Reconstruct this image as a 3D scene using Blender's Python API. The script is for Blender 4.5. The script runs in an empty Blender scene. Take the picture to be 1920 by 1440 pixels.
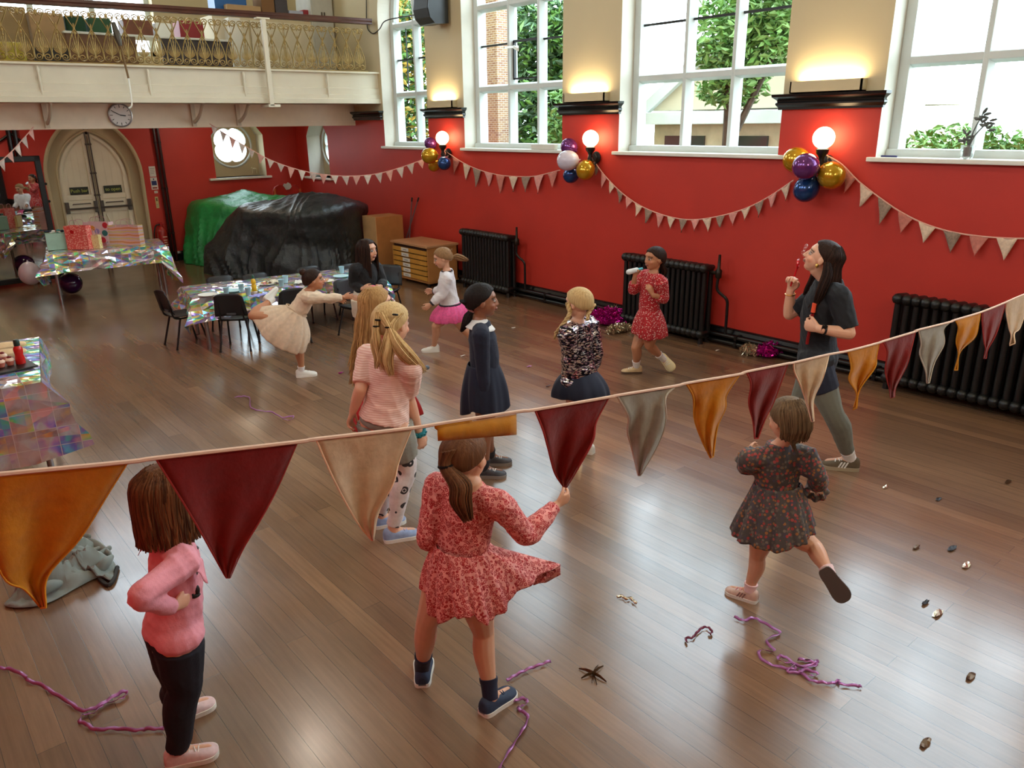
import bpy, bmesh, math, random
import numpy as np
from mathutils import Vector, Matrix
from mathutils.geometry import tessellate_polygon

SC = bpy.context.scene
COL = SC.collection
PI = math.pi
R_ = math.radians

# ------------------------------------------------------------------ camera
FPX, CAMH = 1448.0, 2.35
_v = np.array([60., 4300., FPX]); _v /= np.linalg.norm(_v)
_v1 = np.array([-1285., -470., FPX]); _v1 -= _v * (_v1 @ _v); _v1 /= np.linalg.norm(_v1)
ROT = np.stack([np.cross(_v1, -_v), _v1, -_v])      # world = ROT @ camera(right, down, forward)
EYE = np.array([0., 0., CAMH])
cam = bpy.data.cameras.new('camera')
cam.sensor_width = 36.0
cam.lens = FPX / 1920.0 * 36.0
cam.clip_start = 0.05
camo = bpy.data.objects.new('camera', cam); COL.objects.link(camo)
_m = Matrix.Identity(4)
for i in range(3):
    _m[i][0] = ROT[i, 0]; _m[i][1] = -ROT[i, 1]; _m[i][2] = -ROT[i, 2]; _m[i][3] = EYE[i]
camo.matrix_world = _m
SC.camera = camo

# ------------------------------------------------------------------ world, exposure
SC.view_settings.view_transform = 'Standard'
SC.view_settings.look = 'None'
SC.view_settings.gamma = 1.0
SC.view_settings.use_curve_mapping = False
SC.view_settings.exposure = 0.55
w = bpy.data.worlds.new('overcast_sky'); SC.world = w
w.use_nodes = True
_nt = w.node_tree; _nt.nodes.clear()
_o = _nt.nodes.new('ShaderNodeOutputWorld'); _b = _nt.nodes.new('ShaderNodeBackground')
_tc = _nt.nodes.new('ShaderNodeTexCoord'); _sx = _nt.nodes.new('ShaderNodeSeparateXYZ')
_rp = _nt.nodes.new('ShaderNodeValToRGB')
_rp.color_ramp.elements[0].position = 0.0; _rp.color_ramp.elements[0].color = (0.78, 0.90, 0.97, 1)
_rp.color_ramp.elements[1].position = 0.9; _rp.color_ramp.elements[1].color = (0.68, 0.86, 1.0, 1)
_nt.links.new(_tc.outputs['Generated'], _sx.inputs[0]); _nt.links.new(_sx.outputs[2], _rp.inputs[0])
_nt.links.new(_rp.outputs[0], _b.inputs[0]); _nt.links.new(_b.outputs[0], _o.inputs[0])
_b.inputs[1].default_value = 7.0


def light(name, kind, loc, power, color=(1, 1, 1), size=0.2, size_y=None, direction=None, portal=False, radius=0.1):
    l = bpy.data.lights.new(name, kind)
    l.energy = power; l.color = color
    if kind == 'AREA':
        l.shape = 'RECTANGLE' if size_y else 'SQUARE'
        l.size = size
        if size_y: l.size_y = size_y
        if portal: l.cycles.is_portal = True
    elif kind == 'POINT':
        l.shadow_soft_size = radius
    o = bpy.data.objects.new(name, l); COL.objects.link(o); o.location = loc
    if direction is not None:
        o.rotation_euler = Vector(direction).to_track_quat('-Z', 'Y').to_euler()
    return o


# daylight enters by the windows of the long wall: portals guide the sky light
WD, WL, XL, YF = 7.158, 15.173, -0.42, -2.2           # right wall, back wall, left wall, front wall
for (_y0, _y1) in ((10.5, 11.8), (7.5, 9.6), (4.4, 6.5), (1.3, 3.4), (-1.75, 0.35)):
    light('daylight_portal', 'AREA', (WD + 0.45, (_y0 + _y1) / 2, 3.6), 1, size=_y1 - _y0 + .2, size_y=3.3, direction=(-1, 0, 0), portal=True)
light('daylight_portal', 'AREA', (3.35, WL + 0.45, 5.6), 1, size=3.0, size_y=4.2, direction=(0, -1, 0), portal=True)
for _y in (2.0, 5.2, 8.4):
    light('daylight_portal', 'AREA', (XL - 0.45, _y, 4.6), 1, size=1.9, size_y=1.8, direction=(1, 0, 0), portal=True)
# added pendants, unseen above and behind the view, to brighten the hall
FILL_PENDANTS = [(3.4, -0.9, 4.0), (3.4, 3.6, 6.2), (3.4, 8.4, 6.2)]


# ------------------------------------------------------------------ pixel <-> place helpers (frame 1920 x 1440)
def ray(px, py):
    return ROT @ np.array([px - 960., py - 720., FPX])


def FL(px, py, z=0.0):
    d = ray(px, py); t = (z - CAMH) / d[2]
    return EYE + t * d


def ONX(px, py, x):
    d = ray(px, py); return EYE + d * (x / d[0])


def ONY(px, py, y):
    d = ray(px, py); return EYE + d * (y / d[1])


def AT(px, py, dep):
    d = ray(px, py); return EYE + d / FPX * dep


class View:
    """a place on the floor with the directions seen from the camera: J gives points near it"""
    def __init__(s, px, py):
        s.g = FL(px, py)
        h = np.array([s.g[0], s.g[1], 0.]); h /= np.linalg.norm(h)
        s.h = h; s.r = np.array([h[1], -h[0], 0.])

    def J(s, px, py, d=0.0):
        q = ray(px, py)
        t = ((s.g + s.h * d - EYE) @ s.h) / (q @ s.h)
        return EYE + q * t

    def dirn(s, a, pitch=0.0):
        """a: 0 away from camera, 90 right, 180 towards the camera, 270 left"""
        a = R_(a); p = R_(pitch)
        v = s.h * math.cos(a) + s.r * math.sin(a)
        return v * math.cos(p) + np.array([0, 0, math.sin(p)])


def nrm(v):
    v = np.asarray(v, float); n = np.linalg.norm(v)
    return v / n if n > 1e-9 else np.array([0, 0, 1.])


# ------------------------------------------------------------------ materials
def lin(r, g, b):
    f = lambda c: (c / 255 / 12.92) if c <= 10 else ((c / 255 + 0.055) / 1.055) ** 2.4
    return (f(r), f(g), f(b), 1.0)


MATS = {}


def newmat(name):
    m = bpy.data.materials.new(name); m.use_nodes = True
    nt = m.node_tree
    return m, nt, nt.nodes['Principled BSDF']


def node(nt, t, **kw):
    n = nt.nodes.new(t)
    for k, v in kw.items():
        if k.startswith('i_'):
            n.inputs[k[2:].replace('_', ' ')].default_value = v
        else:
            setattr(n, k, v)
    return n


def ramp(nt, src, stops, interp='LINEAR'):
    r = nt.nodes.new('ShaderNodeValToRGB'); r.color_ramp.interpolation = interp
    e = r.color_ramp.elements
    while len(e) < len(stops): e.new(0.5)
    for el, (p, c) in zip(e, stops):
        el.position = p; el.color = c if len(c) == 4 else (*c, 1)
    if src is not None: nt.links.new(src, r.inputs[0])
    return r.outputs[0]


def coords(nt, kind='Object', scale=(1, 1, 1)):
    t = nt.nodes.new('ShaderNodeTexCoord'); mp = nt.nodes.new('ShaderNodeMapping')
    mp.inputs['Scale'].default_value = scale
    nt.links.new(t.outputs[kind], mp.inputs[0])
    return mp.outputs[0]


def mixc(nt, fac, a, b, mode='MIX'):
    n = nt.nodes.new('ShaderNodeMix'); n.data_type = 'RGBA'; n.blend_type = mode
    for i, s in ((0, fac), (6, a), (7, b)):
        if hasattr(s, 'links'): nt.links.new(s, n.inputs[i])
        else: n.inputs[i].default_value = s
    return n.outputs[2]


def bump(nt, bs, h, strength=0.3, dist=0.01):
    b = nt.nodes.new('ShaderNodeBump'); b.inputs['Strength'].default_value = strength
    b.inputs['Distance'].default_value = dist
    nt.links.new(h, b.inputs['Height']); nt.links.new(b.outputs[0], bs.inputs['Normal'])


def M(name, rgb=None, rough=0.5, metal=0.0, spec=None, noise=0.0, nscale=8.0, bumps=0.0, bscale=60.0, sheen=0.0, coat=0.0, emit=None, estr=0.0, alpha=None, kind='Object'):
    """plain painted/plastic/cloth material with slight procedural variation"""
    if name in MATS: return MATS[name]
    m, nt, b = newmat(name)
    c = lin(*rgb)
    b.inputs['Base Color'].default_value = c
    b.inputs['Roughness'].default_value = rough
    b.inputs['Metallic'].default_value = metal
    if spec is not None: b.inputs['Specular IOR Level'].default_value = spec
    if sheen: b.inputs['Sheen Weight'].default_value = sheen
    if coat: b.inputs['Coat Weight'].default_value = coat; b.inputs['Coat Roughness'].default_value = 0.1
    if noise:
        n = node(nt, 'ShaderNodeTexNoise'); n.inputs['Scale'].default_value = nscale; n.inputs['Detail'].default_value = 4
        nt.links.new(coords(nt, kind), n.inputs['Vector'])
        d = tuple(x * (1 - noise) for x in c[:3]); u = tuple(min(1, x * (1 + noise)) for x in c[:3])
        nt.links.new(ramp(nt, n.outputs[0], [(0.3, d), (0.7, u)]), b.inputs['Base Color'])
    if bumps:
        n2 = node(nt, 'ShaderNodeTexNoise'); n2.inputs['Scale'].default_value = bscale; n2.inputs['Detail'].default_value = 3
        nt.links.new(coords(nt, kind), n2.inputs['Vector'])
        bump(nt, b, n2.outputs[0], bumps)
    if emit:
        b.inputs['Emission Color'].default_value = lin(*emit); b.inputs['Emission Strength'].default_value = estr
    MATS[name] = m
    return m


# ------------------------------------------------------------------ mesh helpers
class MB:
    def __init__(s): s.v = []; s.f = []; s.mi = []; s.c = []

    def add(s, verts, faces, mi=0, col=None):
        o = len(s.v)
        s.v.extend([tuple(map(float, p)) for p in verts])
        s.f.extend([tuple(i + o for i in f) for f in faces])
        s.mi.extend([mi] * len(faces))
        s.c.extend([col or (1, 1, 1)] * len(verts))
        return s

    def box(s, lo, hi, mi=0):
        x0, y0, z0 = lo; x1, y1, z1 = hi
        v = [(x0, y0, z0), (x1, y0, z0), (x1, y1, z0), (x0, y1, z0), (x0, y0, z1), (x1, y0, z1), (x1, y1, z1), (x0, y1, z1)]
        return s.add(v, [(0, 3, 2, 1), (4, 5, 6, 7), (0, 1, 5, 4), (1, 2, 6, 5), (2, 3, 7, 6), (3, 0, 4, 7)], mi)

    def obox(s, c, ax, ay, az, hx, hy, hz, mi=0):
        """box with axes"""
        c = np.asarray(c, float); ax, ay, az = nrm(ax), nrm(ay), nrm(az)
        v = [c + ax * hx * i + ay * hy * j + az * hz * k for k in (-1, 1) for (i, j) in ((-1, -1), (1, -1), (1, 1), (-1, 1))]
        f = [(0, 3, 2, 1), (4, 5, 6, 7), (0, 1, 5, 4), (1, 2, 6, 5), (2, 3, 7, 6), (3, 0, 4, 7)]
        if np.cross(ax, ay) @ az < 0: f = [t[::-1] for t in f]
        return s.add(v, f, mi)

    def tube(s, pts, rad, ref=None, n=10, caps=True, sub=0, mi=0, round_caps=False, col=None):
        pts = np.asarray(pts, float)
        k = len(pts)
        rr = np.array([(r, r) if np.isscalar(r) else r for r in (rad if hasattr(rad, '__len__') and len(rad) == k else [rad] * k)], float)
        if sub:
            pts, rr = spline(pts, sub), spline(rr, sub)
            rr = np.maximum(rr, 1e-4)
        k = len(pts)
        tan = np.zeros_like(pts)
        tan[1:-1] = pts[2:] - pts[:-2]; tan[0] = pts[1] - pts[0]; tan[-1] = pts[-1] - pts[-2]
        tan = np.array([nrm(t) for t in tan])
        if round_caps:
            r0, r1 = rr[0].mean(), rr[-1].mean()
            ex0 = [(pts[0] - tan[0] * r0 * math.sin(a), rr[0] * math.cos(a), tan[0]) for a in (1.35, 0.9, 0.45)]
            ex1 = [(pts[-1] + tan[-1] * r1 * math.sin(a), rr[-1] * math.cos(a), tan[-1]) for a in (0.45, 0.9, 1.35)]
            pts = np.array([e[0] for e in ex0] + list(pts) + [e[0] for e in ex1])
            rr = np.array([e[1] for e in ex0] + list(rr) + [e[1] for e in ex1])
            tan = np.array([e[2] for e in ex0] + list(tan) + [e[2] for e in ex1])
            k = len(pts)
        refs = None
        if ref is not None:
            ref = np.asarray(ref, float)
            refs = ref if ref.ndim == 2 else None
        a = np.asarray(ref if (ref is not None and refs is None) else (0.31, 0.2, 0.93), float)
        if abs(nrm(a) @ tan[0]) > 0.98: a = np.array([0.95, 0.3, 0.1])
        vs = []
        for i in range(k):
            t = tan[i]
            if refs is not None: a = refs[min(len(refs) - 1, int(round(i / (k - 1) * (len(refs) - 1))))]
            u = nrm(a - t * (a @ t)); w_ = np.cross(t, u)
            if ref is None: a = u
            for j in range(n):
                th = 2 * PI * j / n
                vs.append(pts[i] + u * rr[i][0] * math.cos(th) + w_ * rr[i][1] * math.sin(th))
        fs = [(i * n + j, i * n + (j + 1) % n, (i + 1) * n + (j + 1) % n, (i + 1) * n + j) for i in range(k - 1) for j in range(n)]
        if caps:
            fs.append(tuple(range(n - 1, -1, -1))); fs.append(tuple((k - 1) * n + j for j in range(n)))
        return s.add(vs, fs, mi, col)

    def ell(s, c, ax, rad, nu=14, nv=9, mi=0):
        """ellipsoid; ax = 3x3 rows axes"""
        c = np.asarray(c, float); ax = np.asarray(ax, float)
        vs = [c + ax[2] * rad[2]]
        for i in range(1, nv):
            ph = PI * i / nv
            for j in range(nu):
                th = 2 * PI * j / nu
                vs.append(c + ax[0] * rad[0] * math.sin(ph) * math.cos(th) + ax[1] * rad[1] * math.sin(ph) * math.sin(th) + ax[2] * rad[2] * math.cos(ph))
        vs.append(c - ax[2] * rad[2])
        fs = [(0, 1 + j, 1 + (j + 1) % nu) for j in range(nu)]
        for i in range(nv - 2):
            for j in range(nu):
                a = 1 + i * nu + j; b = 1 + i * nu + (j + 1) % nu
                fs.append((a, a + nu, b + nu, b))
        l = len(vs) - 1; o = 1 + (nv - 2) * nu
        fs += [(l, o + (j + 1) % nu, o + j) for j in range(nu)]
        return s.add(vs, fs, mi)

    def lathe(s, c, prof, n=24, ax=(0, 0, 1), mi=0, capb=True, capt=True):
        """prof: list of (r, h)"""
        az = nrm(ax); ux = nrm(np.cross(az, (0.1, 1, 0.02)) if abs(az[1]) < .9 else np.cross(az, (1, 0, 0))); uy = np.cross(az, ux)
        c = np.asarray(c, float)
        vs = [c + az * h + ux * r * math.cos(2 * PI * j / n) + uy * r * math.sin(2 * PI * j / n) for (r, h) in prof for j in range(n)]
        fs = [(i * n + j, i * n + (j + 1) % n, (i + 1) * n + (j + 1) % n, (i + 1) * n + j) for i in range(len(prof) - 1) for j in range(n)]
        if capb: fs.append(tuple(range(n - 1, -1, -1)))
        if capt: fs.append(tuple((len(prof) - 1) * n + j for j in range(n)))
        return s.add(vs, fs, mi)

    def prism(s, poly, o, u, v, w_, depth, mi=0, mi_side=None, cap_back=True):
        """polygon (2D list) in axes u, v at o, pushed depth along w"""
        o, u, v, w_ = (np.asarray(q, float) for q in (o, u, v, w_))
        n = len(poly)
        a = [o + u * p[0] + v * p[1] for p in poly]; b = [q + w_ * depth for q in a]
        tri = tessellate_polygon([[Vector((p[0], p[1], 0)) for p in poly]])
        A = sum(poly[i][0] * poly[(i + 1) % n][1] - poly[(i + 1) % n][0] * poly[i][1] for i in range(n))
        fl = (np.cross(u, v) @ w_) * A > 0
        f1 = []
        for t in tri:
            t = list(t)
            ar = (poly[t[1]][0] - poly[t[0]][0]) * (poly[t[2]][1] - poly[t[0]][1]) - (poly[t[2]][0] - poly[t[0]][0]) * (poly[t[1]][1] - poly[t[0]][1])
            if (ar * A > 0) == fl: t = t[::-1]
            f1.append(tuple(t))
        s.add(a, f1, mi)
        if cap_back: s.add(b, [t[::-1] for t in f1], mi)
        sd = [(i, (i + 1) % n, (i + 1) % n + n, i + n) for i in range(n)]
        if not fl: sd = [q[::-1] for q in sd]
        return s.add(a + b, sd, mi if mi_side is None else mi_side)

    def grid(s, P, closed_u=False, mi=0, flip=False, uv=None):
        """P[i][j] points"""
        P = np.asarray(P, float); a, b = P.shape[:2]
        fs = []
        for i in range(a - 1):
            for j in range(b if closed_u else b - 1):
                q = (i * b + j, i * b + (j + 1) % b, (i + 1) * b + (j + 1) % b, (i + 1) * b + j)
                fs.append(q[::-1] if flip else q)
        return s.add(P.reshape(-1, 3), fs, mi)

    def mesh(s, name, mats, smooth=True, angle=None, colors=False):
        me = bpy.data.meshes.new(name)
        me.from_pydata(s.v, [], s.f)
        for m in (mats if isinstance(mats, (list, tuple)) else [mats]): me.materials.append(m)
        me.polygons.foreach_set('material_index', s.mi)
        if colors:
            at = me.color_attributes.new('Col', 'FLOAT_COLOR', 'POINT')
            at.data.foreach_set('color', np.array([(*c, 1) for c in s.c], 'f').ravel())
        if smooth:
            me.polygons.foreach_set('use_smooth', [True] * len(me.polygons))
            if angle: me.set_sharp_from_angle(angle=R_(angle))
        me.update()
        return me

    def obj(s, name, mats, parent=None, smooth=True, angle=40, bevel=0, subsurf=0, colors=False, solid=0):
        me = s.mesh(name, mats, smooth, angle, colors)
        o = bpy.data.objects.new(name, me); COL.objects.link(o)
        if bevel:
            md = o.modifiers.new('bevel', 'BEVEL'); md.width = bevel; md.segments = 2; md.limit_method = 'ANGLE'; md.angle_limit = R_(40)
        if solid:
            md = o.modifiers.new('solid', 'SOLIDIFY'); md.thickness = solid; md.offset = 0
        if subsurf:
            md = o.modifiers.new('subsurf', 'SUBSURF'); md.levels = subsurf; md.render_levels = subsurf
        if parent is not None: adopt(o, parent)
        return o


def adopt(o, parent):
    """parent keeping world placement (parents are only moved/turned)"""
    o.parent = parent
    o.matrix_parent_inverse = parent_matrix(parent).inverted()


def parent_matrix(p):
    m = Matrix.Translation(p.location) @ p.rotation_euler.to_matrix().to_4x4()
    if p.parent: m = parent_matrix(p.parent) @ p.matrix_parent_inverse @ m
    return m


def spline(P, sub, closed=False):
    P = np.asarray(P, float); n = len(P); out = []
    rng = range(n if closed else n - 1)
    for i in rng:
        if closed: a, b, c, d = P[(i - 1) % n], P[i], P[(i + 1) % n], P[(i + 2) % n]
        else:
            b, c = P[i], P[i + 1]
            a = P[i - 1] if i > 0 else 2 * b - c
            d = P[i + 2] if i + 2 < n else 2 * c - b
        for k in range(sub):
            t = k / sub
            out.append(0.5 * ((2 * b) + (-a + c) * t + (2 * a - 5 * b + 4 * c - d) * t * t + (-a + 3 * b - 3 * c + d) * t ** 3))
    if not closed: out.append(P[-1])
    return np.array(out)


def tag(o, label=None, cat=None, group=None, kind=None):
    if label: o['label'] = label
    if cat: o['category'] = cat
    if group: o['group'] = group
    if kind: o['kind'] = kind
    return o


def thing(name, label, cat, loc=(0, 0, 0), rz=0.0, group=None, kind=None):
    o = bpy.data.objects.new(name, None); COL.objects.link(o)
    o.empty_display_size = 0.1
    o.location = tuple(float(x) for x in loc); o.rotation_euler = (0, 0, rz)
    return tag(o, label, cat, group, kind)


def struct(o):
    o['kind'] = 'structure'; return o


def dup(root, loc, rz=0.0, label=None, group=None):
    r = root.copy(); COL.objects.link(r)
    r.location = tuple(float(x) for x in loc); r.rotation_euler = (0, 0, rz)
    if label: r['label'] = label
    if group: r['group'] = group

    def kids(src, dst):
        for ch in [q for q in src.children]:
            c = ch.copy(); COL.objects.link(c); c.parent = dst
            kids(ch, c)
    kids(root, r)
    return r
# ------------------------------------------------------------------ setting materials
RED = M('red_wall_paint', (190, 48, 34), rough=0.55, noise=0.06, nscale=2.0, bumps=0.05, bscale=90)
CREAM = M('cream_wall_paint', (200, 184, 148), rough=0.7, noise=0.03, nscale=1.5, bumps=0.04, bscale=70)
GLOSSW = M('white_gloss_paint', (232, 232, 222), rough=0.3, noise=0.03, nscale=3)
STONEW = M('painted_stone_white', (206, 212, 208), rough=0.5, noise=0.04, nscale=4)
BLACKG = M('black_gloss_paint', (16, 15, 14), rough=0.25, noise=0.2, nscale=6)
BLACKM = M('black_metal_paint', (14, 14, 14), rough=0.4, noise=0.2, nscale=10)
DOORW = M('door_cream_paint', (236, 228, 204), rough=0.4, noise=0.05, nscale=4)
GOLD = M('gilt_iron', (146, 120, 70), rough=0.4, metal=0.6, noise=0.25, nscale=14)
RAILW = M('dark_red_wood', (74, 36, 24), rough=0.35, noise=0.25, nscale=5)
STEEL = M('brushed_steel', (168, 168, 170), rough=0.3, metal=1.0)
DARKST = M('dark_steel', (92, 86, 80), rough=0.4, metal=0.5)


def floor_material():
    m, nt, b = newmat('floor_boards')
    co = coords(nt, 'Object')
    br = node(nt, 'ShaderNodeTexBrick', offset=0.37, offset_frequency=2)
    mp = nt.nodes.new('ShaderNodeMapping'); mp.inputs['Rotation'].default_value = (0, 0, PI / 2)
    nt.links.new(co, mp.inputs[0]); nt.links.new(mp.outputs[0], br.inputs['Vector'])
    br.inputs['Scale'].default_value = 1.0; br.inputs['Brick Width'].default_value = 3.1; br.inputs['Row Height'].default_value = 0.105
    br.inputs['Mortar Size'].default_value = 0.0010; br.inputs['Mortar Smooth'].default_value = 0.3; br.inputs['Bias'].default_value = 0.0
    br.inputs['Color1'].default_value = (0, 0, 0, 1); br.inputs['Color2'].default_value = (1, 1, 1, 1); br.inputs['Mortar'].default_value = (.3, .3, .3, 1)
    boards = ramp(nt, br.outputs['Color'], [(0.0, lin(118, 90, 69)), (0.35, lin(126, 96, 73)), (0.7, lin(132, 101, 77)), (1.0, lin(144, 111, 84))])
    gn = node(nt, 'ShaderNodeTexNoise'); gn.inputs['Scale'].default_value = 5; gn.inputs['Detail'].default_value = 8; gn.inputs['Roughness'].default_value = .65
    mg = nt.nodes.new('ShaderNodeMapping'); mg.inputs['Scale'].default_value = (9, 0.45, 1)
    nt.links.new(co, mg.inputs[0]); nt.links.new(mg.outputs[0], gn.inputs['Vector'])
    c1 = mixc(nt, 0.55, boards, ramp(nt, gn.outputs[0], [(0.25, (0.52, 0.51, 0.50)), (0.75, (1.2, 1.2, 1.2))]), 'MULTIPLY')
    pn = node(nt, 'ShaderNodeTexNoise'); pn.inputs['Scale'].default_value = 0.9; pn.inputs['Detail'].default_value = 5
    nt.links.new(co, pn.inputs['Vector'])
    c2 = mixc(nt, 0.6, c1, ramp(nt, pn.outputs[0], [(0.3, (0.72, 0.68, 0.66)), (0.7, (1.15, 1.08, 1.02))]), 'MULTIPLY')
    # dark seams between the boards
    c3 = mixc(nt, br.outputs['Fac'], c2, (0.012, 0.008, 0.006, 1))
    # footprints and scuffs
    sc = node(nt, 'ShaderNodeTexNoise'); sc.inputs['Scale'].default_value = 7; sc.inputs['Detail'].default_value = 4; sc.inputs['Roughness'].default_value = .62
    nt.links.new(co, sc.inputs['Vector'])
    c4 = mixc(nt, ramp(nt, sc.outputs[0], [(0.58, (0, 0, 0)), (0.85, (.10, .10, .10))]), c3, lin(52, 34, 26))
    nt.links.new(c4, b.inputs['Base Color'])
    sr = node(nt, 'ShaderNodeTexNoise'); sr.inputs['Scale'].default_value = 2.0; sr.inputs['Detail'].default_value = 3; sr.inputs['Roughness'].default_value = .5
    nt.links.new(co, sr.inputs['Vector'])
    nt.links.new(ramp(nt, sr.outputs[0], [(0.25, (0.17, 0.17, 0.17)), (0.78, (0.27, 0.27, 0.27))]), b.inputs['Roughness'])
    b.inputs['Specular IOR Level'].default_value = 0.9
    ad = node(nt, 'ShaderNodeMath', operation='MULTIPLY_ADD'); ad.inputs[1].default_value = -1.0; ad.inputs[2].default_value = 1.0
    nt.links.new(br.outputs['Fac'], ad.inputs[0])
    a2 = node(nt, 'ShaderNodeMath', operation='MULTIPLY_ADD'); a2.inputs[1].default_value = .06
    nt.links.new(gn.outputs[0], a2.inputs[0]); nt.links.new(ad.outputs[0], a2.inputs[2])
    bump(nt, b, a2.outputs[0], 0.10, 0.002)
    return m


mb = MB(); mb.box((XL - .3, YF - .3, -0.12), (WD + .35, WL + .35, 0.0))
struct(mb.obj('floor', floor_material(), smooth=False))
mb = MB(); mb.box((XL - .3, YF - .3, 8.4), (WD + .35, WL + .35, 8.55))
struct(mb.obj('ceiling', M('ceiling_white', (236, 230, 216), rough=.8, noise=.02), smooth=False))

ZC = 2.445                     # underside of the black cornice: red below, cream above
SILL = 2.02
WIN = [(10.49, 11.80), (7.49, 9.56), (4.40, 6.525), (1.30, 3.42), (-1.75, 0.36)]
TH = 0.40


def arch_pts(y0, y1, zs, k=1.0, n=10):
    """pointed arch from (y1, zs) over to (y0, zs)"""
    wdt = y1 - y0; r = wdt * k; out = []
    ca, cb = y1 - r, y0 + r
    amax = math.acos((r - wdt / 2) / r)
    for i in range(n + 1):
        a = amax * i / n; out.append((ca + r * math.cos(a), zs + r * math.sin(a)))
    for i in range(n - 1, -1, -1):
        a = amax * i / n; out.append((cb - r * math.cos(a), zs + r * math.sin(a)))
    return out


ZS = [3.93, 4.7, 4.7, 4.7, 4.7]
ux, uy, uz = (1, 0, 0), (0, 1, 0), (0, 0, 1)
# --- long right wall: red dado with notches for the windows, cream above
low = [(YF, 0), (WL, 0), (WL, ZC)]
for (a, b_) in WIN: low += [(b_, ZC), (b_, SILL), (a, SILL), (a, ZC)]
low += [(YF, ZC)]
NICHE_R = [(13.86, 1.42), (14.72, 1.42), (14.72, 2.18), (14.55, 2.40), (14.29, 2.44), (14.03, 2.40), (13.86, 2.18)]


def wall_mesh(mb, outer, holes, o, u, v, w_, depth, mi=0, mi_rev=1):
    """flat wall with holes and reveals; front face at o"""
    o, u, v, w_ = (np.asarray(q, float) for q in (o, u, v, w_))
    loops = [outer] + holes
    flat = [p for l in loops for p in l]
    tri = tessellate_polygon([[Vector((p[0], p[1], 0)) for p in l] for l in loops])
    sgn = np.cross(u, v) @ w_
    F = []
    for t in tri:
        t = list(t)
        ar = (flat[t[1]][0] - flat[t[0]][0]) * (flat[t[2]][1] - flat[t[0]][1]) - (flat[t[2]][0] - flat[t[0]][0]) * (flat[t[1]][1] - flat[t[0]][1])
        if (ar > 0) == (sgn > 0): t = t[::-1]
        F.append(tuple(t))
    A = [o + u * p[0] + v * p[1] for p in flat]; B = [p + w_ * depth for p in A]
    mb.add(A, F, mi); mb.add(B, [t[::-1] for t in F], mi)
    k = 0
    for li, l in enumerate(loops):
        n = len(l)
        q = [(k + i, k + (i + 1) % n, k + (i + 1) % n + len(flat), k + i + len(flat)) for i in range(n)]
        mb.add(A + B, q, mi_rev)
        k += n


mb = MB()
wall_mesh(mb, low, [NICHE_R], (WD, 0, 0), uy, uz, ux, TH, 0, 2)
up = [(YF, ZC)]
for (a, b_), zs in zip(WIN[::-1], ZS[::-1]):
    up += [(a, ZC)] + arch_pts(a, b_, zs, .95)[::-1] + [(b_, ZC)]
up += [(WL, ZC), (WL, 8.4), (YF, 8.4)]
wall_mesh(mb, up, [], (WD, 0, 0), uy, uz, ux, TH, 1, 2)
struct(mb.obj('wall_right', [RED, CREAM, M('reveal_paint', (216, 210, 196), rough=.6, noise=.03)], smooth=False))

# --- back wall with the arched door, the quatrefoil niche and the gable window
DX0, DX1, DZS = 2.62, 4.16, 1.62
door_hole = [(DX0, 0.0)] + [(DX1, 0.0)] + arch_pts(DX0, DX1, DZS, .68, 12)
NICHE_B = [(5.46, 1.45), (6.46, 1.45), (6.46, 2.22), (6.27, 2.46), (5.96, 2.58), (5.65, 2.46), (5.46, 2.22)]
gwin = [(1.95, 3.55), (4.75, 3.55)] + arch_pts(1.95, 4.75, 5.9, .8, 10)
mb = MB()
outer = [(XL - .3, 0), (DX0, 0)] + [(p[0], p[1]) for p in arch_pts(DX0, DX1, DZS, .68, 12)[::-1]] + [(DX1, 0), (WD + TH, 0), (WD + TH, 3.0), (XL - .3, 3.0)]
wall_mesh(mb, outer, [NICHE_B], (0, WL, 0), ux, uz, uy, TH, 0, 1)
wall_mesh(mb, [(XL - .3, 3.0), (WD + TH, 3.0), (WD + TH, 8.4), (XL - .3, 8.4)], [gwin], (0, WL, 0), ux, uz, uy, TH, 1, 1)
struct(mb.obj('wall_back', [RED, CREAM], smooth=False))
# --- left wall (beside the camera) with high windows added for fill daylight, front wall behind the camera
LW = [(1.1, 2.9), (4.3, 6.1), (7.5, 9.3)]
mb = MB()
wall_mesh(mb, [(YF, 0), (WL, 0), (WL, 2.5), (YF, 2.5)], [], (XL, 0, 0), uy, uz, (-1, 0, 0), .3, 0, 1)
wall_mesh(mb, [(YF, 2.5), (WL, 2.5), (WL, 8.4), (YF, 8.4)], [[(a, 3.8), (b_, 3.8), (b_, 5.5), (a, 5.5)] for a, b_ in LW], (XL, 0, 0), uy, uz, (-1, 0, 0), .3, 1, 1)
struct(mb.obj('wall_left', [RED, CREAM], smooth=False))
mb = MB()
mb.box((XL - .3, YF - .3, 0), (WD + TH, YF, 3.4), 0); mb.box((XL - .3, YF - .3, 3.4), (WD + TH, YF, 8.4), 1)
struct(mb.obj('wall_front', [M('stage_dark', (34, 30, 30), rough=.8), CREAM], smooth=False))

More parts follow.
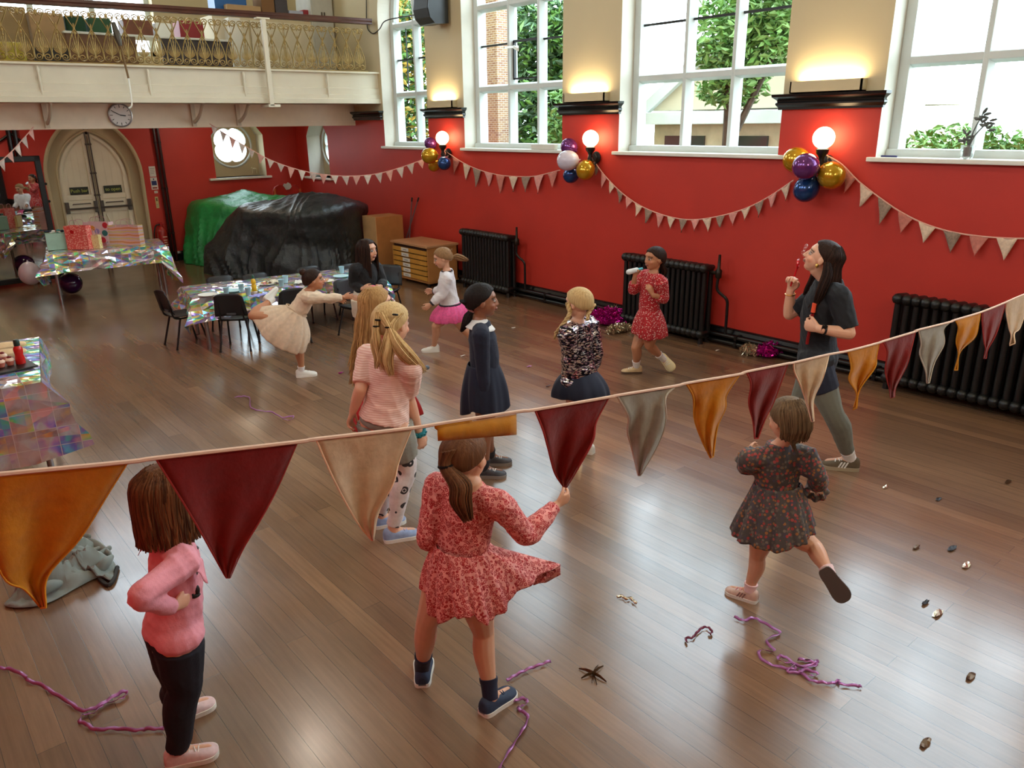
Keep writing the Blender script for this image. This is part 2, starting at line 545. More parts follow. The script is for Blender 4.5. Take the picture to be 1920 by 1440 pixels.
# --- glass
gm, gnt, gb = newmat('window_glass')
gnt.nodes.remove(gb)
_out = gnt.nodes['Material Output']
_tr = node(gnt, 'ShaderNodeBsdfTransparent'); _gl = node(gnt, 'ShaderNodeBsdfGlossy'); _gl.inputs['Roughness'].default_value = 0.03
_tr.inputs[0].default_value = (0.93, 0.97, 0.97, 1)
_lw = node(gnt, 'ShaderNodeLayerWeight'); _fr = node(gnt, 'ShaderNodeMath', operation='POWER'); _fr.inputs[1].default_value = 7.0; gnt.links.new(_lw.outputs['Facing'], _fr.inputs[0])
_mx = node(gnt, 'ShaderNodeMixShader')
gnt.links.new(_fr.outputs[0], _mx.inputs[0]); gnt.links.new(_tr.outputs[0], _mx.inputs[1]); gnt.links.new(_gl.outputs[0], _mx.inputs[2]); gnt.links.new(_mx.outputs[0], _out.inputs[0])
GLASS = gm


def window(k, y0, y1, zs, mull, light_y):
    """stone mullioned window set in the right wall; mull = mullion centres, light_y = thin bar heights"""
    root = struct(thing('window_%d' % k, None, None, (WD + .25, (y0 + y1) / 2, SILL)))
    fx0, fx1 = WD + .22, WD + .37
    m = MB()
    a, b_ = y0 - .02, y1 + .06
    apex = max(p[1] for p in arch_pts(y0, y1, zs, .95))
    m.box((fx0, y0, SILL), (fx1, y0 + .09, zs)); m.box((fx0, y1 - .09, SILL), (fx1, y1, zs))
    m.box((fx0 - .04, y0, SILL), (fx1, y1, SILL + .07))
    for c in mull:
        m.prism([(-.05, 0), (-.02, -.075), (.02, -.075), (.05, 0), (.05, .05), (-.05, .05)], (fx0 + .075, c, SILL), (0, 1, 0), (1, 0, 0), (0, 0, 1), (zs if k == 1 else apex - .3) - SILL)
    trs = [2.86] + ([3.93] if k != 1 else [3.90]) + ([4.75] if k != 1 else [])
    for z in trs:
        m.prism([(-.055, .05), (-.055, 0), (-.03, -.07), (.03, -.07), (.055, 0), (.055, .05)], (fx0 + .075, y0, z - .03), (0, 0, 1), (1, 0, 0), (0, 1, 0), y1 - y0)
    # arched head moulding
    ap = arch_pts(y0 + .03, y1 - .03, zs, .95, 12)
    m.tube([(fx0 + .07, p[0], p[1]) for p in ap], (.06, .075), ref=(1, 0, 0), n=8)
    if k == 1:   # Y tracery: intersecting arcs springing from the mullion
        c = mull[0]; r = (y1 - y0) * .95
        for sgn in (1, -1):
            m.tube([(fx0 + .07, c + sgn * (r - r * math.cos(t)), zs - .02 + r * math.sin(t)) for t in np.linspace(0, .72, 9)], (.045, .06), ref=(1, 0, 0), n=8)
    m.obj('window_frame', STONEW, root, smooth=False, bevel=.006)
    g = MB()
    g.add([(fx0 + .09, y0 + .02, SILL), (fx0 + .09, y1 - .02, SILL), (fx0 + .09, y1 - .02, zs)] + [(fx0 + .09, p[0], p[1]) for p in arch_pts(y0 + .02, y1 - .02, zs, .95)[1:-1]] + [(fx0 + .09, y0 + .02, zs)],
          [tuple(range(2 + 21 + 1))])
    g.obj('pane', GLASS, root, smooth=False)
    lead = MB()
    edges = [y0 + .09] + sorted(mull) + [y1 - .09]
    for (i, z) in light_y:
        lead.box((fx0 + .055, edges[i], z - .012), (fx0 + .085, edges[i + 1], z + .012))
    if k == 1:
        for i in (0, 1):
            lead.box((fx0 + .06, edges[i] + .04, 3.86), (fx0 + .085, edges[i + 1] - .04, 3.89))
            lead.box((fx0 + .06, edges[i] + .3, 2.9), (fx0 + .08, edges[i] + .31, 3.86))
    lead.obj('glazing_bar', BLACKM, root, smooth=False)
    sl = MB()
    sl.box((WD - .055, y0 - .10, SILL - .035), (WD + .30, y1 + .06, SILL + .005))
    sl.obj('window_sill', GLOSSW, root, smooth=False, bevel=.008)
    return root


window(1, 10.49, 11.80, 3.93, [11.13], [(0, 3.36), (1, 3.36)])
w2 = window(2, 7.49, 9.56, 4.7, [8.80, 8.19], [(2, 3.40), (0, 3.40), (1, 3.42)])
window(3, 4.40, 6.525, 4.7, [5.78, 5.15], [(0, 3.40), (1, 3.40), (2, 3.40)])
w4 = window(4, 1.30, 3.42, 4.7, [2.72, 2.06], [(2, 3.42)])
window(5, -1.75, 0.36, 4.7, [-.35, -1.05], [])
# the opened top-hung casement of window 2, dark steel casements of windows 2 and 4
m = MB()
for (ya, yb) in ((8.24, 8.75),):
    for q in (((ya, 3.40), (yb, 3.42)), ((ya, 2.93), (yb, 2.95)), ((ya, 2.93), (ya + .025, 3.42)), ((yb - .025, 2.93), (yb, 3.42))):
        m.box((WD + .26, q[0][0], q[0][1]), (WD + .30, q[1][0], q[1][1]))
m.obj('casement', BLACKM, w2, smooth=False)
m = MB(); m.obox((WD + .12, 8.62, 3.33), (1, .25, .1), (-.2, 1, .05), (0, 0, 1), .16, .012, .012); m.obox((WD + .06, 8.45, 3.30), (.5, 1, .25), (-.2, 1, .05), (0, 0, 1), .12, .012, .02)
m.obj('window_stay', GLOSSW, w2, smooth=False)
m = MB()
for q in (((1.45, 3.40), (2.02, 3.42)), ((1.45, 2.93), (2.02, 2.95)), ((1.995, 2.93), (2.02, 3.9)), ((1.45, 3.88), (2.02, 3.9))):
    m.box((WD + .24, q[0][0], q[0][1]), (WD + .29, q[1][0], q[1][1]))
m.tube([(WD + .2, 2.0, 3.05), (WD + .2, 2.0, 3.14), (WD + .17, 1.99, 3.2)], .012, n=6)
m.obj('casement', BLACKM, w4, smooth=False)

# quatrefoil windows: recessed plates with a four lobed opening
def quatrefoil(k, o, u, w_, cx, cz, half_w, z0, z1, sz):
    root = struct(thing('window_%d' % k, None, None, np.array(o) + np.array(u) * cx + np.array((0, 0, z0))))
    q = []
    for i in range(48):
        a = 2 * PI * i / 48 + PI / 4
        rr_ = .30 + .075 * abs(math.cos(2 * (a - PI / 4))) ** .6
        q.append((cx + sz * rr_ * math.cos(a), cz + sz * rr_ * math.sin(a)))
    m = MB()
    wall_mesh(m, [(cx - half_w, z0), (cx + half_w, z0), (cx + half_w, z1), (cx - half_w, z1)], [q], np.array(o) + np.array(w_) * .32, u, (0, 0, 1), w_, .08, 0, 1)
    m.obj('window_frame', [CREAM, STONEW], root, smooth=False)
    m = MB()
    o_ = np.array(o, float) + np.array(w_) * .31; uu = np.array(u, float)
    m.tube([o_ + uu * (cx + .44 * sz * math.cos(a)) + np.array((0, 0, cz + .44 * sz * math.sin(a))) for a in np.linspace(0, 2 * PI, 41)], .022, n=8)
    m.tube([o_ + uu * (cx + p * half_w) + np.array((0, 0, cz + .46 * sz + .28 - .5 * p * p)) for p in np.linspace(-1, 1, 15)], .02, n=6)
    m.obj('moulding', STONEW, root)
    g = MB(); g.add([o_ + np.array(w_) * .05 + uu * p[0] + np.array((0, 0, p[1])) for p in q], [tuple(range(48))])
    g.obj('pane', GLASS, root, smooth=False)
    sl = MB()
    c0 = np.array(o, float) + uu * cx + np.array((0, 0, z0 - .02))
    sl.obox(c0 + np.array(w_) * .14, uu, w_, (0, 0, 1), half_w + .09, .21, .02)
    sl.obj('window_sill', GLOSSW, root, smooth=False, bevel=.006)


quatrefoil(6, (0, WL, 0), ux, uy, 5.93, 2.03, .52, 1.45, 2.7, .92)
quatrefoil(7, (WD, 0, 0), uy, ux, 14.29, 2.0, .46, 1.42, 2.6, .9)
# gable window behind the balcony
root = struct(thing('window_8', None, None, (3.6, WL + .2, 4.1)))
m = MB()
for x in (1.95, 2.87, 3.78, 4.67): m.box((x, WL + .2, 3.55), (x + .09, WL + .32, 7.6))
for z in (3.55, 5.0, 6.3): m.box((1.95, WL + .2, z), (4.75, WL + .32, z + .08))
m.obj('window_frame', STONEW, root, smooth=False)
for k, (a, b_) in enumerate(LW):  # unseen left windows, added to let in fill daylight
    root = struct(thing('window_%d' % (9 + k), None, None, (XL - .15, (a + b_) / 2, 3.8)))
    m = MB()
    for y in (a, (a + b_) / 2 - .04, b_ - .08): m.box((XL - .25, y, 3.8), (XL - .15, y + .08, 5.5))
    for z in (3.8, 4.6, 5.42): m.box((XL - .25, a, z), (XL - .15, b_, z + .08))
    m.obj('window_frame', STONEW, root, smooth=False)

# black cornices on the piers
PIERS = [(11.86, 12.72), (9.56, 10.49), (6.525, 7.49), (3.42, 4.40)]
prof = [(0, 0), (.035, 0), (.035, .02), (.06, .045), (.06, .06), (.045, .07), (.05, .085), (.095, .115), (.10, .14), (0, .14)]
for k, (a, b_) in enumerate(PIERS):
    m = MB()
    loops = []
    for (px_, pz) in prof:      # mitred returns at both ends
        loops.append([(WD, a - px_ * .7, ZC + pz), (WD - px_, a - px_ * .7, ZC + pz), (WD - px_, b_ + px_ * .7, ZC + pz), (WD, b_ + px_ * .7, ZC + pz)])
    V = [p for l in loops for p in l]
    Fc = [(i * 4 + j, i * 4 + j + 1, i * 4 + j + 5, i * 4 + j + 4) for i in range(len(loops) - 1) for j in range(3)]
    m.add(V, Fc); m.add(loops[0], [(3, 2, 1, 0)]); m.add(loops[-1], [(0, 1, 2, 3)])
    struct(m.obj('trim_%d' % (k + 1), BLACKG, smooth=True, angle=25))

# skirting board and floor pipes along the right wall
m = MB()
m.prism([(0, 0), (.03, 0), (.03, .13), (.018, .165), (.018, .178), (0, .185)], (WD, YF, 0), (-1, 0, 0), (0, 0, 1), (0, 1, 0), WL - YF)
struct(m.obj('baseboard_right', BLACKG, smooth=False))
m = MB()
m.prism([(0, 0), (.03, 0), (.03, .13), (0, .17)], (DX1 + .1, WL, 0), (0, -1, 0), (0, 0, 1), (1, 0, 0), WD - DX1 - .1)
struct(m.obj('baseboard_back', BLACKG, smooth=False))
pr = thing('heating_pipes', 'pair of black heating pipes running low along the red window wall', 'pipe', (WD - .08, 5, 0))
for (dx, z) in ((.095, .115), (.10, .045)):
    m = MB(); m.tube([(WD - dx, YF + .1, z), (WD - dx, WL - .1, z)], .024, n=10)
    for y in np.arange(-1.5, 15, 1.53): m.box((WD - dx - .028, y, z - .028), (WD - .028, y + .03, z + .028))
    m.obj('pipe', BLACKG, pr)

# balcony -------------------------------------------------------------
def BY(x): return 12.2 - .058 * (x - 1.8)      # front line of the balcony


BX0, BX1 = XL, WD
def bal_prof(name, prof, mats, parent=None, x0=BX0, x1=BX1, **kw):
    """profile (outward, z) swept along the balcony front"""
    m = MB()
    P = [[(x, BY(x) - p[0], p[1]) for p in prof] for x in (x0, x1)]
    n = len(prof)
    V = P[0] + P[1]
    m.add(V, [(i, (i + 1) % n, (i + 1) % n + n, i + n) for i in range(n)])
    m.prism(prof, (x0, BY(x0), 0), (0, -1, 0), (0, 0, 1), (1, 0, 0), .001); m.prism(prof, (x1 - .001, BY(x1), 0), (0, -1, 0), (0, 0, 1), (1, 0, 0), .001)
    return m.obj(name, mats, parent, smooth=False, **kw)


FASC = M('balcony_cream_paint', (216, 208, 186), rough=.45, noise=.04, nscale=3)
struct(bal_prof('trim_5', [(-.25, 3.155), (.02, 3.155), (.045, 3.16), (.045, 3.185), (-.25, 3.185)], FASC))
struct(bal_prof('trim_6', [(-.1, 2.70), (.04, 2.70), (.04, 2.765), (.02, 2.775), (.02, 2.83), (.005, 2.84), (.005, 2.93), (-.012, 2.94), (-.012, 3.155), (-.1, 3.155)], FASC))
m = MB()
V = []
for (x, d) in ((BX0, 0), (BX1, 0)): V.append((x, BY(x) + .08, 2.72))
m.prism([(BX0, BY(BX0) + .08), (BX1, BY(BX1) + .08), (BX1, WL), (BX0, WL)], (0, 0, 2.70), ux, uy, uz, .3)
struct(m.obj('trim_7', M('soffit_cream', (206, 190, 162), rough=.6, noise=.03), smooth=False))
m = MB(); m.box((BX0, 12.75, 2.36), (BX1, 12.98, 2.72))
struct(m.obj('trim_8', M('beam_cream', (234, 218, 194), rough=.55, noise=.04), smooth=False, bevel=.006))
m = MB()
for x in np.arange(2.3 - 1.35 * 2, 7.0, 1.33):       # small turned brackets on the fascia
    y = BY(x)
    m.lathe((x, y - .015, 2.79), [(.008, 0), (.02, .03), (.012, .06), (.022, .10), (.012, .15), (.02, .2), (.012, .26), (.022, .31), (.01, .35)], n=8)
struct(m.obj('trim_9', FASC))
m = MB()                                              # curved iron brackets under the balcony
for x in (2.35, 4.35, 5.05):
    y1 = BY(x)
    m.tube([(x, 12.74, 2.44), (x, 12.62, 2.46), (x, 12.42, 2.55), (x, 12.28, 2.68), (x, 12.22, 2.70)], (.02, .03), ref=ux, n=8, sub=3)
    m.box((x - .03, 12.70, 2.38), (x + .03, 12.75, 2.72))
struct(m.obj('trim_10', M('bracket_cream', (200, 188, 165), rough=.5)))
rng = random.Random(7)
# ------------------------------------------------------------------ outside the windows
LEAF = []
for nm, c in (('leaf_green', (92, 134, 58)), ('leaf_dark', (58, 90, 50)), ('leaf_yellow', (176, 148, 62)), ('leaf_pale', (118, 154, 84))):
    LEAF.append(M(nm, c, rough=.55, noise=.35, nscale=3))
BARK = M('bark', (72, 58, 46), rough=.9, noise=.3)


def tree(name, label, cat, base, blobs, mats, n=1500, size=.13, trunk=True, seed=1):
    """blobs: (dx, dy, z, rx, ry, rz)"""
    r = random.Random(seed)
    root = thing(name, label, cat, base)
    b = np.array(base, float)
    if trunk:
        m = MB()
        top = max(q[2] for q in blobs)
        m.tube([b, b + (.05, .04, top * .4), b + (-.05, .06, top * .8)], [.14, .1, .05], n=8, sub=3)
        for q in blobs:
            m.tube([b + (0, 0, q[2] * .5), b + (q[0] * .5, q[1] * .5, q[2] * .75), b + (q[0], q[1], q[2])], [.06, .04, .02], n=6, sub=2)
        m.obj('trunk', BARK, root)
    m = MB()
    tot = sum(q[3] * q[4] * q[5] for q in blobs)
    for q in blobs:
        for i in range(int(n * q[3] * q[4] * q[5] / tot)):
            d = np.array([r.gauss(0, 1) for _ in range(3)]); d = nrm(d) * (r.random() ** .45)
            p = b + np.array(q[:3]) + d * np.array(q[3:6])
            a = nrm([r.gauss(0, 1), r.gauss(0, 1), r.gauss(0, .6)]); t = nrm(np.cross(a, [r.gauss(0, 1) for _ in range(3)]))
            l = size * r.uniform(.6, 1.3); w_ = l * .42
            nn = np.cross(a, t)
            m.add([p - a * l * .5, p + t * w_ * .5 + nn * .01, p + a * l * .5 - nn * .02, p - t * w_ * .5 + nn * .01], [(0, 1, 2, 3)], r.randrange(len(mats)))
    m.obj('foliage', mats, root, smooth=False)
    return root


def mix(*i): return [LEAF[k] for k in i]


tree('tree', 'leafy yellow and green tree outside the farthest tall window', 'tree', (10.6, 16.4, 0), [(0, 0, 4.0, .9, .8, 1.3), (.3, -.3, 2.6, .8, .8, .8), (.3, .5, 4.6, 1.0, .9, .6)], mix(0, 2, 1), 5200, .2, seed=2)
tree('tree', 'dark green ivy clad tree outside the second tall window', 'tree', (11.6, 12.3, 0), [(0, 0, 2.4, 1.0, 1.5, 1.5), (.2, .4, 4.0, 1.1, 1.6, .9), (.1, -.9, 3.8, .9, 1.0, 1.0)], mix(1, 0, 1), 12000, .2, seed=3)
tree('tree', 'bright green shrubby tree close outside the second tall window', 'tree', (9.9, 10.0, 0), [(0, 0, 2.2, .6, .6, .9), (-.1, .5, 1.6, .6, .6, .6)], mix(0, 3, 0), 2600, .15, seed=4)
tree('tree', 'pale green bamboo like tree outside the third tall window', 'tree', (10.5, 7.3, 0), [(0, -.1, 3.6, .8, .75, .8), (.2, -.9, 4.0, .8, .5, 1.0), (.1, .1, 2.9, .6, .55, .4)], mix(0, 3, 3), 6000, .15, seed=5)
tree('shrub', 'low green hedge outside the nearest tall window', 'shrub', (9.4, 3.5, 0), [(0, 0, 1.95, .35, .8, .34), (0, -1.0, 1.9, .4, .7, .34)], mix(0, 3), 3600, .10, trunk=False, seed=6)
# yellow climber low on the brick pillar
m, nt, b = newmat('garden_brick')
br = node(nt, 'ShaderNodeTexBrick'); br.inputs['Scale'].default_value = 8.5
br.inputs['Color1'].default_value = lin(166, 132, 98); br.inputs['Color2'].default_value = lin(138, 98, 76); br.inputs['Mortar'].default_value = lin(196, 190, 176)
br.inputs['Brick Width'].default_value = .9; br.inputs['Row Height'].default_value = .3; br.inputs['Mortar Size'].default_value = .03
tc = nt.nodes.new('ShaderNodeTexCoord'); mp = nt.nodes.new('ShaderNodeMapping'); mp.inputs['Rotation'].default_value = (PI / 2, 0, PI / 2)
sx = node(nt, 'ShaderNodeSeparateXYZ'); cb = node(nt, 'ShaderNodeCombineXYZ'); ad = node(nt, 'ShaderNodeMath'); nt.links.new(tc.outputs['Object'], sx.inputs[0]); nt.links.new(sx.outputs[0], ad.inputs[0]); nt.links.new(sx.outputs[1], ad.inputs[1]); nt.links.new(ad.outputs[0], cb.inputs[0]); nt.links.new(sx.outputs[2], cb.inputs[1]); nt.links.new(cb.outputs[0], br.inputs['Vector']); nt.links.new(br.outputs[0], b.inputs['Base Color']); b.inputs['Roughness'].default_value = .9
m2 = MB(); m2.box((8.95, 10.98, 0), (9.3, 11.26, 4.4)); m2.box((8.90, 10.93, 4.4), (9.35, 11.31, 4.5))
o = m2.obj('brick_pillar', m, None, smooth=False); tag(o, 'pale brick garden pillar outside the second tall window', 'pillar')
# neighbouring garden house seen through the third window
root = thing('garden_house', 'white gabled garden house with lit interior outside the third window', 'house', (12.2, 7.6, 0))
m = MB(); m.box((12.2, 5.6, 0), (15, 10.2, 2.35)); m.obj('wall', M('house_wall', (190, 176, 150), rough=.8, noise=.08), root, smooth=False)
m = MB(); m.box((12.0, 5.4, 2.3), (12.2, 10.4, 2.52));
m.obj('fascia', STONEW, root, smooth=False, bevel=.01)
m = MB(); m.prism([(5.4, 2.55), (10.4, 2.55), (7.9, 4.3)], (12.25, 0, 0), uy, uz, ux, 2.5); m.obj('gable', M('house_gable', (196, 186, 160), rough=.8), root, smooth=False)
m = MB()
for s in (-1, 1): m.obox((12.2, 7.9 + s * 1.3, 3.45), (0, s * 2.5, -1.75), ux, (0, 1.75, s * 2.5), 1.65, .06, .1)
m.obj('bargeboard', STONEW, root, smooth=False)
for yy in (6.3, 7.7, 9.0):
    m = MB(); m.box((12.15, yy, .4), (12.2, yy + .9, 2.1)); f = m.obj('window', M('house_glass', (58, 56, 54), rough=.1), root, smooth=False)
ground = MB(); ground.box((WD + TH + .02, -8, -.2), (30, 30, -.02)); ground.box((-12, WL + TH + .02, -.2), (WD + TH, 32, -.02)); ground.box((-14, -10, -.2), (XL - .32, WL, -.02))
struct(ground.obj('ground', M('garden_ground', (96, 104, 74), rough=.95, noise=.3, nscale=1), smooth=False))

# ------------------------------------------------------------------ lamps on the piers
LAMPG = M('lamp_globe', (255, 236, 200), rough=.3, emit=(255, 226, 170), estr=9.0)
TUBE_E = M('uplight_tube', (255, 240, 205), rough=.3, emit=(255, 226, 160), estr=9.0)
lamp_lab = ['round glowing wall lamp on the farthest red pier', 'round glowing wall lamp on the middle red pier', 'round glowing wall lamp on the nearest red pier']
upl_lab = ['white uplighter box on the farthest black cornice', 'white uplighter box on the middle black cornice', 'white uplighter box on the nearest black cornice']
for k, (ly, lz) in enumerate(((10.13, 2.165), (6.985, 2.17), (3.935, 2.19))):
    root = thing('wall_lamp', lamp_lab[k], 'lamp', (WD, ly, lz), group='globe wall lamps')
    xg = WD - .13
    yg = ly * (xg / WD)
    m = MB(); m.ell((xg, yg, lz), np.eye(3), (.098, .098, .098), 24, 16); m.obj('globe', LAMPG, root)
    m = MB()
    m.lathe((xg, yg, lz - .135), [(.02, -.14), (.035, -.1), (.022, -.06), (.03, -.03), (.055, 0), (.06, .035), (.045, .04)], n=16)
    m.tube([(xg, yg, lz - .25), (xg + .03, yg, lz - .32), (xg + .09, yg, lz - .31), (WD - .015, yg, lz - .22)], .016, n=8, sub=4)
    m.tube([(xg, yg, lz - .2), (xg, yg - .06, lz - .26), (xg, yg - .1, lz - .22), (xg, yg - .07, lz - .18)], .012, n=6, sub=4)
    m.obj('bracket', BLACKM, root)
    m = MB(); m.lathe((WD - .02, yg, lz - .22), [(.07, 0), (.07, .012), (.05, .02)], n=16, ax=(-1, 0, 0)); m.obj('wall_plate', BLACKM, root)
    light('globe_light', 'POINT', (xg - .005, yg, lz), 26, (1.0, .76, .42), radius=.095)
    a, b_ = PIERS[k + 1]
    root = thing('uplighter', upl_lab[k], 'lamp', (WD, (a + b_) / 2, ZC + .14), group='uplighters on the cornices')
    m = MB(); y0, y1 = a + .16, b_ - .12; z0 = ZC + .142
    m.box((WD - .10, y0, z0), (WD - .085, y1, z0 + .105)); m.box((WD - .10, y0, z0), (WD - .002, y0 + .015, z0 + .105)); m.box((WD - .10, y1 - .015, z0), (WD - .002, y1, z0 + .105)); m.box((WD - .10, y0, z0), (WD - .002, y1, z0 + .01))
    m.obj('housing', CREAM, root, smooth=False)
    m = MB(); m.tube([(WD - .05, y0 + .06, z0 + .07), (WD - .05, y1 - .06, z0 + .07)], .018, n=8, round_caps=True); m.obj('lamp_tube', TUBE_E, root)
    light('uplight', 'AREA', (WD - .05, (y0 + y1) / 2, z0 + .112), 4.5, (1.0, .80, .48), size=y1 - y0 - .1, size_y=.07, direction=(.1, 0, 1))
for k, p in enumerate(FILL_PENDANTS):
    root = thing('fill_pendant', 'added fill pendant hanging out of view from the hall ceiling', 'lamp', p, group='added fill pendants')
    m = MB(); m.ell(p, np.eye(3), (.2, .2, .16), 20, 12); m.obj('lamp_shade', M('fill_pendant_glass', (255, 240, 215), rough=.3, emit=(255, 232, 196), estr=5), root)
    m = MB(); m.tube([(p[0], p[1], p[2] + .15), (p[0], p[1], 8.4)], .012, n=6); m.obj('rod', BLACKM, root)
    light('fill_pendant_light', 'POINT', (p[0], p[1], p[2] - .25), 110 if k == 0 else 45, (1.0, .90, .78), radius=.2)

for k, x in enumerate((1.7, 5.1)):  # two unseen lamps added to brighten the space under the balcony
    root = thing('soffit_fill_lamp', ('added round fill lamp under the balcony on the door side', 'added round fill lamp under the balcony on the window side')[k], 'lamp', (x, 14.0, 2.69))
    m = MB(); m.lathe((x, 14.0, 2.62), [(.10, 0), (.14, .03), (.14, .07)], n=20); m.obj('lamp_shade', M('soffit_fill_glow', (255, 240, 215), rough=.3, emit=(255, 232, 196), estr=4), root)
    light('soffit_fill_light', 'POINT', (x, 14.0, 2.50), 7, (1.0, .88, .72), radius=.1)
# small things on the sills and cornice pier
sb = MB(); sb.box((WD - .04, 7.60, SILL + .006), (WD + .03, 8.05, SILL + .075)); o = sb.obj('box', GLOSSW, None, smooth=False, bevel=.008); tag(o, 'long white box lying on the sill of the second tall window', 'box')
root = thing('potted_plant', 'small succulent in a glass on the nearest window sill', 'plant', (WD + .0, 2.66, SILL + .005))
m = MB(); m.lathe((WD, 2.66, SILL + .006), [(.042, 0), (.05, .02), (.055, .11), (.05, .11), (.045, .02)], n=16)
gg, gnt2, gbs = newmat('tumbler_glass'); gbs.inputs['Transmission Weight'].default_value = .85; gbs.inputs['Roughness'].default_value = .05; gbs.inputs['Base Color'].default_value = (.85, .9, .9, 1)
m.obj('glass', gg, root)
m = MB(); m.tube([(WD, 2.66, SILL + .03), (WD, 2.66, SILL + .1)], .03, n=8); m.obj('roots', M('roots', (96, 70, 60), rough=.9), root)
m = MB()
for (dy, h, sd) in ((.03, .2, 1), (-.07, .36, 2), (-.12, .30, 3)):
    p0 = np.array((WD, 2.66, SILL + .08)); p1 = p0 + (0, dy, h - .08); m.tube([p0, (p0 + p1) / 2 + (0, -dy * .2, 0), p1], [.008, .006, .004], n=6, sub=3)
    for j in range(7):
        a = j * 1.1 + sd; d = np.array([.25 * math.sin(a * 2), math.cos(a), .4 * math.sin(a) + .2]); m.ell(p1 + d * .035 - (0, 0, .012 * j), [nrm(d), nrm(np.cross(d, (1, 0, .1))), nrm(np.cross(d, np.cross(d, (1, 0, .1))))], (.034, .012, .008), 7, 5)
m.obj('leaves', M('succulent', (84, 88, 84), rough=.5), root)
m = MB(); m.tube([(WD - .02, 3.36, SILL + .015), (WD - .02, 3.22, SILL + .015)], .008, n=6); o = m.obj('pen', M('blue_pen', (40, 44, 110), rough=.4), None); tag(o, 'dark blue pen lying on the nearest window sill', 'pen')
# loudspeaker high on the pier between first and second window
root = thing('loudspeaker', 'black loudspeaker mounted high on the cream pier', 'loudspeaker', (WD, 10.0, 3.95))
m = MB(); sp = [(0, 0), (.22, -.02), (.31, .06), (.34, .18), (.30, .42), (0, .48)]
m.prism(sp, (WD - .06, 9.78, 3.72), (-1, 0, 0), uz, uy, .38); m.obj('cabinet', M('speaker_black', (28, 27, 27), rough=.35), root, smooth=False, bevel=.02)
m = MB(); m.box((WD - .07, 9.93, 3.85), (WD, 10.02, 4.05)); m.obj('bracket', BLACKM, root, smooth=False)
m = MB(); m.prism([(.235, -.005), (.315, .07), (.345, .18), (.31, .41), (.305, .41), (.335, .18), (.305, .07), (.23, -.0)], (WD - .06, 9.80, 3.72), (-1, 0, 0), uz, uy, .34); m.obj('grille', M('speaker_grille', (40, 39, 38), rough=.6), root, smooth=False)

# ------------------------------------------------------------------ radiators
def radiator(label, y0, y1, n, root_name='radiator'):
    root = thing(root_name, label, 'radiator', (WD - .13, (y0 + y1) / 2, 0), group='black column radiators')
    st = (y1 - y0) / n
    sec = MB()
    zt, zb, xc = .885, .06, WD - .16
    # one section: rounded rectangular loop of two columns
    for dx in (-.055, .055):
        sec.tube([(xc + dx, 0, zb + .05), (xc + dx, 0, zt - .05)], (.032, st * .36), ref=ux, n=10)
    for z in (zb + .05, zt - .045):
        sec.tube([(xc - .075, 0, z), (xc + .075, 0, z)], (.05, st * .42), ref=uz, n=10, round_caps=True)
    me = sec.mesh('section', [BLACKM], True, 50)
    for i in range(n):
        o = bpy.data.objects.new('section', me); COL.objects.link(o); o.location = (0, y0 + st * (i + .5), 0); adopt(o, root)
    m = MB()
    for y in (y0 + st * .5, y1 - st * .5):
        for dx in (-.06, .06): m.tube([(xc + dx, y, 0), (xc + dx, y, zb + .03)], [.03, .022], n=8)
    m.obj('foot', BLACKM, root)
    m = MB()
    yv = y0 - .10
    m.tube([(xc, y0, .80), (xc, yv, .80)], .02, n=8); m.lathe((xc, yv, .74), [(.018, 0), (.035, .02), (.035, .09), (.018, .11), (.014, .26)], n=10)
    m.obj('valve', M('valve_dark_brass', (44, 36, 28), rough=.4, metal=.6), root)
    m = MB()
    m.tube([(xc, yv, .76), (xc, yv, .62), (xc + .05, yv - .09, .52), (xc + .06, yv - .1, .4), (xc + .06, yv - .1, .13)], .016, n=8, sub=5); m.obj('pipe', BLACKM, root)
    return root


radiator('tall black column radiator beside the wooden plan chest', 8.32, 9.42, 16)
radiator('tall black column radiator behind the girl in the red dotted dress', 4.98, 6.18, 17)
radiator('tall black column radiator behind the bunting near the nearest window', 1.52, 2.98, 18)

# ------------------------------------------------------------------ balcony: balustrade and what stands on it
bal = thing('balustrade', 'gilt scrolled iron balustrade with dark wooden handrail along the balcony', 'balustrade', (4.3, BY(4.3), 3.19))
sp = MB()
h = .655


def spiral(c, r0, a0, turns, sgn, n=13):
    return [(c[0] + sgn * r0 * (1 - .78 * i / (n - 1)) * math.cos(a0 + turns * 2 * PI * i / (n - 1)), c[1] + r0 * (1 - .78 * i / (n - 1)) * math.sin(a0 + turns * 2 * PI * i / (n - 1))) for i in range(n)]


for s in (-1, 1):
    bot = spiral((s * .052, .055), .045, -PI / 2 - .0, -1.35, -s)
    bot = spiral((s * .05, .06), .047, -.15, -1.5, s, 15)[::-1]
    side = [(s * .097, .13), (s * .088, .2), (s * .06, .29), (s * .02, .38), (-s * .02, .45), (-s * .055, .52)]
    top = spiral((-s * .047, .585), .046, PI - .3 if True else 0, -1.45, s, 15)
    top = [(-(p[0] + s * .047) - s * .047, p[1]) if False else p for p in top]
    pts = bot + side + top
    sp.tube([(p[0], 0, p[1]) for p in pts], .0075, n=5, sub=2)
    sp.tube([(s * .006, 0, .06), (s * .012, 0, .2), (s * .035, 0, .33), (s * .022, 0, .37)], .005, n=5, sub=3)
    for q in range(4):
        a = .35 + q * .33
        sp.tube([(0, 0, .09), (s * .05 * math.sin(a) * 1.2, -.004, .09 + .09 * math.cos(a * .8)), (s * .062 * math.sin(a) * 1.3, -.002, .1 + .17 * math.cos(a * .8))], [(.003, .003), (.0065, .003), (.002, .002)], ref=(1, 0, 0), n=6, sub=3)
sp.tube([(0, 0, .06), (0, 0, .34)], .006, n=5)
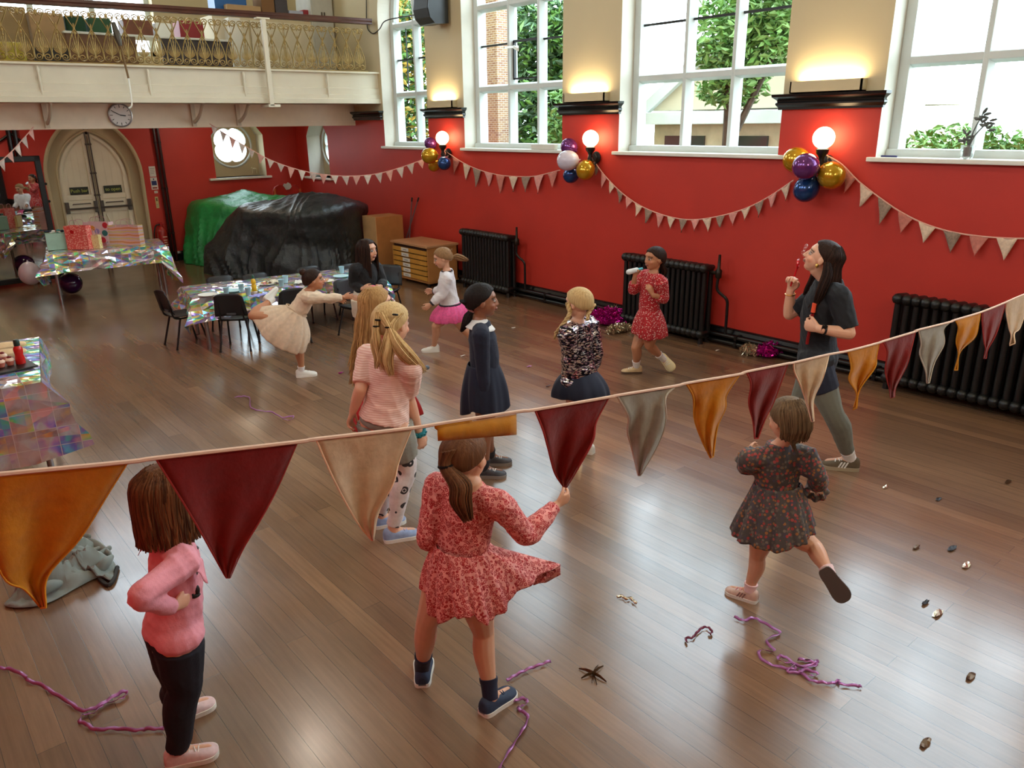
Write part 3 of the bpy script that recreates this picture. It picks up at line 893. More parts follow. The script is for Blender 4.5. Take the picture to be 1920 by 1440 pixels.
for (z, wd, hh) in ((.36, .018, .03), (.41, .014, .03), (.45, .012, .03), (.30, .012, .02)):
    sp.ell((0, 0, z), np.eye(3), (wd, .008, hh), 8, 6)
sp.ell((0, 0, .585), np.eye(3), (.012, .008, .05), 8, 6)
pm = sp.mesh('panel', [GOLD], True, 60)
x = 1.55
while x < 6.95:
    o = bpy.data.objects.new('panel', pm); COL.objects.link(o); o.location = (x, BY(x) + .03, 3.20); o.rotation_euler = (0, 0, -.058); adopt(o, bal); x += .204
m = MB()
m.obox(((BX0 + 7.0) / 2, BY((BX0 + 7) / 2) + .03, 3.195), (1, -.058, 0), (.058, 1, 0), uz, (7.0 - BX0) / 2, .02, .008); m.obj('bottom_rail', GOLD, bal, smooth=False)
m = MB()
prf = [(-.06, 0), (-.05, .03), (-.06, .05), (-.05, .085), (.05, .085), (.06, .05), (.05, .03), (.06, 0)]
m.prism([(-p[0], p[1]) for p in prf], (BX0, BY(BX0) + .03, 3.855), (0.058, 1, 0), uz, (1, -.058, .006), 7.10 - BX0); m.obj('handrail', RAILW, bal, smooth=False, bevel=.004)

# white strut in front of the balcony, on its bracket
m = MB()
px_ = 5.27; yb = BY(5.27) - .07
m.box((px_ - .035, yb - .05, 2.66), (px_ + .035, yb, 3.86)); m.box((px_ - .10, yb - .05, 3.86), (px_ + .10, yb + .06, 3.885)); m.box((px_ - .06, yb - .05, 2.64), (px_ + .13, yb + .25, 2.68))
struct(m.obj('trim_11', FASC, smooth=False, bevel=.004))
root = thing('window_pole', 'long wooden window pole with hook hanging over the balcony front', 'pole', ONY(222, 60, 12.0))
a, b_, c = ONY(212, 42, 12.02), ONY(226, 86, 11.97), ONY(241, 147, 11.93)
m = MB(); m.tube([b_, c], .014, n=8); m.obj('pole', M('pole_wood', (112, 84, 44), rough=.5), root)
m = MB(); m.tube([a, (a * .4 + b_ * .6), b_], [.03, .045, .022], n=8, sub=3); m.obj('pole_head', M('pole_head', (84, 78, 70), rough=.4, metal=.5), root)
m = MB(); m.tube([c, ONY(246, 182, 11.92), ONY(247, 198, 11.92), ONY(241, 203, 11.92)], .011, n=6, sub=3); m.obj('hook', GLOSSW, root)

GY = 12.75
def bbox(name, label, cat, x0, x1, z0, z1, y0, dy, mt, group=None, bev=.006):
    """box standing on the balcony; named by what it is"""
    m = MB(); m.box((x0, y0, z0), (x1, y0 + dy, z1)); o = m.obj(name, mt, None, smooth=False, bevel=bev)
    return tag(o, label, cat, group)


CARD = M('cardboard', (176, 144, 104), rough=.85, noise=.08)
def gp(px, py, y): return ONY(px, py, y)
ZB = 3.0
p0, p1 = gp(118, 57, GY), gp(402, 66, GY)
root = thing('table', 'long brown table with white top standing on the balcony', 'table', ((p0[0] + p1[0]) / 2, GY + .3, ZB))
m = MB(); m.box((p0[0], GY, p0[2] - .03), (p1[0] + .3, GY + .48, p0[2])); m.obj('tabletop', GLOSSW, root, smooth=False, bevel=.005)
m = MB(); m.box((p0[0] + .03, GY + .04, ZB), (p1[0] * .45 + p0[0] * .55, GY + .06, p0[2] - .03)); m.obj('front_panel', M('table_brown', (112, 74, 40), rough=.5, noise=.1), root, smooth=False)
m = MB(); m.box((p1[0] * .62 + p0[0] * .38, GY + .04, ZB), (p1[0] + .25, GY + .06, p0[2] - .03)); m.obj('side_panel', M('table_dark', (58, 44, 40), rough=.5), root, smooth=False)
TZ = float(p0[2])
def on_table(name, label, cat, pxa, pxb, pyt, mt, y=GY + .25, dy=.3, z0=None, bev=.01):
    a, b_ = gp(pxa, pyt, y), gp(pxb, pyt, y); return bbox(name, label, cat, a[0], b_[0], TZ if z0 is None else z0, a[2], y, dy, mt, bev=bev)


on_table('fabric_bundle', 'folded dark green fabric on the balcony table beside the cardboard box', 'fabric', 120, 158, 27, M('green_cloth', (34, 66, 44), rough=.9), bev=.03)
on_table('fabric_bundle', 'lighter green folded fabric on the balcony table left of the window pole', 'fabric', 164, 207, 31, M('green_cloth2', (52, 84, 58), rough=.9), bev=.03)
on_table('wooden_crate', 'brown wooden crate on the balcony table right of the window pole', 'crate', 230, 284, 35, M('crate_wood', (116, 66, 40), rough=.6, noise=.2))
on_table('box', 'white open box on the balcony table beside the wooden crate', 'box', 290, 320, 42, GLOSSW, dy=.2)
on_table('box', 'red and black box on the balcony table under the handrail', 'box', 335, 380, 38, M('red_card', (140, 28, 34), rough=.6))
on_table('box', 'white cardboard box at the right end of the balcony table', 'box', 428, 450, 32, M('white_card', (224, 220, 208), rough=.7), z0=3.0)
root = thing('screen', 'tan felt display screen at the left end of the balcony', 'screen', (2.0, GY + .2, ZB))
a, b_ = gp(-60, 14, GY + .2), gp(46, 14, GY + .2)
m = MB(); m.box((a[0], GY + .2, 3.12), (b_[0], GY + .25, a[2] + .05)); m.obj('panel', M('felt_tan', (158, 134, 96), rough=.9, noise=.05), root, smooth=False, bevel=.01)
m = MB()
for xx in (a[0] + .1, b_[0] - .1): m.box((xx, GY + .1, ZB), (xx + .04, GY + .35, 3.14))
m.obj('foot', BLACKM, root, smooth=False)
bbox('box', 'large tan box behind the left part of the balustrade', 'box', *(gp(52, 20, GY + .1)[0], gp(116, 20, GY + .1)[0]), 3.42, gp(80, 23, GY + .1)[2], GY + .1, .4, CARD)
bbox('trunk', 'dark box under the tan box on the balcony', 'box', *(gp(52, 20, GY + .1)[0], gp(116, 20, GY + .1)[0]), ZB, 3.42, GY + .05, .45, M('trunk_dark', (50, 46, 40), rough=.6))
bbox('plastic_bag', 'yellow printed plastic bag on the balcony floor behind the left balusters', 'bag', gp(2, 90, 12.5)[0], gp(48, 90, 12.5)[0], ZB, gp(20, 78, 12.5)[2], 12.5, .15, M('yellow_plastic', (192, 176, 52), rough=.4), bev=.03)
# shelf table carrying boxes higher than the rail
HY = 13.3
a, b_ = gp(395, 30, HY), gp(585, 35, HY)
root = thing('cupboard', 'low cream cupboard on the balcony behind the handrail', 'cupboard', ((a[0] + b_[0]) / 2, HY + .2, ZB))
SZ = float(gp(480, 34, HY)[2])
m = MB(); m.box((a[0], HY - .05, ZB), (b_[0], HY + .5, SZ)); m.obj('body', CREAM, root, smooth=False, bevel=.008)
m = MB()
for i in range(3):
    xx = a[0] + (b_[0] - a[0]) * i / 3; m.box((xx + .02, HY - .075, ZB + .05), (xx + (b_[0] - a[0]) / 3 - .02, HY - .05, SZ - .05))
m.obj('door', M('cupboard_door', (214, 204, 180), rough=.6), root, smooth=False)
def hi_box(name, label, cat, pxa, pxb, pyt, mt, dy=.35, z0=None, y=HY):
    p, q = gp(pxa, pyt, y), gp(pxb, pyt, y); return bbox(name, label, cat, p[0], q[0], SZ if z0 is None else z0, p[2], y, dy, mt)


hi_box('storage_crate', 'blue plastic crate on top of the balcony cupboard', 'crate', 400, 460, -14, M('blue_plastic', (22, 92, 160), rough=.4), y=HY + .15, dy=.3)
hi_box('box', 'low brown cardboard box with white side on the balcony cupboard', 'box', 425, 488, 7, [CARD][0], dy=.14, y=HY - .02)
hi_box('box', 'tall brown cardboard box next to the blue crate on the balcony', 'box', 489, 513, -6, M('cardboard_dark', (126, 90, 56), rough=.85))
hi_box('box', 'black and red printed box beside the tall cardboard box on the balcony', 'box', 515, 538, -2, M('print_dark', (66, 60, 66), rough=.5), dy=.3)
hi_box('box', 'flat white and blue box lying on the balcony cupboard', 'box', 542, 568, 19, M('print_blue', (172, 178, 200), rough=.5), dy=.3)
hi_box('box', 'flat red box at the right end of the balcony cupboard', 'box', 569, 582, 18, M('print_red', (150, 40, 50), rough=.5), dy=.3)
a, b_ = gp(583, 20, 13.2), gp(632, 24, 13.2)
root = thing('locker', 'pale grey wood cabinet standing on the balcony', 'cabinet', ((a[0] + b_[0]) / 2, 13.4, ZB))
m = MB(); b_[0] = min(b_[0], WD - .03); m.box((a[0], 13.2, ZB), (b_[0], 13.75, 4.9)); m.obj('body', M('pale_wood', (196, 194, 184), rough=.6, noise=.06), root, smooth=False, bevel=.006)
m = MB(); m.box((a[0] + .02, 13.185, ZB + .1), (b_[0] - .02, 13.2, 4.85)); d = m.obj('door', M('pale_wood_door', (186, 186, 178), rough=.6, noise=.06), root, smooth=False)
m = MB()
for dx in (-.03, .02): m.box(((a[0] + b_[0]) / 2 + dx, 13.165, 4.05), ((a[0] + b_[0]) / 2 + dx + .018, 13.19, 4.2))
m.obj('handle', DARKST, d, smooth=False)
# cable from the rail to the first window, thin rod above
m = MB(); e = WD - .02
m.tube([ONX(687, -30, e), ONX(687, 38, e)], .008, n=6)
m.tube([ONX(688, 40, e), ONX(690, 55, e), ONX(700, 63, e), ONX(712, 54, e), ONX(723, 39, e), ONX(760, 31, e), ONX(797, 25, e)], .009, n=6, sub=5)
o = m.obj('cable', M('cable_dark', (40, 34, 30), rough=.5), None); tag(o, 'dark cable running from the balcony rail end to the loudspeaker', 'cable')

# wall clock on the beam
c = ONY(225, 216, 12.74)
root = thing('wall_clock', 'round white wall clock on the beam under the balcony', 'clock', c)
m = MB(); m.lathe(c, [(.165, 0), (.165, .03), (.15, .035), (.145, .02)], n=32, ax=(0, -1, 0), capt=False); m.obj('rim', STEEL, root)
m = MB(); m.lathe(c + (0, -.012, 0), [(.147, 0), (.147, .008)], n=32, ax=(0, -1, 0)); m.obj('dial', M('clock_dial', (222, 218, 214), rough=.4), root)
m = MB()
for i in range(12):
    a = i * PI / 6; d = np.array([math.sin(a), 0, math.cos(a)]); m.obox(c + d * .122 + (0, -.022, 0), d, (0, 1, 0), np.cross(d, (0, 1, 0)), .014 if i % 3 else .02, .002, .004)
m.obj('hour_mark', BLACKM, root, smooth=False)
m = MB()
for (a, l, wd) in ((R_(-62), .115, .005), (R_(98), .075, .007)):
    d = np.array([math.sin(a), 0, math.cos(a)]); m.obox(c + d * l * .45 + (0, -.026, 0), d, (0, 1, 0), np.cross(d, (0, 1, 0)), l * .5, .002, wd)
m.obj('hand', BLACKM, root, smooth=False)
# ------------------------------------------------------------------ arched double door
LX0, LX1, LXC = 2.84, 3.94, 3.39
la = arch_pts(LX0, LX1, 1.58, .72, 14)
door = struct(thing('door_1', None, None, (LXC, WL + .15, 0)))
m = MB()
ring = [(DX0, 0), (LX0, 0)] + la[::-1] + [(LX1, 0), (DX1, 0)] + arch_pts(DX0, DX1, DZS, .68, 12)
m.prism(ring, (0, WL + .13, 0), ux, uz, uy, .1)
m.tube([(LX1 + .02, WL + .12, 0)] + [(LXC + (p[0] - LXC) * 1.03, WL + .12, p[1] + .01) for p in la] + [(LX0 - .02, WL + .12, 0)], .022, n=8)
m.tube([(DX1 - .03, WL + .02, 0)] + [(p[0] * .98 + LXC * .02, WL + .02, p[1] - .02) for p in arch_pts(DX0, DX1, DZS, .68, 12)] + [(DX0 + .03, WL + .02, 0)], .035, n=8)
m.obj('door_frame', CREAM, door, smooth=True)
half = la[:15]
for s in (1, -1):
    f = lambda x: LXC + s * (x - LXC)
    leafp = [(LXC + .012, 0), (LX1, 0)] + half
    leafp[-1] = (LXC + .012, half[-1][1])
    pts = [(f(p[0]), p[1]) for p in leafp]
    m = MB(); m.prism(pts, (0, WL + .17, 0), ux, uz, uy, .05)
    leaf = m.obj('door_leaf', DOORW, door, smooth=False)
    m = MB()      # raised stiles, rails and the curved head rail around the sunk panels
    def bar(x0, x1, z0, z1): m.box((min(f(x0), f(x1)), WL + .145, z0), (max(f(x0), f(x1)), WL + .17, z1))
    bar(LXC + .012, LXC + .085, 0, 2.28); bar(LX1 - .085, LX1, 0, 1.58); bar(LXC + .08, LX1 - .08, 1.20, 1.28); bar(LXC + .08, LX1 - .08, .98, 1.18); bar(LXC + .08, LX1 - .08, 0, .16)
    m.tube([(f(p[0] - (.045 if i < 13 else .02)), WL + .16, p[1] - .03) for i, p in enumerate(half)], (.045, .02), ref=(1, 0, .3), n=6)
    for x in (.2, .3, .4): m.box((f(LXC + x) - .003, WL + .166, .2), (f(LXC + x) + .003, WL + .172, 2.05))
    m.tube([(f(LXC + .1), WL + .155, .93), (f(LXC + .32), WL + .155, .2)], .012, n=5); m.tube([(f(LX1 - .1), WL + .155, .93), (f(LXC + .32), WL + .155, .2)], .012, n=5)
    m.obj('panel_moulding', DOORW, leaf, smooth=False)
    m = MB(); m.tube([(f(LXC + .03), WL + .1, 1.055), (f(LX1 - .02), WL + .1, 1.055)], .017, n=8)
    for x in (LXC + .05, LX1 - .05): m.box((f(x) - .025, WL + .09, .98), (f(x) + .025, WL + .17, 1.17))
    m.obj('push_bar', DARKST, leaf)
    m = MB(); m.tube([(f(LXC + .03), WL + .13, 0.02), (f(LXC + .03), WL + .13, 2.5)], .011, n=6)
    for z in (1.25, 1.62, 2.1): m.box((f(LXC + .03) - .02, WL + .125, z), (f(LXC + .03) + .02, WL + .17, z + .03))
    m.obj('bolt_rod', DARKST, leaf)
    m = MB(); m.tube([(f(LXC + .12), WL + .16, 1.12), (f(LXC + .13), WL + .12, 1.135), (f(LXC + .40), WL + .12, 1.135), (f(LXC + .41), WL + .16, 1.12)], .009, n=6); m.obj('handle', DARKST, leaf)
    m = MB(); cx = f(LXC + .27); m.box((cx - .145, WL + .136, 1.29), (cx + .145, WL + .146, 1.415)); m.obj('sign', M('sign_dark_green', (24, 34, 16), rough=.4), leaf, smooth=False)
    fc = bpy.data.curves.new('sign_lettering', 'FONT'); fc.body = 'to open' if s > 0 else 'Push bar'
    fc.size = .078; fc.align_x = 'CENTER'; fc.align_y = 'CENTER'; fc.extrude = .001
    fc.materials.append(M('sign_letters', (196, 204, 88), rough=.4))
    fo = bpy.data.objects.new('sign_lettering', fc); COL.objects.link(fo); fo.location = (cx, WL + .134, 1.352); fo.rotation_euler = (PI / 2, 0, 0); adopt(fo, leaf)

m = MB(); m.box((LXC - .05, WL + .20, 0), (LXC + .05, WL + .26, 2.72)); m.obj('meeting_stile', DOORW, door, smooth=False)
# ------------------------------------------------------------------ mirror in the black frame
MY = 14.35
rx = 2.46
root = thing('mirror', 'tall black framed standing mirror against the back wall left of the doors', 'mirror', (rx, MY, 0))
z1 = 1.98; x0 = .5
m = MB(); t = .085
for lo, hi in (((x0, MY, .06), (rx, MY + .06, .06 + t)), ((x0, MY, z1 - t), (rx, MY + .06, z1)), ((x0, MY, .06), (x0 + t, MY + .06, z1)), ((rx - t, MY, .06), (rx, MY + .06, z1))): m.box(lo, hi)
m.obj('frame', BLACKM, root, smooth=False, bevel=.008)
m = MB(); m.box((x0 + t * .8, MY + .02, .06 + t * .8), (rx - t * .8, MY + .035, z1 - t * .8))
mm = M('mirror_glass', (205, 210, 205), rough=.015, metal=1.0)
m.obj('glass', mm, root, smooth=False)
m = MB()
for x in (x0 + .2, rx - .25):
    m.box((x, MY + .06, .0), (x + .06, MY + .5, .06)); m.tube([(x + .03, MY + .08, 1.6), (x + .03, MY + .45, .05)], .02, n=6)
    m.box((x, MY - .02, 0), (x + .06, MY + .08, .06))
m.obj('stand', BLACKM, root, smooth=False)
m = MB()
for z in (1.55, 1.28): m.ell((rx + .015, MY + .02, z), np.eye(3), (.022, .02, .022), 8, 6)
m.obj('knob', BLACKM, root); root.rotation_euler[2] = R_(5)
# dark pipework high on the back wall over the mirror
m = MB(); yy = WL - .06
for px in (13, 25): m.tube([ONY(px, 236, yy), ONY(px + 3, 300, yy) - (0, 0, 2.0)], .035, n=8)
m.tube([ONY(19, 250, yy), ONY(-6, 268, yy)], .02, n=6); m.tube([ONY(19, 250, yy), ONY(42, 266, yy)], .02, n=6)
o = m.obj('pipework', BLACKG, None); tag(o, 'dark braced pipework on the red back wall above the mirror', 'pipe')
root = thing('drain_pipe', 'pair of dark red pipes running down the back wall right of the doors', 'pipe', (4.49, WL - .05, 0))
for dx in (-.032, .035):
    m = MB(); m.tube([(4.475 + dx, WL - .05, .02), (4.475 + dx, WL - .05, 2.70)], .024, n=8)
    for z in (.5, 1.3, 2.1): m.lathe((4.475 + dx, WL - .05, z), [(.024, 0), (.03, .005), (.03, .035), (.024, .04)], n=10)
    m.obj('pipe', M('pipe_dark_red', (46, 14, 12), rough=.35), root)


def notice(name, label, pxs, base, marks, mt):
    """flat paper on the back wall, with printed blocks"""
    (xa, ya), (xb, yb) = pxs
    a, b_ = ONY(xa, ya, WL), ONY(xb, yb, WL)
    m = MB(); m.box((a[0], WL - .006, b_[2]), (b_[0], WL - .001, a[2])); root = m.obj(name, base, None, smooth=False)
    tag(root, label, 'notice')
    for (u0, v0, u1, v1, mt2) in marks:
        k = MB(); k.box((a[0] + (b_[0] - a[0]) * u0, WL - .008, b_[2] + (a[2] - b_[2]) * v0), (a[0] + (b_[0] - a[0]) * u1, WL - .006, b_[2] + (a[2] - b_[2]) * v1)); k.obj('print', mt2, root, smooth=False)


PAPER = M('paper_white', (222, 216, 206), rough=.7)
GREYP = M('print_grey', (150, 146, 140), rough=.7); BLUEP = M('print_navy', (38, 48, 104), rough=.6); REDP = M('print_brick', (150, 52, 36), rough=.6)
notice('notice', 'white printed sheet on the red wall right of the doors, topmost of the column', ((278, 312), (293, 331)), PAPER, [(.15, .75, .85, .8, GREYP), (.15, .6, .8, .64, GREYP), (.15, .45, .85, .49, GREYP), (.15, .3, .7, .34, GREYP)], None)
notice('notice', 'white notice with blue and red blocks below the topmost white sheet', ((281, 333), (297, 355)), PAPER, [(.12, .35, .88, .72, BLUEP), (.15, .08, .85, .2, REDP), (.42, .78, .56, .92, BLUEP)], None)
notice('notice', 'tiny white sticker between the blue notice and the yellowish one', ((289, 358), (296, 362)), PAPER, [(.2, .4, .8, .6, GREYP)], None)
notice('notice', 'yellowish notice above the fire extinguisher', ((290, 369), (299, 390)), M('paper_yellow', (206, 192, 128), rough=.7), [(.25, .62, .75, .88, M('print_brown', (116, 84, 54), rough=.7)), (.2, .15, .8, .2, GREYP), (.2, .3, .8, .35, GREYP)], None)
# fire extinguisher
c = ONY(304, 440, WL - .12)
root = thing('fire_extinguisher', 'red fire extinguisher hanging on the back wall beside the green sheet', 'extinguisher', (c[0], WL - .12, .1))
EX = M('extinguisher_red', (170, 28, 22), rough=.3, coat=.3)
m = MB(); m.lathe((c[0], WL - .12, .14), [(.075, 0), (.085, .01), (.085, .43), (.07, .48), (.03, .52), (.028, .55)], n=20); m.obj('cylinder', EX, root)
m = MB(); m.box((c[0] - .06, WL - .135, .69), (c[0] + .06, WL - .105, .71)); m.box((c[0] - .06, WL - .13, .73), (c[0] + .03, WL - .11, .742)); m.box((c[0] - .02, WL - .14, .66), (c[0] + .02, WL - .10, .74)); m.obj('handle', EX, root, smooth=False)
m = MB(); m.tube([(c[0] - .02, WL - .14, .70), (c[0] - .10, WL - .16, .68), (c[0] - .15, WL - .16, .5), (c[0] - .12, WL - .17, .28), (c[0] - .09, WL - .17, .2)], .012, n=8, sub=4); m.obj('hose', BLACKM, root)
m = MB()
for i, z in enumerate((.48, .42, .38, .34, .30, .26)): m.obox((c[0] + .02, WL - .207, z), ux, uy, uz, .038 - .006 * (i % 3), .001, .007)
m.obj('label', M('label_cream', (226, 190, 170), rough=.5), root, smooth=False)

# ------------------------------------------------------------------ covered heap in the corner
def fold_noise(P, amp, freq, seed):
    r = np.random.RandomState(seed); out = np.zeros(P.shape[:2])
    P = P + .12 * np.sin(P[..., ::-1] * 3.1 + seed) + .05 * np.sin(P[..., [1, 2, 0]] * 8.3)
    for k in range(6):
        d = r.normal(size=3); d[2] *= .3; d = d / np.linalg.norm(d) * freq * (1.7 ** k)
        out += (1 - np.abs(np.sin(P @ d + r.rand() * 6))) * (.62 ** k)
    return (out - out.mean()) * amp


def tarp(name, label, cols, mat, seed, amp=.03, sub=16, freq=5.0, fold=.07):
    G = []
    for col in cols:
        v = View(*col[0][:2]); G.append([v.g + (0, 0, .004)] + [v.J(*p) for p in col[1:]])
    G = np.array(G)
    A = np.array([spline(c, sub) for c in G]); B = np.array([spline(A[:, j], sub) for j in range(A.shape[1])])
    B = B.transpose(1, 0, 2)
    N = np.cross(np.gradient(B, axis=0), np.gradient(B, axis=1)); N /= np.linalg.norm(N, axis=2, keepdims=True) + 1e-9
    fall = np.minimum(1, np.linspace(0, 4, B.shape[1]))[None, :]
    uu_ = np.linspace(0, 1, B.shape[0])[:, None] * len(cols) * 1.15; vv_ = np.linspace(0, 1, B.shape[1])[None, :]
    w1_ = uu_ * 2.6 + .9 * np.sin(vv_ * 4 + uu_ * .8 + seed) + seed; drape = ((1 - np.abs(np.sin(w1_))) ** 2.2 + .55 * (1 - np.abs(np.sin(w1_ * 1.9 + 2.2 * vv_))) ** 2 - .45) * np.clip(1.15 - vv_ * 1.5, .12, 1)
    drape = drape * np.clip(np.minimum(uu_, uu_.max() - uu_) / .8, 0, 1)
    B = B + N * (drape * fold)[..., None]
    B = B + N * (fold_noise(B, amp, freq, seed) * fall)[..., None]
    B[..., 2] = np.maximum(B[..., 2], .004); B[..., 0] = np.minimum(B[..., 0], WD - .05); B[..., 1] = np.minimum(B[..., 1], WL - .05)
    m = MB(); m.grid(B); o = m.obj(name, mat, None, smooth=True, angle=24, solid=.004)
    return tag(o, label, 'tarpaulin')


def tarp_mat(name, rgb, rough):
    mt, nt, b = newmat(name)
    n = node(nt, 'ShaderNodeTexNoise'); n.inputs['Scale'].default_value = 3.5; n.inputs['Detail'].default_value = 8
    nt.links.new(coords(nt), n.inputs['Vector'])
    c = lin(*rgb)
    nt.links.new(ramp(nt, n.outputs[0], [(.3, tuple(x * .75 for x in c[:3])), (.7, tuple(x * 1.2 for x in c[:3]))]), b.inputs['Base Color'])
    b.inputs['Roughness'].default_value = rough; b.inputs['Specular IOR Level'].default_value = .6
    n2 = node(nt, 'ShaderNodeTexNoise'); n2.inputs['Scale'].default_value = 9; n2.inputs['Detail'].default_value = 8; n2.inputs['Roughness'].default_value = .62; nt.links.new(coords(nt), n2.inputs['Vector'])
    bump(nt, b, n2.outputs[0], .8, .03)
    return mt


TG = tarp_mat('green_tarpaulin', (24, 150, 74), .38); TK = tarp_mat('black_tarpaulin', (34, 42, 44), .34)
tarp('tarpaulin', 'green plastic sheet draped over stacked things against the back wall',
     [[(318, 463, 0), (320, 452, 0), (324, 436, .05), (330, 408, .1), (345, 380, .2), (368, 372, .6)],
      [(345, 491, 0), (345, 470, 0), (350, 440, .05), (353, 408, .08), (362, 378, .2), (420, 367, .9)],
      [(378, 499, 0), (378, 475, 0), (385, 445, 0), (395, 415, .05), (405, 382, .2), (455, 356, .9)],
      [(420, 500, 0), (420, 470, 0), (425, 440, .05), (432, 410, .1), (440, 386, .2), (490, 362, .9)],
      [(470, 500, 0), (472, 470, 0), (478, 440, 0), (482, 410, .1), (492, 385, .3), (528, 366, .9)],
      [(540, 500, 0), (540, 470, 0), (540, 440, 0), (545, 400, .3), (550, 384, .4), (556, 366, .9)]], TG, 3, .014, freq=8.0)
tarp('tarpaulin', 'black plastic sheet draped over the heap in front of the green sheet',
     [[(382, 513, 0), (382, 492, 0), (382, 474, .02), (384, 461, .04), (394, 456, .25), (412, 450, .6)],
      [(425, 522, 0), (424, 498, 0), (424, 478, .03), (430, 454, .08), (438, 396, .3), (470, 386, 1.0)],
      [(470, 524, 0), (472, 490, .05), (475, 460, .08), (472, 430, .1), (472, 394, .15), (520, 373, 1.0)],
      [(520, 530, 0), (515, 495, 0), (520, 460, .12), (530, 425, .05), (536, 396, .1), (556, 362, .9)],
      [(565, 532, 0), (570, 500, .02), (565, 460, .15), (560, 430, .1), (562, 396, .12), (590, 361, .9)],
      [(615, 530, 0), (620, 500, .1), (618, 465, .22), (615, 430, .12), (612, 392, .1), (625, 363, .8)],
      [(655, 522, 0), (655, 490, .1), (660, 455, .15), (655, 420, .1), (655, 385, .1), (652, 372, .6)],
      [(688, 508, 0), (687, 470, .05), (688, 440, .05), (688, 405, .05), (690, 386, .1), (682, 380, .5)]], TK, 5, .014, freq=9.0, fold=.085)
tarp('tarpaulin', 'crumpled green sheet end over a dark bag behind the tall wooden box',
     [[(690, 490, .4), (690, 420, .35), (689, 404, .35), (689, 396, .35), (694, 388, .5), (700, 384, .9)],
      [(715, 490, .4), (715, 415, .4), (714, 402, .4), (714, 396, .4), (720, 390, .5), (724, 383, .9)],
      [(742, 488, .4), (742, 412, .4), (741, 402, .4), (741, 395, .4), (745, 391, .5), (748, 389, .8)],
      [(763, 486, .4), (763, 420, .4), (762, 408, .4), (760, 402, .4), (760, 398, .5), (761, 396, .7)]], TG, 8, .02, 5, fold=.03)
v = View(748, 470)
m = MB(); m.ell(v.J(752, 425, .25), np.eye(3), (.13, .16, .26), 16, 10); m.ell(v.J(750, 447, .2), np.eye(3), (.18, .2, .24), 16, 10)
o = m.obj('bin_bag', M('bin_bag_black', (18, 20, 20), rough=.3, bumps=.6, bscale=18), None); tag(o, 'black stuffed bag between the tall wooden box and the red wall', 'bag')
# red carved board with a white crest, on the back wall above the sheets
v = [ONY(px, py, 14.6) for px, py in ((512, 366), (513, 358), (516, 351), (523, 347), (533, 348), (540, 350), (547, 348), (556, 347), (562, 352), (564, 360), (564, 367))]
m = MB(); m.prism([(p[0], p[2]) for p in v], (0, 14.6, 0), ux, uz, uy, .05)
root = m.obj('carved_board', M('board_red', (168, 40, 26), rough=.4, noise=.15), None, smooth=False, bevel=.006); tag(root, 'red carved board with a pale crest showing above the sheets in the corner', 'board')
m = MB(); v = [ONY(px, py, 14.585) for px, py in ((531, 348), (533, 344), (537, 345), (540, 342), (545, 345), (547, 350), (543, 355), (537, 356))]; m.prism([(p[0], p[2]) for p in v], (0, 14.585, 0), ux, uz, uy, .015); m.obj('crest', M('crest_white', (196, 186, 172), rough=.6), root, smooth=False)
m = MB()
for px in (515, 562): a = ONY(px, 354, 14.59); m.tube([a, a - (0, 0, .09)], .02, n=6); m.tube([a - (0, 0, .09), a - (0, 0, 1.3)], .03, n=6)
m.obj('post', M('board_orange', (196, 92, 40), rough=.5), root)
# things on the niche sill
c = ONY(477, 317, WL + .2)
m = MB(); m.ell(c, np.eye(3), (.05, .02, .022), 8, 6); m.ell(c + (-.05, 0, .025), np.eye(3), (.02, .014, .018), 8, 6)
for dx in (-.035, .035): m.tube([c + (dx, 0, -.01), c + (dx * 1.2, 0, -.075)], .008, n=5)
o = m.obj('figurine', M('figurine_white', (206, 196, 160), rough=.6), None); tag(o, 'small white animal figurine on the niche sill of the back wall', 'figurine')

# ------------------------------------------------------------------ wooden box, plan chest, poles
OAK = M('oak_veneer', (176, 120, 66), rough=.5, noise=.12, nscale=6); OAKL = M('oak_pale', (206, 164, 112), rough=.5, noise=.1, nscale=6)
root = thing('wooden_box', 'tall plain wooden box standing next to the black sheet', 'box', (6.75, 11.3, 0))
m = MB(); m.box((6.47, 11.10, 0), (6.98, 11.52, .95)); m.obj('body', OAK, root, smooth=False, bevel=.004)
m = MB(); m.box((6.462, 11.10, 0), (6.47, 11.52, .95)); m.obj('front_panel', OAKL, root, smooth=False)
root = thing('plan_chest', 'wooden plan chest with six labelled shallow drawers against the red wall', 'chest', (6.8, 10.2, 0))
m = MB(); CX0, CX1, CY0, CY1 = 6.47, 7.05, 9.68, 10.68
m.box((CX0 + .02, CY0, .08), (CX1, CY0 + .03, .60)); m.box((CX0 + .02, CY1 - .03, .08), (CX1, CY1, .60)); m.box((CX1 - .03, CY0, .08), (CX1, CY1, .6)); m.box((CX0 + .02, CY0, .06), (CX1, CY1, .09))
m.obj('body', OAK, root, smooth=False, bevel=.003)
m = MB(); m.box((CX0 - .01, CY0 - .01, .60), (CX1 + .01, CY1 + .01, .63)); m.obj('top', M('oak_top', (190, 142, 100), rough=.4, noise=.1), root, smooth=False, bevel=.003)
m = MB(); m.box((CX0 + .04, CY0 + .03, .1), (CX0 + .06, CY1 - .03, .6)); m.obj('carcass_shadow_gap', M('gap_shade_brown', (54, 26, 16), rough=.7), root, smooth=False)  # dark board behind the drawers, coloured as the shade in their gaps
DRAW = M('drawer_oak', (204, 146, 62), rough=.45, noise=.12, nscale=5)
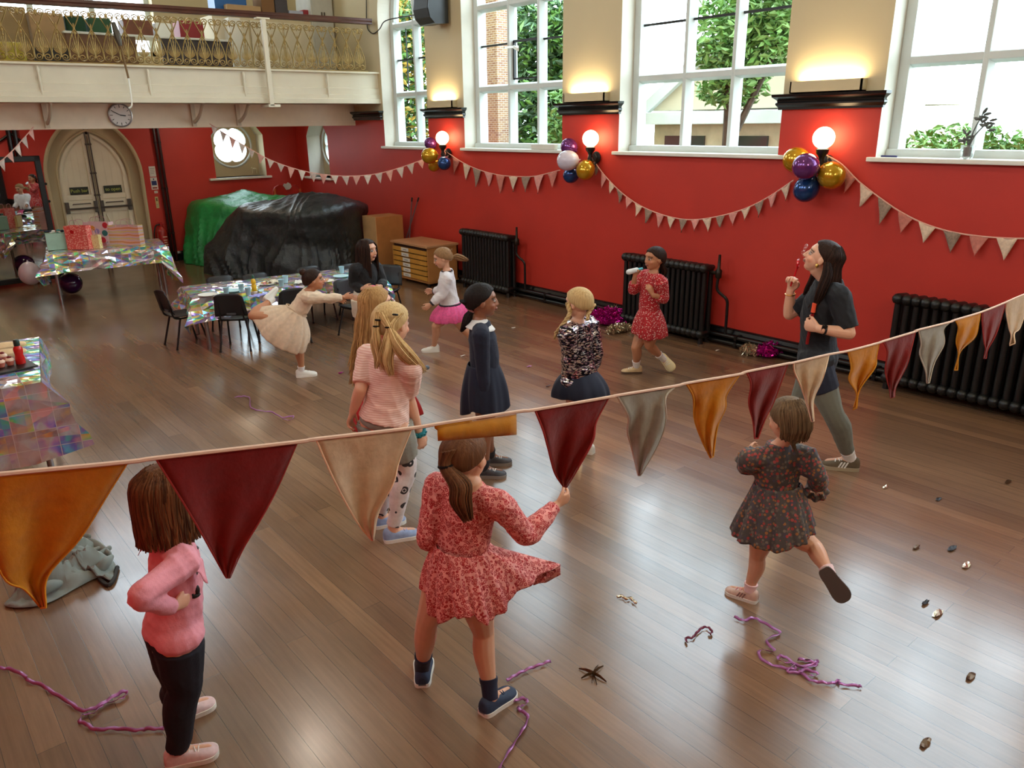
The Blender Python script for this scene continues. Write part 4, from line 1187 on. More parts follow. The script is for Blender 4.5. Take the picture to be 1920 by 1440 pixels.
for i in range(6):
    z0 = .10 + i * .078
    m = MB(); m.box((CX0 + .005, CY0 + .035, z0), (CX0 + .03, CY1 - .035, z0 + .062)); d = m.obj('drawer', DRAW, root, smooth=False, bevel=.002)
    yc = CY0 + .60 - (.02 if i < 4 else -.01)
    m = MB(); m.box((CX0, yc - .10, z0 + .006), (CX0 + .006, yc + .10, z0 + .06)); lb = m.obj('label', PAPER, d, smooth=False)
    m = MB(); m.box((CX0 - .001, yc - .05, z0 + .024), (CX0, yc + .05, z0 + .036)); m.obj('print', GREYP, lb, smooth=False)
m = MB()
for (x, y) in ((CX0 + .06, CY0 + .06), (CX0 + .06, CY1 - .06), (CX1 - .06, CY0 + .06), (CX1 - .06, CY1 - .06)): m.lathe((x, y, 0), [(.02, 0), (.028, .015), (.028, .04), (.02, .07)], n=10)
m.obj('caster', BLACKM, root)
for k, (a, b_, lab) in enumerate((((768, 445), (772, 377), 'thin upright metal pole leaning on the red wall behind the plan chest'), ((762, 448), (783, 377), 'slanting metal pole with dark tip behind the plan chest'))):
    A = ONX(*a, WD - .085); B = ONX(*b_, WD - .05)
    A2 = B + (A - B) * (B[2] / max(.1, (B[2] - A[2])))
    root = thing('pole', lab, 'pole', A2)
    m = MB(); m.tube([A2 + (0, 0, .02), B], .011, n=8); m.obj('shaft', M('pole_grey', (120, 100, 100), rough=.4, metal=.4), root)
    m = MB(); m.tube([B, B + (B - A2) * .04], .014, n=8, round_caps=True); m.obj('tip', BLACKM, root)

# ------------------------------------------------------------------ pennant garlands
PEN = [M('pennant_pink', (222, 152, 142), rough=.85, noise=.1, nscale=30, sheen=.2), M('pennant_grey', (150, 128, 112), rough=.85, noise=.22, nscale=60), M('pennant_cream', (222, 196, 172), rough=.85, noise=.12, nscale=50), M('pennant_rose', (196, 120, 106), rough=.85, noise=.15, nscale=40)]
PENW = [M('pennant_white', (226, 214, 204), rough=.85, noise=.05, nscale=30), M('pennant_blush', (224, 172, 160), rough=.85, noise=.08, nscale=40), M('pennant_pale', (200, 186, 178), rough=.85, noise=.12, nscale=50)]
CORD = M('cord_pink', (228, 176, 160), rough=.8)


def garland(label, P, nflag, mats, fw=.72, fl=1.15, seed=0, nrm_dir=(-1, 0, 0), group='pink pennant garlands'):
    """P: 3D points of the cord; flags hang from it"""
    r = random.Random(seed)
    P = spline(np.array(P), 8)
    L = np.concatenate([[0], np.cumsum(np.linalg.norm(np.diff(P, axis=0), axis=1))])
    at = lambda s: np.array([np.interp(s, L, P[:, k]) for k in range(3)])
    root = thing('pennant_garland', label, 'garland', P[0], group=group)
    m = MB(); m.tube(P, .007, n=6); m.obj('cord', CORD, root)
    nd = nrm(nrm_dir)
    st = L[-1] / nflag
    for i in range(nflag):
        s0, s1 = st * (i + .1), st * (i + .1 + fw)
        a, b_ = at(s0), at(s1); wd = np.linalg.norm(b_ - a)
        down = np.array([0, 0, -1.0]); tdir = (b_ - a) / wd
        hang = nrm(down * .85 - np.cross(nd, tdir) * np.sign(np.cross(nd, tdir)[2]) * .35)
        tip = (a + b_) / 2 + hang * wd * fl * r.uniform(.85, 1.15) + nd * r.uniform(-.01, .03) + tdir * r.uniform(-.15, .15) * wd
        rows = 6; cols = 6; G = []
        tw = r.uniform(-.025, .025); ph = r.random() * 6
        for j in range(rows):
            t = j / (rows - 1); tt = t ** .95
            l_, r_ = a + (tip - a) * tt, b_ + (tip - b_) * tt
            G.append([l_ + (r_ - l_) * (k / (cols - 1)) + nd * (.008 * math.sin(ph + k * 1.3 + j) * (1 - t * .5) + tw * t * (k / (cols - 1) - .5) + .004) for k in range(cols)])
        m = MB(); m.grid(G); m.obj('pennant', mats[i % len(mats)], root, solid=.0016, angle=80)
    return root


def depth_line(pxs, pA, pB):
    """points along a sagging cord seen through pixels, between two places"""
    dA = (pA - EYE) @ ROT[:, 2]; dB = (pB - EYE) @ ROT[:, 2]; x0, x1 = pxs[0][0], pxs[-1][0]
    return [AT(px, py, 1 / ((1 - (px - x0) / (x1 - x0)) / dA + (px - x0) / (x1 - x0) / dB)) for px, py in pxs]


xw = WD - .035
garland('pale pennant garland from the beam bracket across the corner to the farthest lamp', depth_line([(393, 232), (430, 256), (470, 280), (505, 299), (545, 314), (585, 324), (625, 329), (665, 330), (705, 326), (745, 316), (800, 297)], ONY(393, 232, 12.7), ONX(800, 297, WD - .16)), 21, [PENW[0], PENW[2], PENW[1]], seed=1, nrm_dir=(-.4, -.9, 0))
garland('pennant garland sagging between the farthest and the middle lamp', [ONX(*p, xw) for p in ((828, 276), (845, 290), (870, 306), (900, 319), (935, 328), (970, 331), (1005, 330), (1050, 319))], 10, [PEN[0], PEN[3], PEN[2], PEN[1]], seed=2)
garland('longest looking pennant garland between the middle and the nearest lamp', [ONX(*p, xw) for p in ((1102, 279), (1118, 308), (1140, 336), (1170, 365), (1205, 388), (1250, 405), (1295, 412), (1345, 406), (1395, 392), (1440, 370), (1488, 338))], 19, [PEN[2], PEN[1], PEN[0]], seed=3)
garland('pennant garland running from the nearest lamp out of view to the right', [ONX(*p, xw) for p in ((1548, 290), (1578, 308), (1610, 340), (1650, 371), (1690, 398), (1735, 420), (1790, 436), (1860, 445), (1940, 447), (2040, 440))], 11, [PEN[1], PEN[3], PEN[2]], seed=4)
garland('short white and pink pennant garland hanging in front of the mirror', depth_line([(63, 238), (42, 262), (22, 284), (-4, 306), (-40, 326), (-90, 340)], ONY(63, 238, 12.7), ONY(-90, 340, 12.2)), 9, [PENW[1], PENW[2], PENW[0]], seed=5, nrm_dir=(0, -1, 0))

# ------------------------------------------------------------------ balloons
BAL = {'gold': M('balloon_gold', (196, 150, 26), rough=.16, metal=.55, coat=.4), 'purple': M('balloon_purple', (112, 52, 124), rough=.16, metal=.5, coat=.4),
       'blue': M('balloon_blue', (26, 66, 124), rough=.16, metal=.5, coat=.4), 'pearl': M('balloon_pearl', (206, 198, 214), rough=.2, coat=.5), 'dark purple': M('balloon_dark_purple', (64, 18, 76), rough=.15, coat=.5)}


def balloon(c, r, col, label, down=(0.35, 0, .5), group=None, name='balloon'):
    c = np.asarray(c, float); ax = nrm(down)       # axis from the round end to the knot
    prof = [(r * math.sin(t) * (1 - .06 * (t / PI)), -r * 1.04 * math.cos(t) * (1 if t < PI / 2 else 1.1)) for t in np.linspace(.02, PI * .955, 16)] + [(r * .035, r * 1.2), (r * .09, r * 1.28), (r * .04, r * 1.29)]
    m = MB(); m.lathe(c, prof, n=24, ax=ax); o = m.obj(name, BAL[col], None, angle=70)
    return tag(o, label, 'balloon', group)


CL = [[(805, 292, 15.5, 'gold', 'large gold balloon in front at the farthest lamp', .30), (807, 269, 12, 'purple', 'purple balloon half hidden beside the farthest globe', .13), (814, 310, 12, 'gold', 'lower gold balloon half hidden behind the blue one at the farthest lamp', .13), (833, 306, 13.5, 'blue', 'blue balloon at the farthest lamp', .22)],
      [(1064, 301, 20, 'pearl', 'pearly white balloon at the middle lamp', .30), (1067, 275, 16.5, 'purple', 'purple balloon above the pearly white one', .13), (1071, 328, 16, 'blue', 'blue balloon under the pearly white one', .14), (1098, 319, 19, 'gold', 'gold balloon under the middle lamp', .20)],
      [(1493, 300, 25, 'gold', 'gold balloon at the left back of the nearest lamp cluster', .14), (1511, 312, 26, 'purple', 'purple balloon in front at the nearest lamp', .34), (1512, 354, 25, 'blue', 'blue balloon lowest at the nearest lamp', .20), (1559, 329, 27, 'gold', 'gold balloon at the right of the nearest lamp cluster', .17)]]
for k, cl in enumerate(CL):
    for (px, py, rp, col, lab, off) in cl:
        p = ONX(px, py, WD - off); dep = (p - EYE) @ ROT[:, 2]
        kn = np.array([WD - .08, (10.0, 6.9, 3.88)[k], 1.93])
        balloon(p, rp * dep / FPX * .96, col, lab, kn - p, 'lamp balloon clusters')
# ------------------------------------------------------------------ iridescent foil cloths
def foil_material(name, sat=.55, seed=0.0, warm=0):
    m, nt, b = newmat(name)
    co = coords(nt)
    lw = node(nt, 'ShaderNodeLayerWeight'); lw.inputs[0].default_value = .45
    geo = node(nt, 'ShaderNodeNewGeometry')
    dt = node(nt, 'ShaderNodeVectorMath', operation='DOT_PRODUCT'); dt.inputs[1].default_value = (1.9, 1.3, 2.6)
    nt.links.new(geo.outputs['Normal'], dt.inputs[0])
    n = node(nt, 'ShaderNodeTexNoise', noise_dimensions='4D'); n.inputs['W'].default_value = seed; n.inputs['Scale'].default_value = 4.5; n.inputs['Detail'].default_value = 3
    nt.links.new(co, n.inputs['Vector'])
    a = node(nt, 'ShaderNodeMath', operation='MULTIPLY_ADD'); a.inputs[1].default_value = 2.2
    nt.links.new(lw.outputs['Facing'], a.inputs[0]); nt.links.new(dt.outputs['Value'], a.inputs[2])
    # folded squares: caught light painted as a random hue each, glinting creases painted pale
    sn = node(nt, 'ShaderNodeVectorMath', operation='SCALE'); sn.inputs['Scale'].default_value = 1 / .13; nt.links.new(co, sn.inputs[0])
    fl = node(nt, 'ShaderNodeVectorMath', operation='FLOOR'); nt.links.new(sn.outputs[0], fl.inputs[0])
    wn = node(nt, 'ShaderNodeTexWhiteNoise', noise_dimensions='3D'); nt.links.new(fl.outputs[0], wn.inputs['Vector'])
    fc = node(nt, 'ShaderNodeVectorMath', operation='FRACTION'); nt.links.new(sn.outputs[0], fc.inputs[0])
    sx_ = node(nt, 'ShaderNodeSeparateXYZ'); nt.links.new(fc.outputs[0], sx_.inputs[0]); nx_ = node(nt, 'ShaderNodeSeparateXYZ'); nt.links.new(geo.outputs['Normal'], nx_.inputs[0])
    prev_ = None
    for i in range(3):
        l1 = node(nt, 'ShaderNodeMath', operation='LESS_THAN'); l1.inputs[1].default_value = .035; nt.links.new(sx_.outputs[i], l1.inputs[0])
        ab = node(nt, 'ShaderNodeMath', operation='ABSOLUTE'); nt.links.new(nx_.outputs[i], ab.inputs[0])
        l2 = node(nt, 'ShaderNodeMath', operation='LESS_THAN'); l2.inputs[1].default_value = .72; nt.links.new(ab.outputs[0], l2.inputs[0])
        mu = node(nt, 'ShaderNodeMath', operation='MULTIPLY'); nt.links.new(l1.outputs[0], mu.inputs[0]); nt.links.new(l2.outputs[0], mu.inputs[1])
        if prev_ is None: prev_ = mu
        else: mx_ = node(nt, 'ShaderNodeMath', operation='MAXIMUM'); nt.links.new(prev_.outputs[0], mx_.inputs[0]); nt.links.new(mu.outputs[0], mx_.inputs[1]); prev_ = mx_
    a1 = node(nt, 'ShaderNodeMath', operation='MULTIPLY_ADD'); a1.inputs[1].default_value = .8; nt.links.new(wn.outputs[0], a1.inputs[0]); nt.links.new(a.outputs[0], a1.inputs[2]); a = a1
    a2 = node(nt, 'ShaderNodeMath', operation='MULTIPLY_ADD'); a2.inputs[1].default_value = 1.8
    nt.links.new(n.outputs[0], a2.inputs[0]); nt.links.new(a.outputs[0], a2.inputs[2])
    fr = node(nt, 'ShaderNodeMath', operation='FRACT'); nt.links.new(a2.outputs[0], fr.inputs[0])
    rb = ramp(nt, fr.outputs[0], [(0, (.75, .62, .66)), (.14, (.55, .40, .42)), (.26, (.95, .55, .18)), (.36, (.85, .95, .22)), (.46, (.22, .95, .45)), (.56, (.18, .8, 1.0)), (.68, (.30, .30, 1.0)), (.8, (.72, .42, .95)), (.9, (.8, .86, .9)), (1, (.75, .62, .66))])
    v = node(nt, 'ShaderNodeTexNoise', noise_dimensions='4D'); v.inputs['W'].default_value = seed + 5; v.inputs['Scale'].default_value = 3.2; v.inputs['Detail'].default_value = 2
    nt.links.new(co, v.inputs['Vector'])
    c = mixc(nt, ramp(nt, v.outputs[0], [(.36, (.1, .1, .1)), (.47, (sat + .5, sat + .5, sat + .5))]), (.78, .70, .75, 1), rb)
    c = mixc(nt, prev_.outputs[0], c, (.92, .92, .95, 1))
    nt.links.new(c, b.inputs['Base Color'])
    b.inputs['Metallic'].default_value = .62; b.inputs['Roughness'].default_value = .15
    n2 = node(nt, 'ShaderNodeTexVoronoi'); n2.inputs['Scale'].default_value = 9; nt.links.new(co, n2.inputs['Vector'])
    bump(nt, b, n2.outputs['Distance'], .35, .03)
    return m


FOIL = foil_material('iridescent_foil', .55, 1.0)
FOIL2 = foil_material('iridescent_foil_warm', .5, 7.0)


def foil_cloth(name, label, corners, z, drops, mat, seed, flare=.10, cell=.085, group=None, flares=None, pw=1.0):
    """corners: near-left, near-right, far-right, far-left (x, y); drops: hanging length per side, list per corner for uneven hems"""
    r = random.Random(seed)
    C = [np.array((*c, z)) for c in corners]
    cen = sum(C) / 4
    m = MB()
    # table top, creased in squares
    nu = max(4, int(np.linalg.norm(C[1] - C[0]) / cell)); nv = max(4, int(np.linalg.norm(C[3] - C[0]) / cell))
    top = [[(C[0] * (1 - i / nu) + C[1] * (i / nu)) * (1 - j / nv) + (C[3] * (1 - i / nu) + C[2] * (i / nu)) * (j / nv) + np.array((0, 0, (.004 + r.random() * .010) if 0 < i < nu and 0 < j < nv else 0)) for i in range(nu + 1)] for j in range(nv + 1)]
    m.grid(top)
    # hanging sides as one strip all the way round
    loop = []
    for k in range(4):
        a, b_ = C[k], C[(k + 1) % 4]; n = max(3, int(np.linalg.norm(b_ - a) / cell))
        out = nrm(np.cross(b_ - a, (0, 0, 1)))
        if out @ (a - cen) < 0: out = -out
        prev = nrm(np.cross(C[k] - C[k - 1], (0, 0, 1)));
        if prev @ (a - cen) < 0: prev = -prev
        for i in range(n):
            t = i / n
            cornerness = max(0, 1 - min(t, 1 - t) * n / 2.0)
            fk, fp_ = (flares[k][0] + (flares[k][1] - flares[k][0]) * t, flares[k - 1][1]) if flares else (flare, flare)
            o = (out * fk + prev * (fp_ if i == 0 else 0)) / flare * (1.0 if flares else (1.0 if i else .95))
            d0, d1 = drops[k]
            loop.append((a + (b_ - a) * t, o, d0 + (d1 - d0) * t, cornerness))
    rows = 6
    G = []
    jit = [[r.uniform(-1, 1) for _ in loop] for _ in range(rows + 1)]
    for q in range(rows + 1):
        t = q / rows
        G.append([p + o * (flare * (.3 + 1.5 * cn) * t ** pw + (.028 * jit[q][i] * (t > 0)) + .004) + np.array((0, 0, -d * t + (.012 * jit[q][i - 1] if 0 < q < rows else 0))) for i, (p, o, d, cn) in enumerate(loop)])
    G = np.array(G); G[..., 2] = np.maximum(G[..., 2], .006)
    m.grid(G, closed_u=True)
    # crease the sheet into flat facets
    f2 = []
    for f in m.f: f2 += [(f[0], f[1], f[2]), (f[0], f[2], f[3])] if r.random() < .5 else [(f[0], f[1], f[3]), (f[1], f[2], f[3])]
    m.f = f2; m.mi = [0] * len(f2)
    o = m.obj(name, mat, None, smooth=False)
    return tag(o, label, 'tablecloth', group)


def table(label, corners, z, leg_d=.022, group=None, legmat=None):
    C = [np.array(c) for c in corners]; cen = sum(C) / 4
    root = thing('party_table', label, 'table', (*cen, 0), group=group)
    m = MB(); q = [cen + (c - cen) * .985 for c in C]
    m.prism([tuple(p) for p in q], (0, 0, z - .035), ux, uy, uz, .028); m.obj('tabletop', M('table_laminate', (176, 172, 164), rough=.4), root, smooth=False)
    for c in C:
        p = cen + (c - cen) * .90
        m = MB(); m.tube([(p[0], p[1], 0), (p[0], p[1], z - .036)], leg_d, n=10); m.obj('leg', legmat or STEEL, root)
    return root


BT = [(1.95, 12.34), (3.46, 12.07), (3.62, 12.92), (2.11, 13.19)]
table('folding table at the back under the present bags', BT, .72)
foil_cloth('foil_tablecloth', 'iridescent foil cloth on the back table with the present bags', BT, .722, [(.27, .24), (.56, .50), (.2, .2), (.40, .45)], FOIL, 11, flare=.09)
PT = [(2.66, 8.60), (4.93, 8.36), (5.02, 9.14), (2.80, 9.42)]
table('low party table laid with cups and plates among the small black chairs', PT, .58)
foil_cloth('foil_tablecloth', 'iridescent foil cloth on the low party table with cups and plates', PT, .582, [(.26, .2), (.36, .30), (.2, .2), (.28, .42)], FOIL, 12, flare=.07, cell=.075)
FT = [(-.20, 5.98), (.75, 5.91), (.985, 7.31), (-.10, 7.45)]
table('food table against the left wall with tray and red bottle', FT, .72)
foil_cloth('foil_tablecloth', 'iridescent foil cloth flaring from the food table at the left edge', FT, .722, [(.57, .57), (.50, .26), (.2, .2), (.3, .3)], FOIL2, 15, flare=.1, cell=.125, flares=[(.02, .02), (.12, .03), (.03, .03), (.02, .02)], pw=.5)

# ------------------------------------------------------------------ child chairs
CH = M('chair_black_plastic', (30, 30, 33), rough=.42, noise=.1); CHL = M('chair_leg_black', (20, 20, 22), rough=.35)


def chair0():
    """seat 0.36 high, faces +y, origin on the floor"""
    root = thing('child_chair', None, 'chair', (0, 0, 0))
    G = []
    w2 = .175
    for j, y in enumerate(np.linspace(.17, -.16, 9)):
        G.append([(x * (1 - .06 * abs(j - 4) / 4), y, .355 + .018 * (x / w2) ** 2 - .02 * max(0, (y - .10) / .07) ** 2 - .006 * math.cos(y * 9)) for x in np.linspace(-w2, w2, 9)])
    m = MB(); m.grid(G, flip=True); m.obj('seat', CH, root, solid=.010)
    G = []
    for j, z in enumerate(np.linspace(.40, .655, 9)):
        t = j / 8; ww = w2 * (1.02 - .16 * t); 
        G.append([(x * ww * (1 - (.10 if j == 8 else 0) * (abs(x) > .8)), -.17 - .06 * t + .028 * x * x * -1 + .02, z - (.02 * abs(x) ** 4 if j == 8 else 0)) for x in np.linspace(-1, 1, 9)])
    m = MB(); m.grid(G); bk = m.obj('backrest', CH, root, solid=.010)
    m = MB(); m.box((-.05, -.188, .415), (.05, -.176, .435)); m.obj('hand_hole', M('hole_grey', (74, 76, 80), rough=.5), bk, smooth=False)
    m = MB()
    for s in (-1, 1): m.tube([(s * .12, -.20, .56), (s * .125, -.185, .42), (s * .13, -.15, .345), (s * .13, .0, .338), (s * .13, .13, .338)], .010, n=8, sub=4)
    m.tube([(-.13, .06, .336), (.13, .06, .336)], .009, n=8); m.tube([(-.13, -.1, .336), (.13, -.1, .336)], .009, n=8)
    m.obj('frame', CHL, root)
    for s in (-1, 1):
        for (y0, y1) in ((.09, .17), (-.10, -.20)):
            m = MB(); m.tube([(s * .13, y0, .336), (s * .14, y0 + (y1 - y0) * .15, .31), (s * .165, y1, .012)], .011, n=8, sub=2); m.tube([(s * .165, y1, .0), (s * .165, y1, .02)], .014, n=8); m.obj('leg', CHL, root)
    return root


def face(a): return a - PI / 2      # heading of +y


CHAIRS = [   # floor place, heading (world angle of the sitter's view), label
    ((2.66, 8.97), math.atan2(.10, 1), 'black child chair at the left end of the low party table'),
    ((3.06, 8.43), math.atan2(.80, .60), 'black child chair with its back to us before the left end of the table'),
    (None, (411, 517, .655), -1.68, 'small dark chair behind the low table at its far left corner'),
    (None, (477, 512, .655), -1.62, 'small dark chair behind the low table next to the yellow bottle'),
    (None, (577, 499, .655), -1.6, 'small dark chair behind the head of the girl in the cream dress'),
    (None, (650, 495, .655), -1.6, 'small dark chair behind the low table beside the girl in black'),
    (None, (731, 496, .655), -2.6, 'small dark chair at the far right end of the low table'),
    (None, (548, 541, .655), 1.45, 'black child chair tucked in behind the reaching arm of the girl in the cream dress'),
    (None, (645, 522, .655), -1.35, 'black child chair turned away from the low table, seat towards us'),
]
proto = chair0()
for i, c in enumerate(CHAIRS):
    if c[0] is None:
        _, (px, py, z), a, lab = c
        p = FL(px, py, z); p = (p[0] + .215 * math.cos(a), p[1] + .215 * math.sin(a))   # the pixel gives the top of the backrest
    else:
        p, a, lab = c
    if i == 0:
        proto.location = (p[0], p[1], 0); proto.rotation_euler = (0, 0, face(a)); o = proto
        o['label'] = lab; o['group'] = 'black child chairs'
    else:
        o = dup(proto, (p[0], p[1], 0), face(a), lab, 'black child chairs')

# ------------------------------------------------------------------ tableware on the low table
CUPB = M('paper_cup_blue', (176, 214, 226), rough=.6); PLB = M('paper_plate_blue', (186, 220, 226), rough=.6); WHP = M('paper_white_plate', (232, 228, 218), rough=.6)
TZL = .597
m = MB(); m.lathe((0, 0, 0), [(.024, 0), (.033, .078), (.035, .08), (.035, .083), (.031, .082), (.023, .004)], n=18); cupme = m.mesh('paper_cup', [CUPB], True, 40)
CUPS = [((425, 553), 'pale blue paper cup nearest the left end of the low table'), ((453, 546), 'pale blue paper cup third from the left on the low table, beside the yellow bottle'), ((466, 553), 'pale blue paper cup standing just in front of the yellow bottle'),
        ((528, 537), 'nearer of the two pale blue cups right of the party plates'), ((536, 530), 'farther of the two pale blue cups right of the party plates')]
for (px, py), lab in CUPS:
    p = FL(px, py, TZL); o = bpy.data.objects.new('paper_cup', cupme); COL.objects.link(o); o.location = p; tag(o, lab, 'cup', 'blue paper cups')
def plate(px, py, lab, mt, r=.105, z=TZL, food=None, seed=0):
    p = FL(px, py, z)
    m = MB(); m.lathe(p, [(r * .68, 0), (r, .012), (r, .015), (r * .68, .004), (.001, .004)], n=24)
    root = m.obj('paper_plate', mt); tag(root, lab, 'plate', 'paper plates')
    if food:
        rr = random.Random(seed); m = MB()
        for i in range(9): m.ell(p + (rr.uniform(-.05, .05), rr.uniform(-.05, .05), .018), np.eye(3), (.018, .014, .011), 7, 5, rr.randrange(len(food)))
        o = m.obj('party_food', food); tag(o, 'scattered crumbs and snack pieces on ' + lab[:30].split(' on ')[0], 'food')
        o['label'] = 'small snack pieces on the ' + lab.replace('paper plate', 'plate'); o['kind'] = 'stuff'
    return root


CRUM = [M('crumb_tan', (204, 164, 112), rough=.8), M('crumb_pink', (214, 140, 140), rough=.7), M('crumb_brown', (110, 70, 46), rough=.8)]
plate(390, 554, 'white paper plate on the left end of the low table', WHP)
plate(437, 546, 'pale blue paper plate behind the leftmost paper cup', PLB)
plate(503, 546, 'pale blue paper plate in front of the napkins at the middle of the table', PLB, food=CRUM, seed=2)
plate(500, 533, 'cream paper plate with party scraps behind the middle blue plate', WHP, food=CRUM, seed=3)
plate(640, 519, 'pale blue paper plate at the far side near the girl in black', PLB, r=.1)
plate(610, 528, 'white paper plate right of the head of the girl in cream', WHP, food=CRUM, seed=4)
p = FL(641, 512, .61); o = bpy.data.objects.new('paper_cup', cupme); COL.objects.link(o); o.location = p; tag(o, 'pale blue paper cup on the plate next to the girl in black', 'cup', 'blue paper cups')
p = FL(477, 545, TZL)
root = thing('juice_bottle', 'small yellow juice bottle with green cap on the low table', 'bottle', p)
m = MB(); m.lathe(p, [(.024, 0), (.028, .01), (.028, .06), (.022, .075), (.028, .09), (.026, .115), (.012, .14)], n=16); m.obj('bottle', M('juice_yellow', (236, 186, 42), rough=.25), root)
m = MB(); m.lathe(p, [(.012, .138), (.016, .14), (.016, .165), (.008, .18)], n=12); m.obj('cap', M('cap_green', (26, 92, 70), rough=.4), root)
for k, (px, py, rot, mt, lab) in enumerate(((486, 556, .3, M('napkin_violet', (150, 150, 214), rough=.7), 'violet crumpled napkin in front of the yellow bottle'), (563, 531, 1.0, WHP, 'white crumpled paper on the low table beside the head of the girl in cream'), (515, 530, .8, M('napkin_cream', (224, 214, 190), rough=.8), 'cream crumpled napkin at the middle of the low table'))):
    p = FL(px, py, TZL); G = []; r = random.Random(k)
    for i in range(7): G.append([p + np.array((math.cos(rot) * (i - 3) * .03 - math.sin(rot) * (j - 3) * .022, math.sin(rot) * (i - 3) * .03 + math.cos(rot) * (j - 3) * .022, .006 + r.random() * .022)) for j in range(7)])
    m = MB(); m.grid(G); o = m.obj('napkin', mt, None, smooth=False, solid=.001); tag(o, lab, 'napkin')

# ------------------------------------------------------------------ present bags on the back table
def paper_bag(label, px0, px1, py_top, py_bot, depth, mat, extras=None, rot=-.18, push=0.0, z=.735):
    a = FL(px0, py_bot, z); b_ = FL(px1, py_bot, z)
    u = nrm((b_ - a) * (1, 1, 0)); n = np.array([-u[1], u[0], 0]); a = a + n * push; b_ = a + u * np.linalg.norm((b_ - a) @ u)
    wv = View(px0, py_bot); h = 0
    lo, hi = 0, 1.2
    mid = (a + b_) / 2
    for _ in range(30):
        hm = (lo + hi) / 2; q = ROT.T @ (mid + (0, 0, hm) - EYE); yy = 720 + FPX * q[1] / q[2]
        if yy > py_top: lo = hm
        else: hi = hm
    h = lo; W = np.linalg.norm(b_ - a)
    root = thing('present_bag', label, 'bag', (mid[0], mid[1], z))
    m = MB()
    c = [a, b_, b_ + n * depth, a + n * depth]
    V = c + [q + np.array((0, 0, h)) for q in c]
    mid1 = (V[1] + V[2]) / 2 - u * .03 + (0, 0, h * .5); mid0 = (V[0] + V[3]) / 2 + u * .03 + (0, 0, h * .5)
    V += [mid1, mid0, (V[5] + V[6]) / 2 - u * .035, (V[4] + V[7]) / 2 + u * .035]
    m.add(V, [(0, 1, 5, 4), (1, 8, 10, 5), (1, 2, 8), (8, 2, 6, 10), (2, 3, 7, 6), (3, 9, 11, 7), (3, 0, 9), (9, 0, 4, 11), (3, 2, 1, 0)])
    m.obj('bag_body', mat, root, smooth=False, solid=.002)
    m = MB()
    for q in (0, 1):
        o_ = mid + n * (depth * q) + np.array((0, 0, h)); m.tube([o_ - u * W * .22 - (0, 0, .02), o_ - u * W * .15 + (0, 0, .07), o_ + u * W * .15 + (0, 0, .07), o_ + u * W * .22 - (0, 0, .02)], .003, n=5, sub=5)
    m.obj('handle', M('bag_cord', (214, 160, 168), rough=.6), root)
    if extras:
        for (fu, fv, r_, mt) in extras:
            m = MB(); m.lathe(a + u * W * fu + np.array((0, 0, h * fv)) - n * .004, [(r_, 0), (r_ * .98, .002)], n=14, ax=-n); m.obj('printed_motif', mt, root, smooth=False)
    return root


def spot_mat(name, base, c2, scale, thr=.42, c3=None):
    m, nt, b = newmat(name); v = node(nt, 'ShaderNodeTexVoronoi'); v.inputs['Scale'].default_value = scale
    nt.links.new(coords(nt), v.inputs['Vector'])
    c = mixc(nt, ramp(nt, v.outputs['Distance'], [(thr - .05, (1, 1, 1)), (thr, (0, 0, 0))]), lin(*base), lin(*c2))
    nt.links.new(c, b.inputs['Base Color']); b.inputs['Roughness'].default_value = .5
    return m


paper_bag('coral pink patterned present bag on the back table', 127, 168, 424, 468, .12, spot_mat('bag_coral', (232, 96, 90), (250, 176, 160), 45, .45), [(.35, .75, .03, M('bow_red', (200, 24, 30), rough=.4))])
DOT = [M('dot_red', (206, 40, 60), rough=.5), M('dot_teal', (60, 116, 116), rough=.5), M('dot_orange', (232, 150, 60), rough=.5), M('dot_lilac', (176, 150, 204), rough=.5)]
paper_bag('white present bag printed with coloured spots, behind the coral one', 154, 202, 417, 455, .12, M('bag_white', (232, 196, 200), rough=.5), [(.86, .85, .045, DOT[0]), (.8, .45, .045, DOT[1]), (.68, .08, .05, DOT[0]), (.35, .7, .04, DOT[2]), (.52, .55, .04, DOT[3])], push=.10)
sm, nt, b = newmat('bag_stripes'); wv = node(nt, 'ShaderNodeTexWave', bands_direction='Z'); wv.inputs['Scale'].default_value = 3.2; wv.inputs['Distortion'].default_value = 2.5; nt.links.new(coords(nt), wv.inputs['Vector'])
nt.links.new(ramp(nt, wv.outputs[0], [(0, lin(226, 150, 100)), (.3, lin(240, 214, 200)), (.55, lin(236, 176, 190)), (.8, lin(196, 206, 226)), (1, lin(238, 206, 120))]), b.inputs['Base Color']); b.inputs['Roughness'].default_value = .25; b.inputs['Metallic'].default_value = .3
paper_bag('large present bag with shimmering pink and orange stripes', 201, 258, 423, 462, .13, sm, push=.08)
paper_bag('small cream flowered present bag leaning in front of the spotted one', 166, 188, 441, 466, .07, spot_mat('bag_cream', (232, 220, 160), (206, 150, 90), 60, .3))
# mint gift box with bow and trinkets at the left
a = FL(90, 470, .735)
root = thing('gift_box', 'mint green open box with trinkets at the left end of the back table', 'box', a)
m = MB(); u = nrm((1.5, -.27, 0)); n = np.array([.17, .98, 0])
m.obox(a + u * .14 + n * .08 + (0, 0, .115), u, n, uz, .14, .08, .115); m.obj('body', M('mint_card', (164, 206, 190), rough=.6, noise=.08), root, smooth=False, bevel=.004)
m = MB(); rr = random.Random(3)
for i in range(9): m.ell(a + u * rr.uniform(.02, .26) + n * .05 + (0, 0, .24 + rr.uniform(0, .03)), np.eye(3), (.03, .02, .018), 8, 5, i % 3)
m.obj('trinket', [M('trinket_navy', (30, 44, 66), rough=.5), WHP, M('trinket_teal', (70, 132, 128), rough=.5)], root)
m = MB(); m.ell(a + u * .29 + n * .03 + (0, 0, .15), np.eye(3), (.05, .03, .04), 10, 7); m.obj('bow', WHP, root)
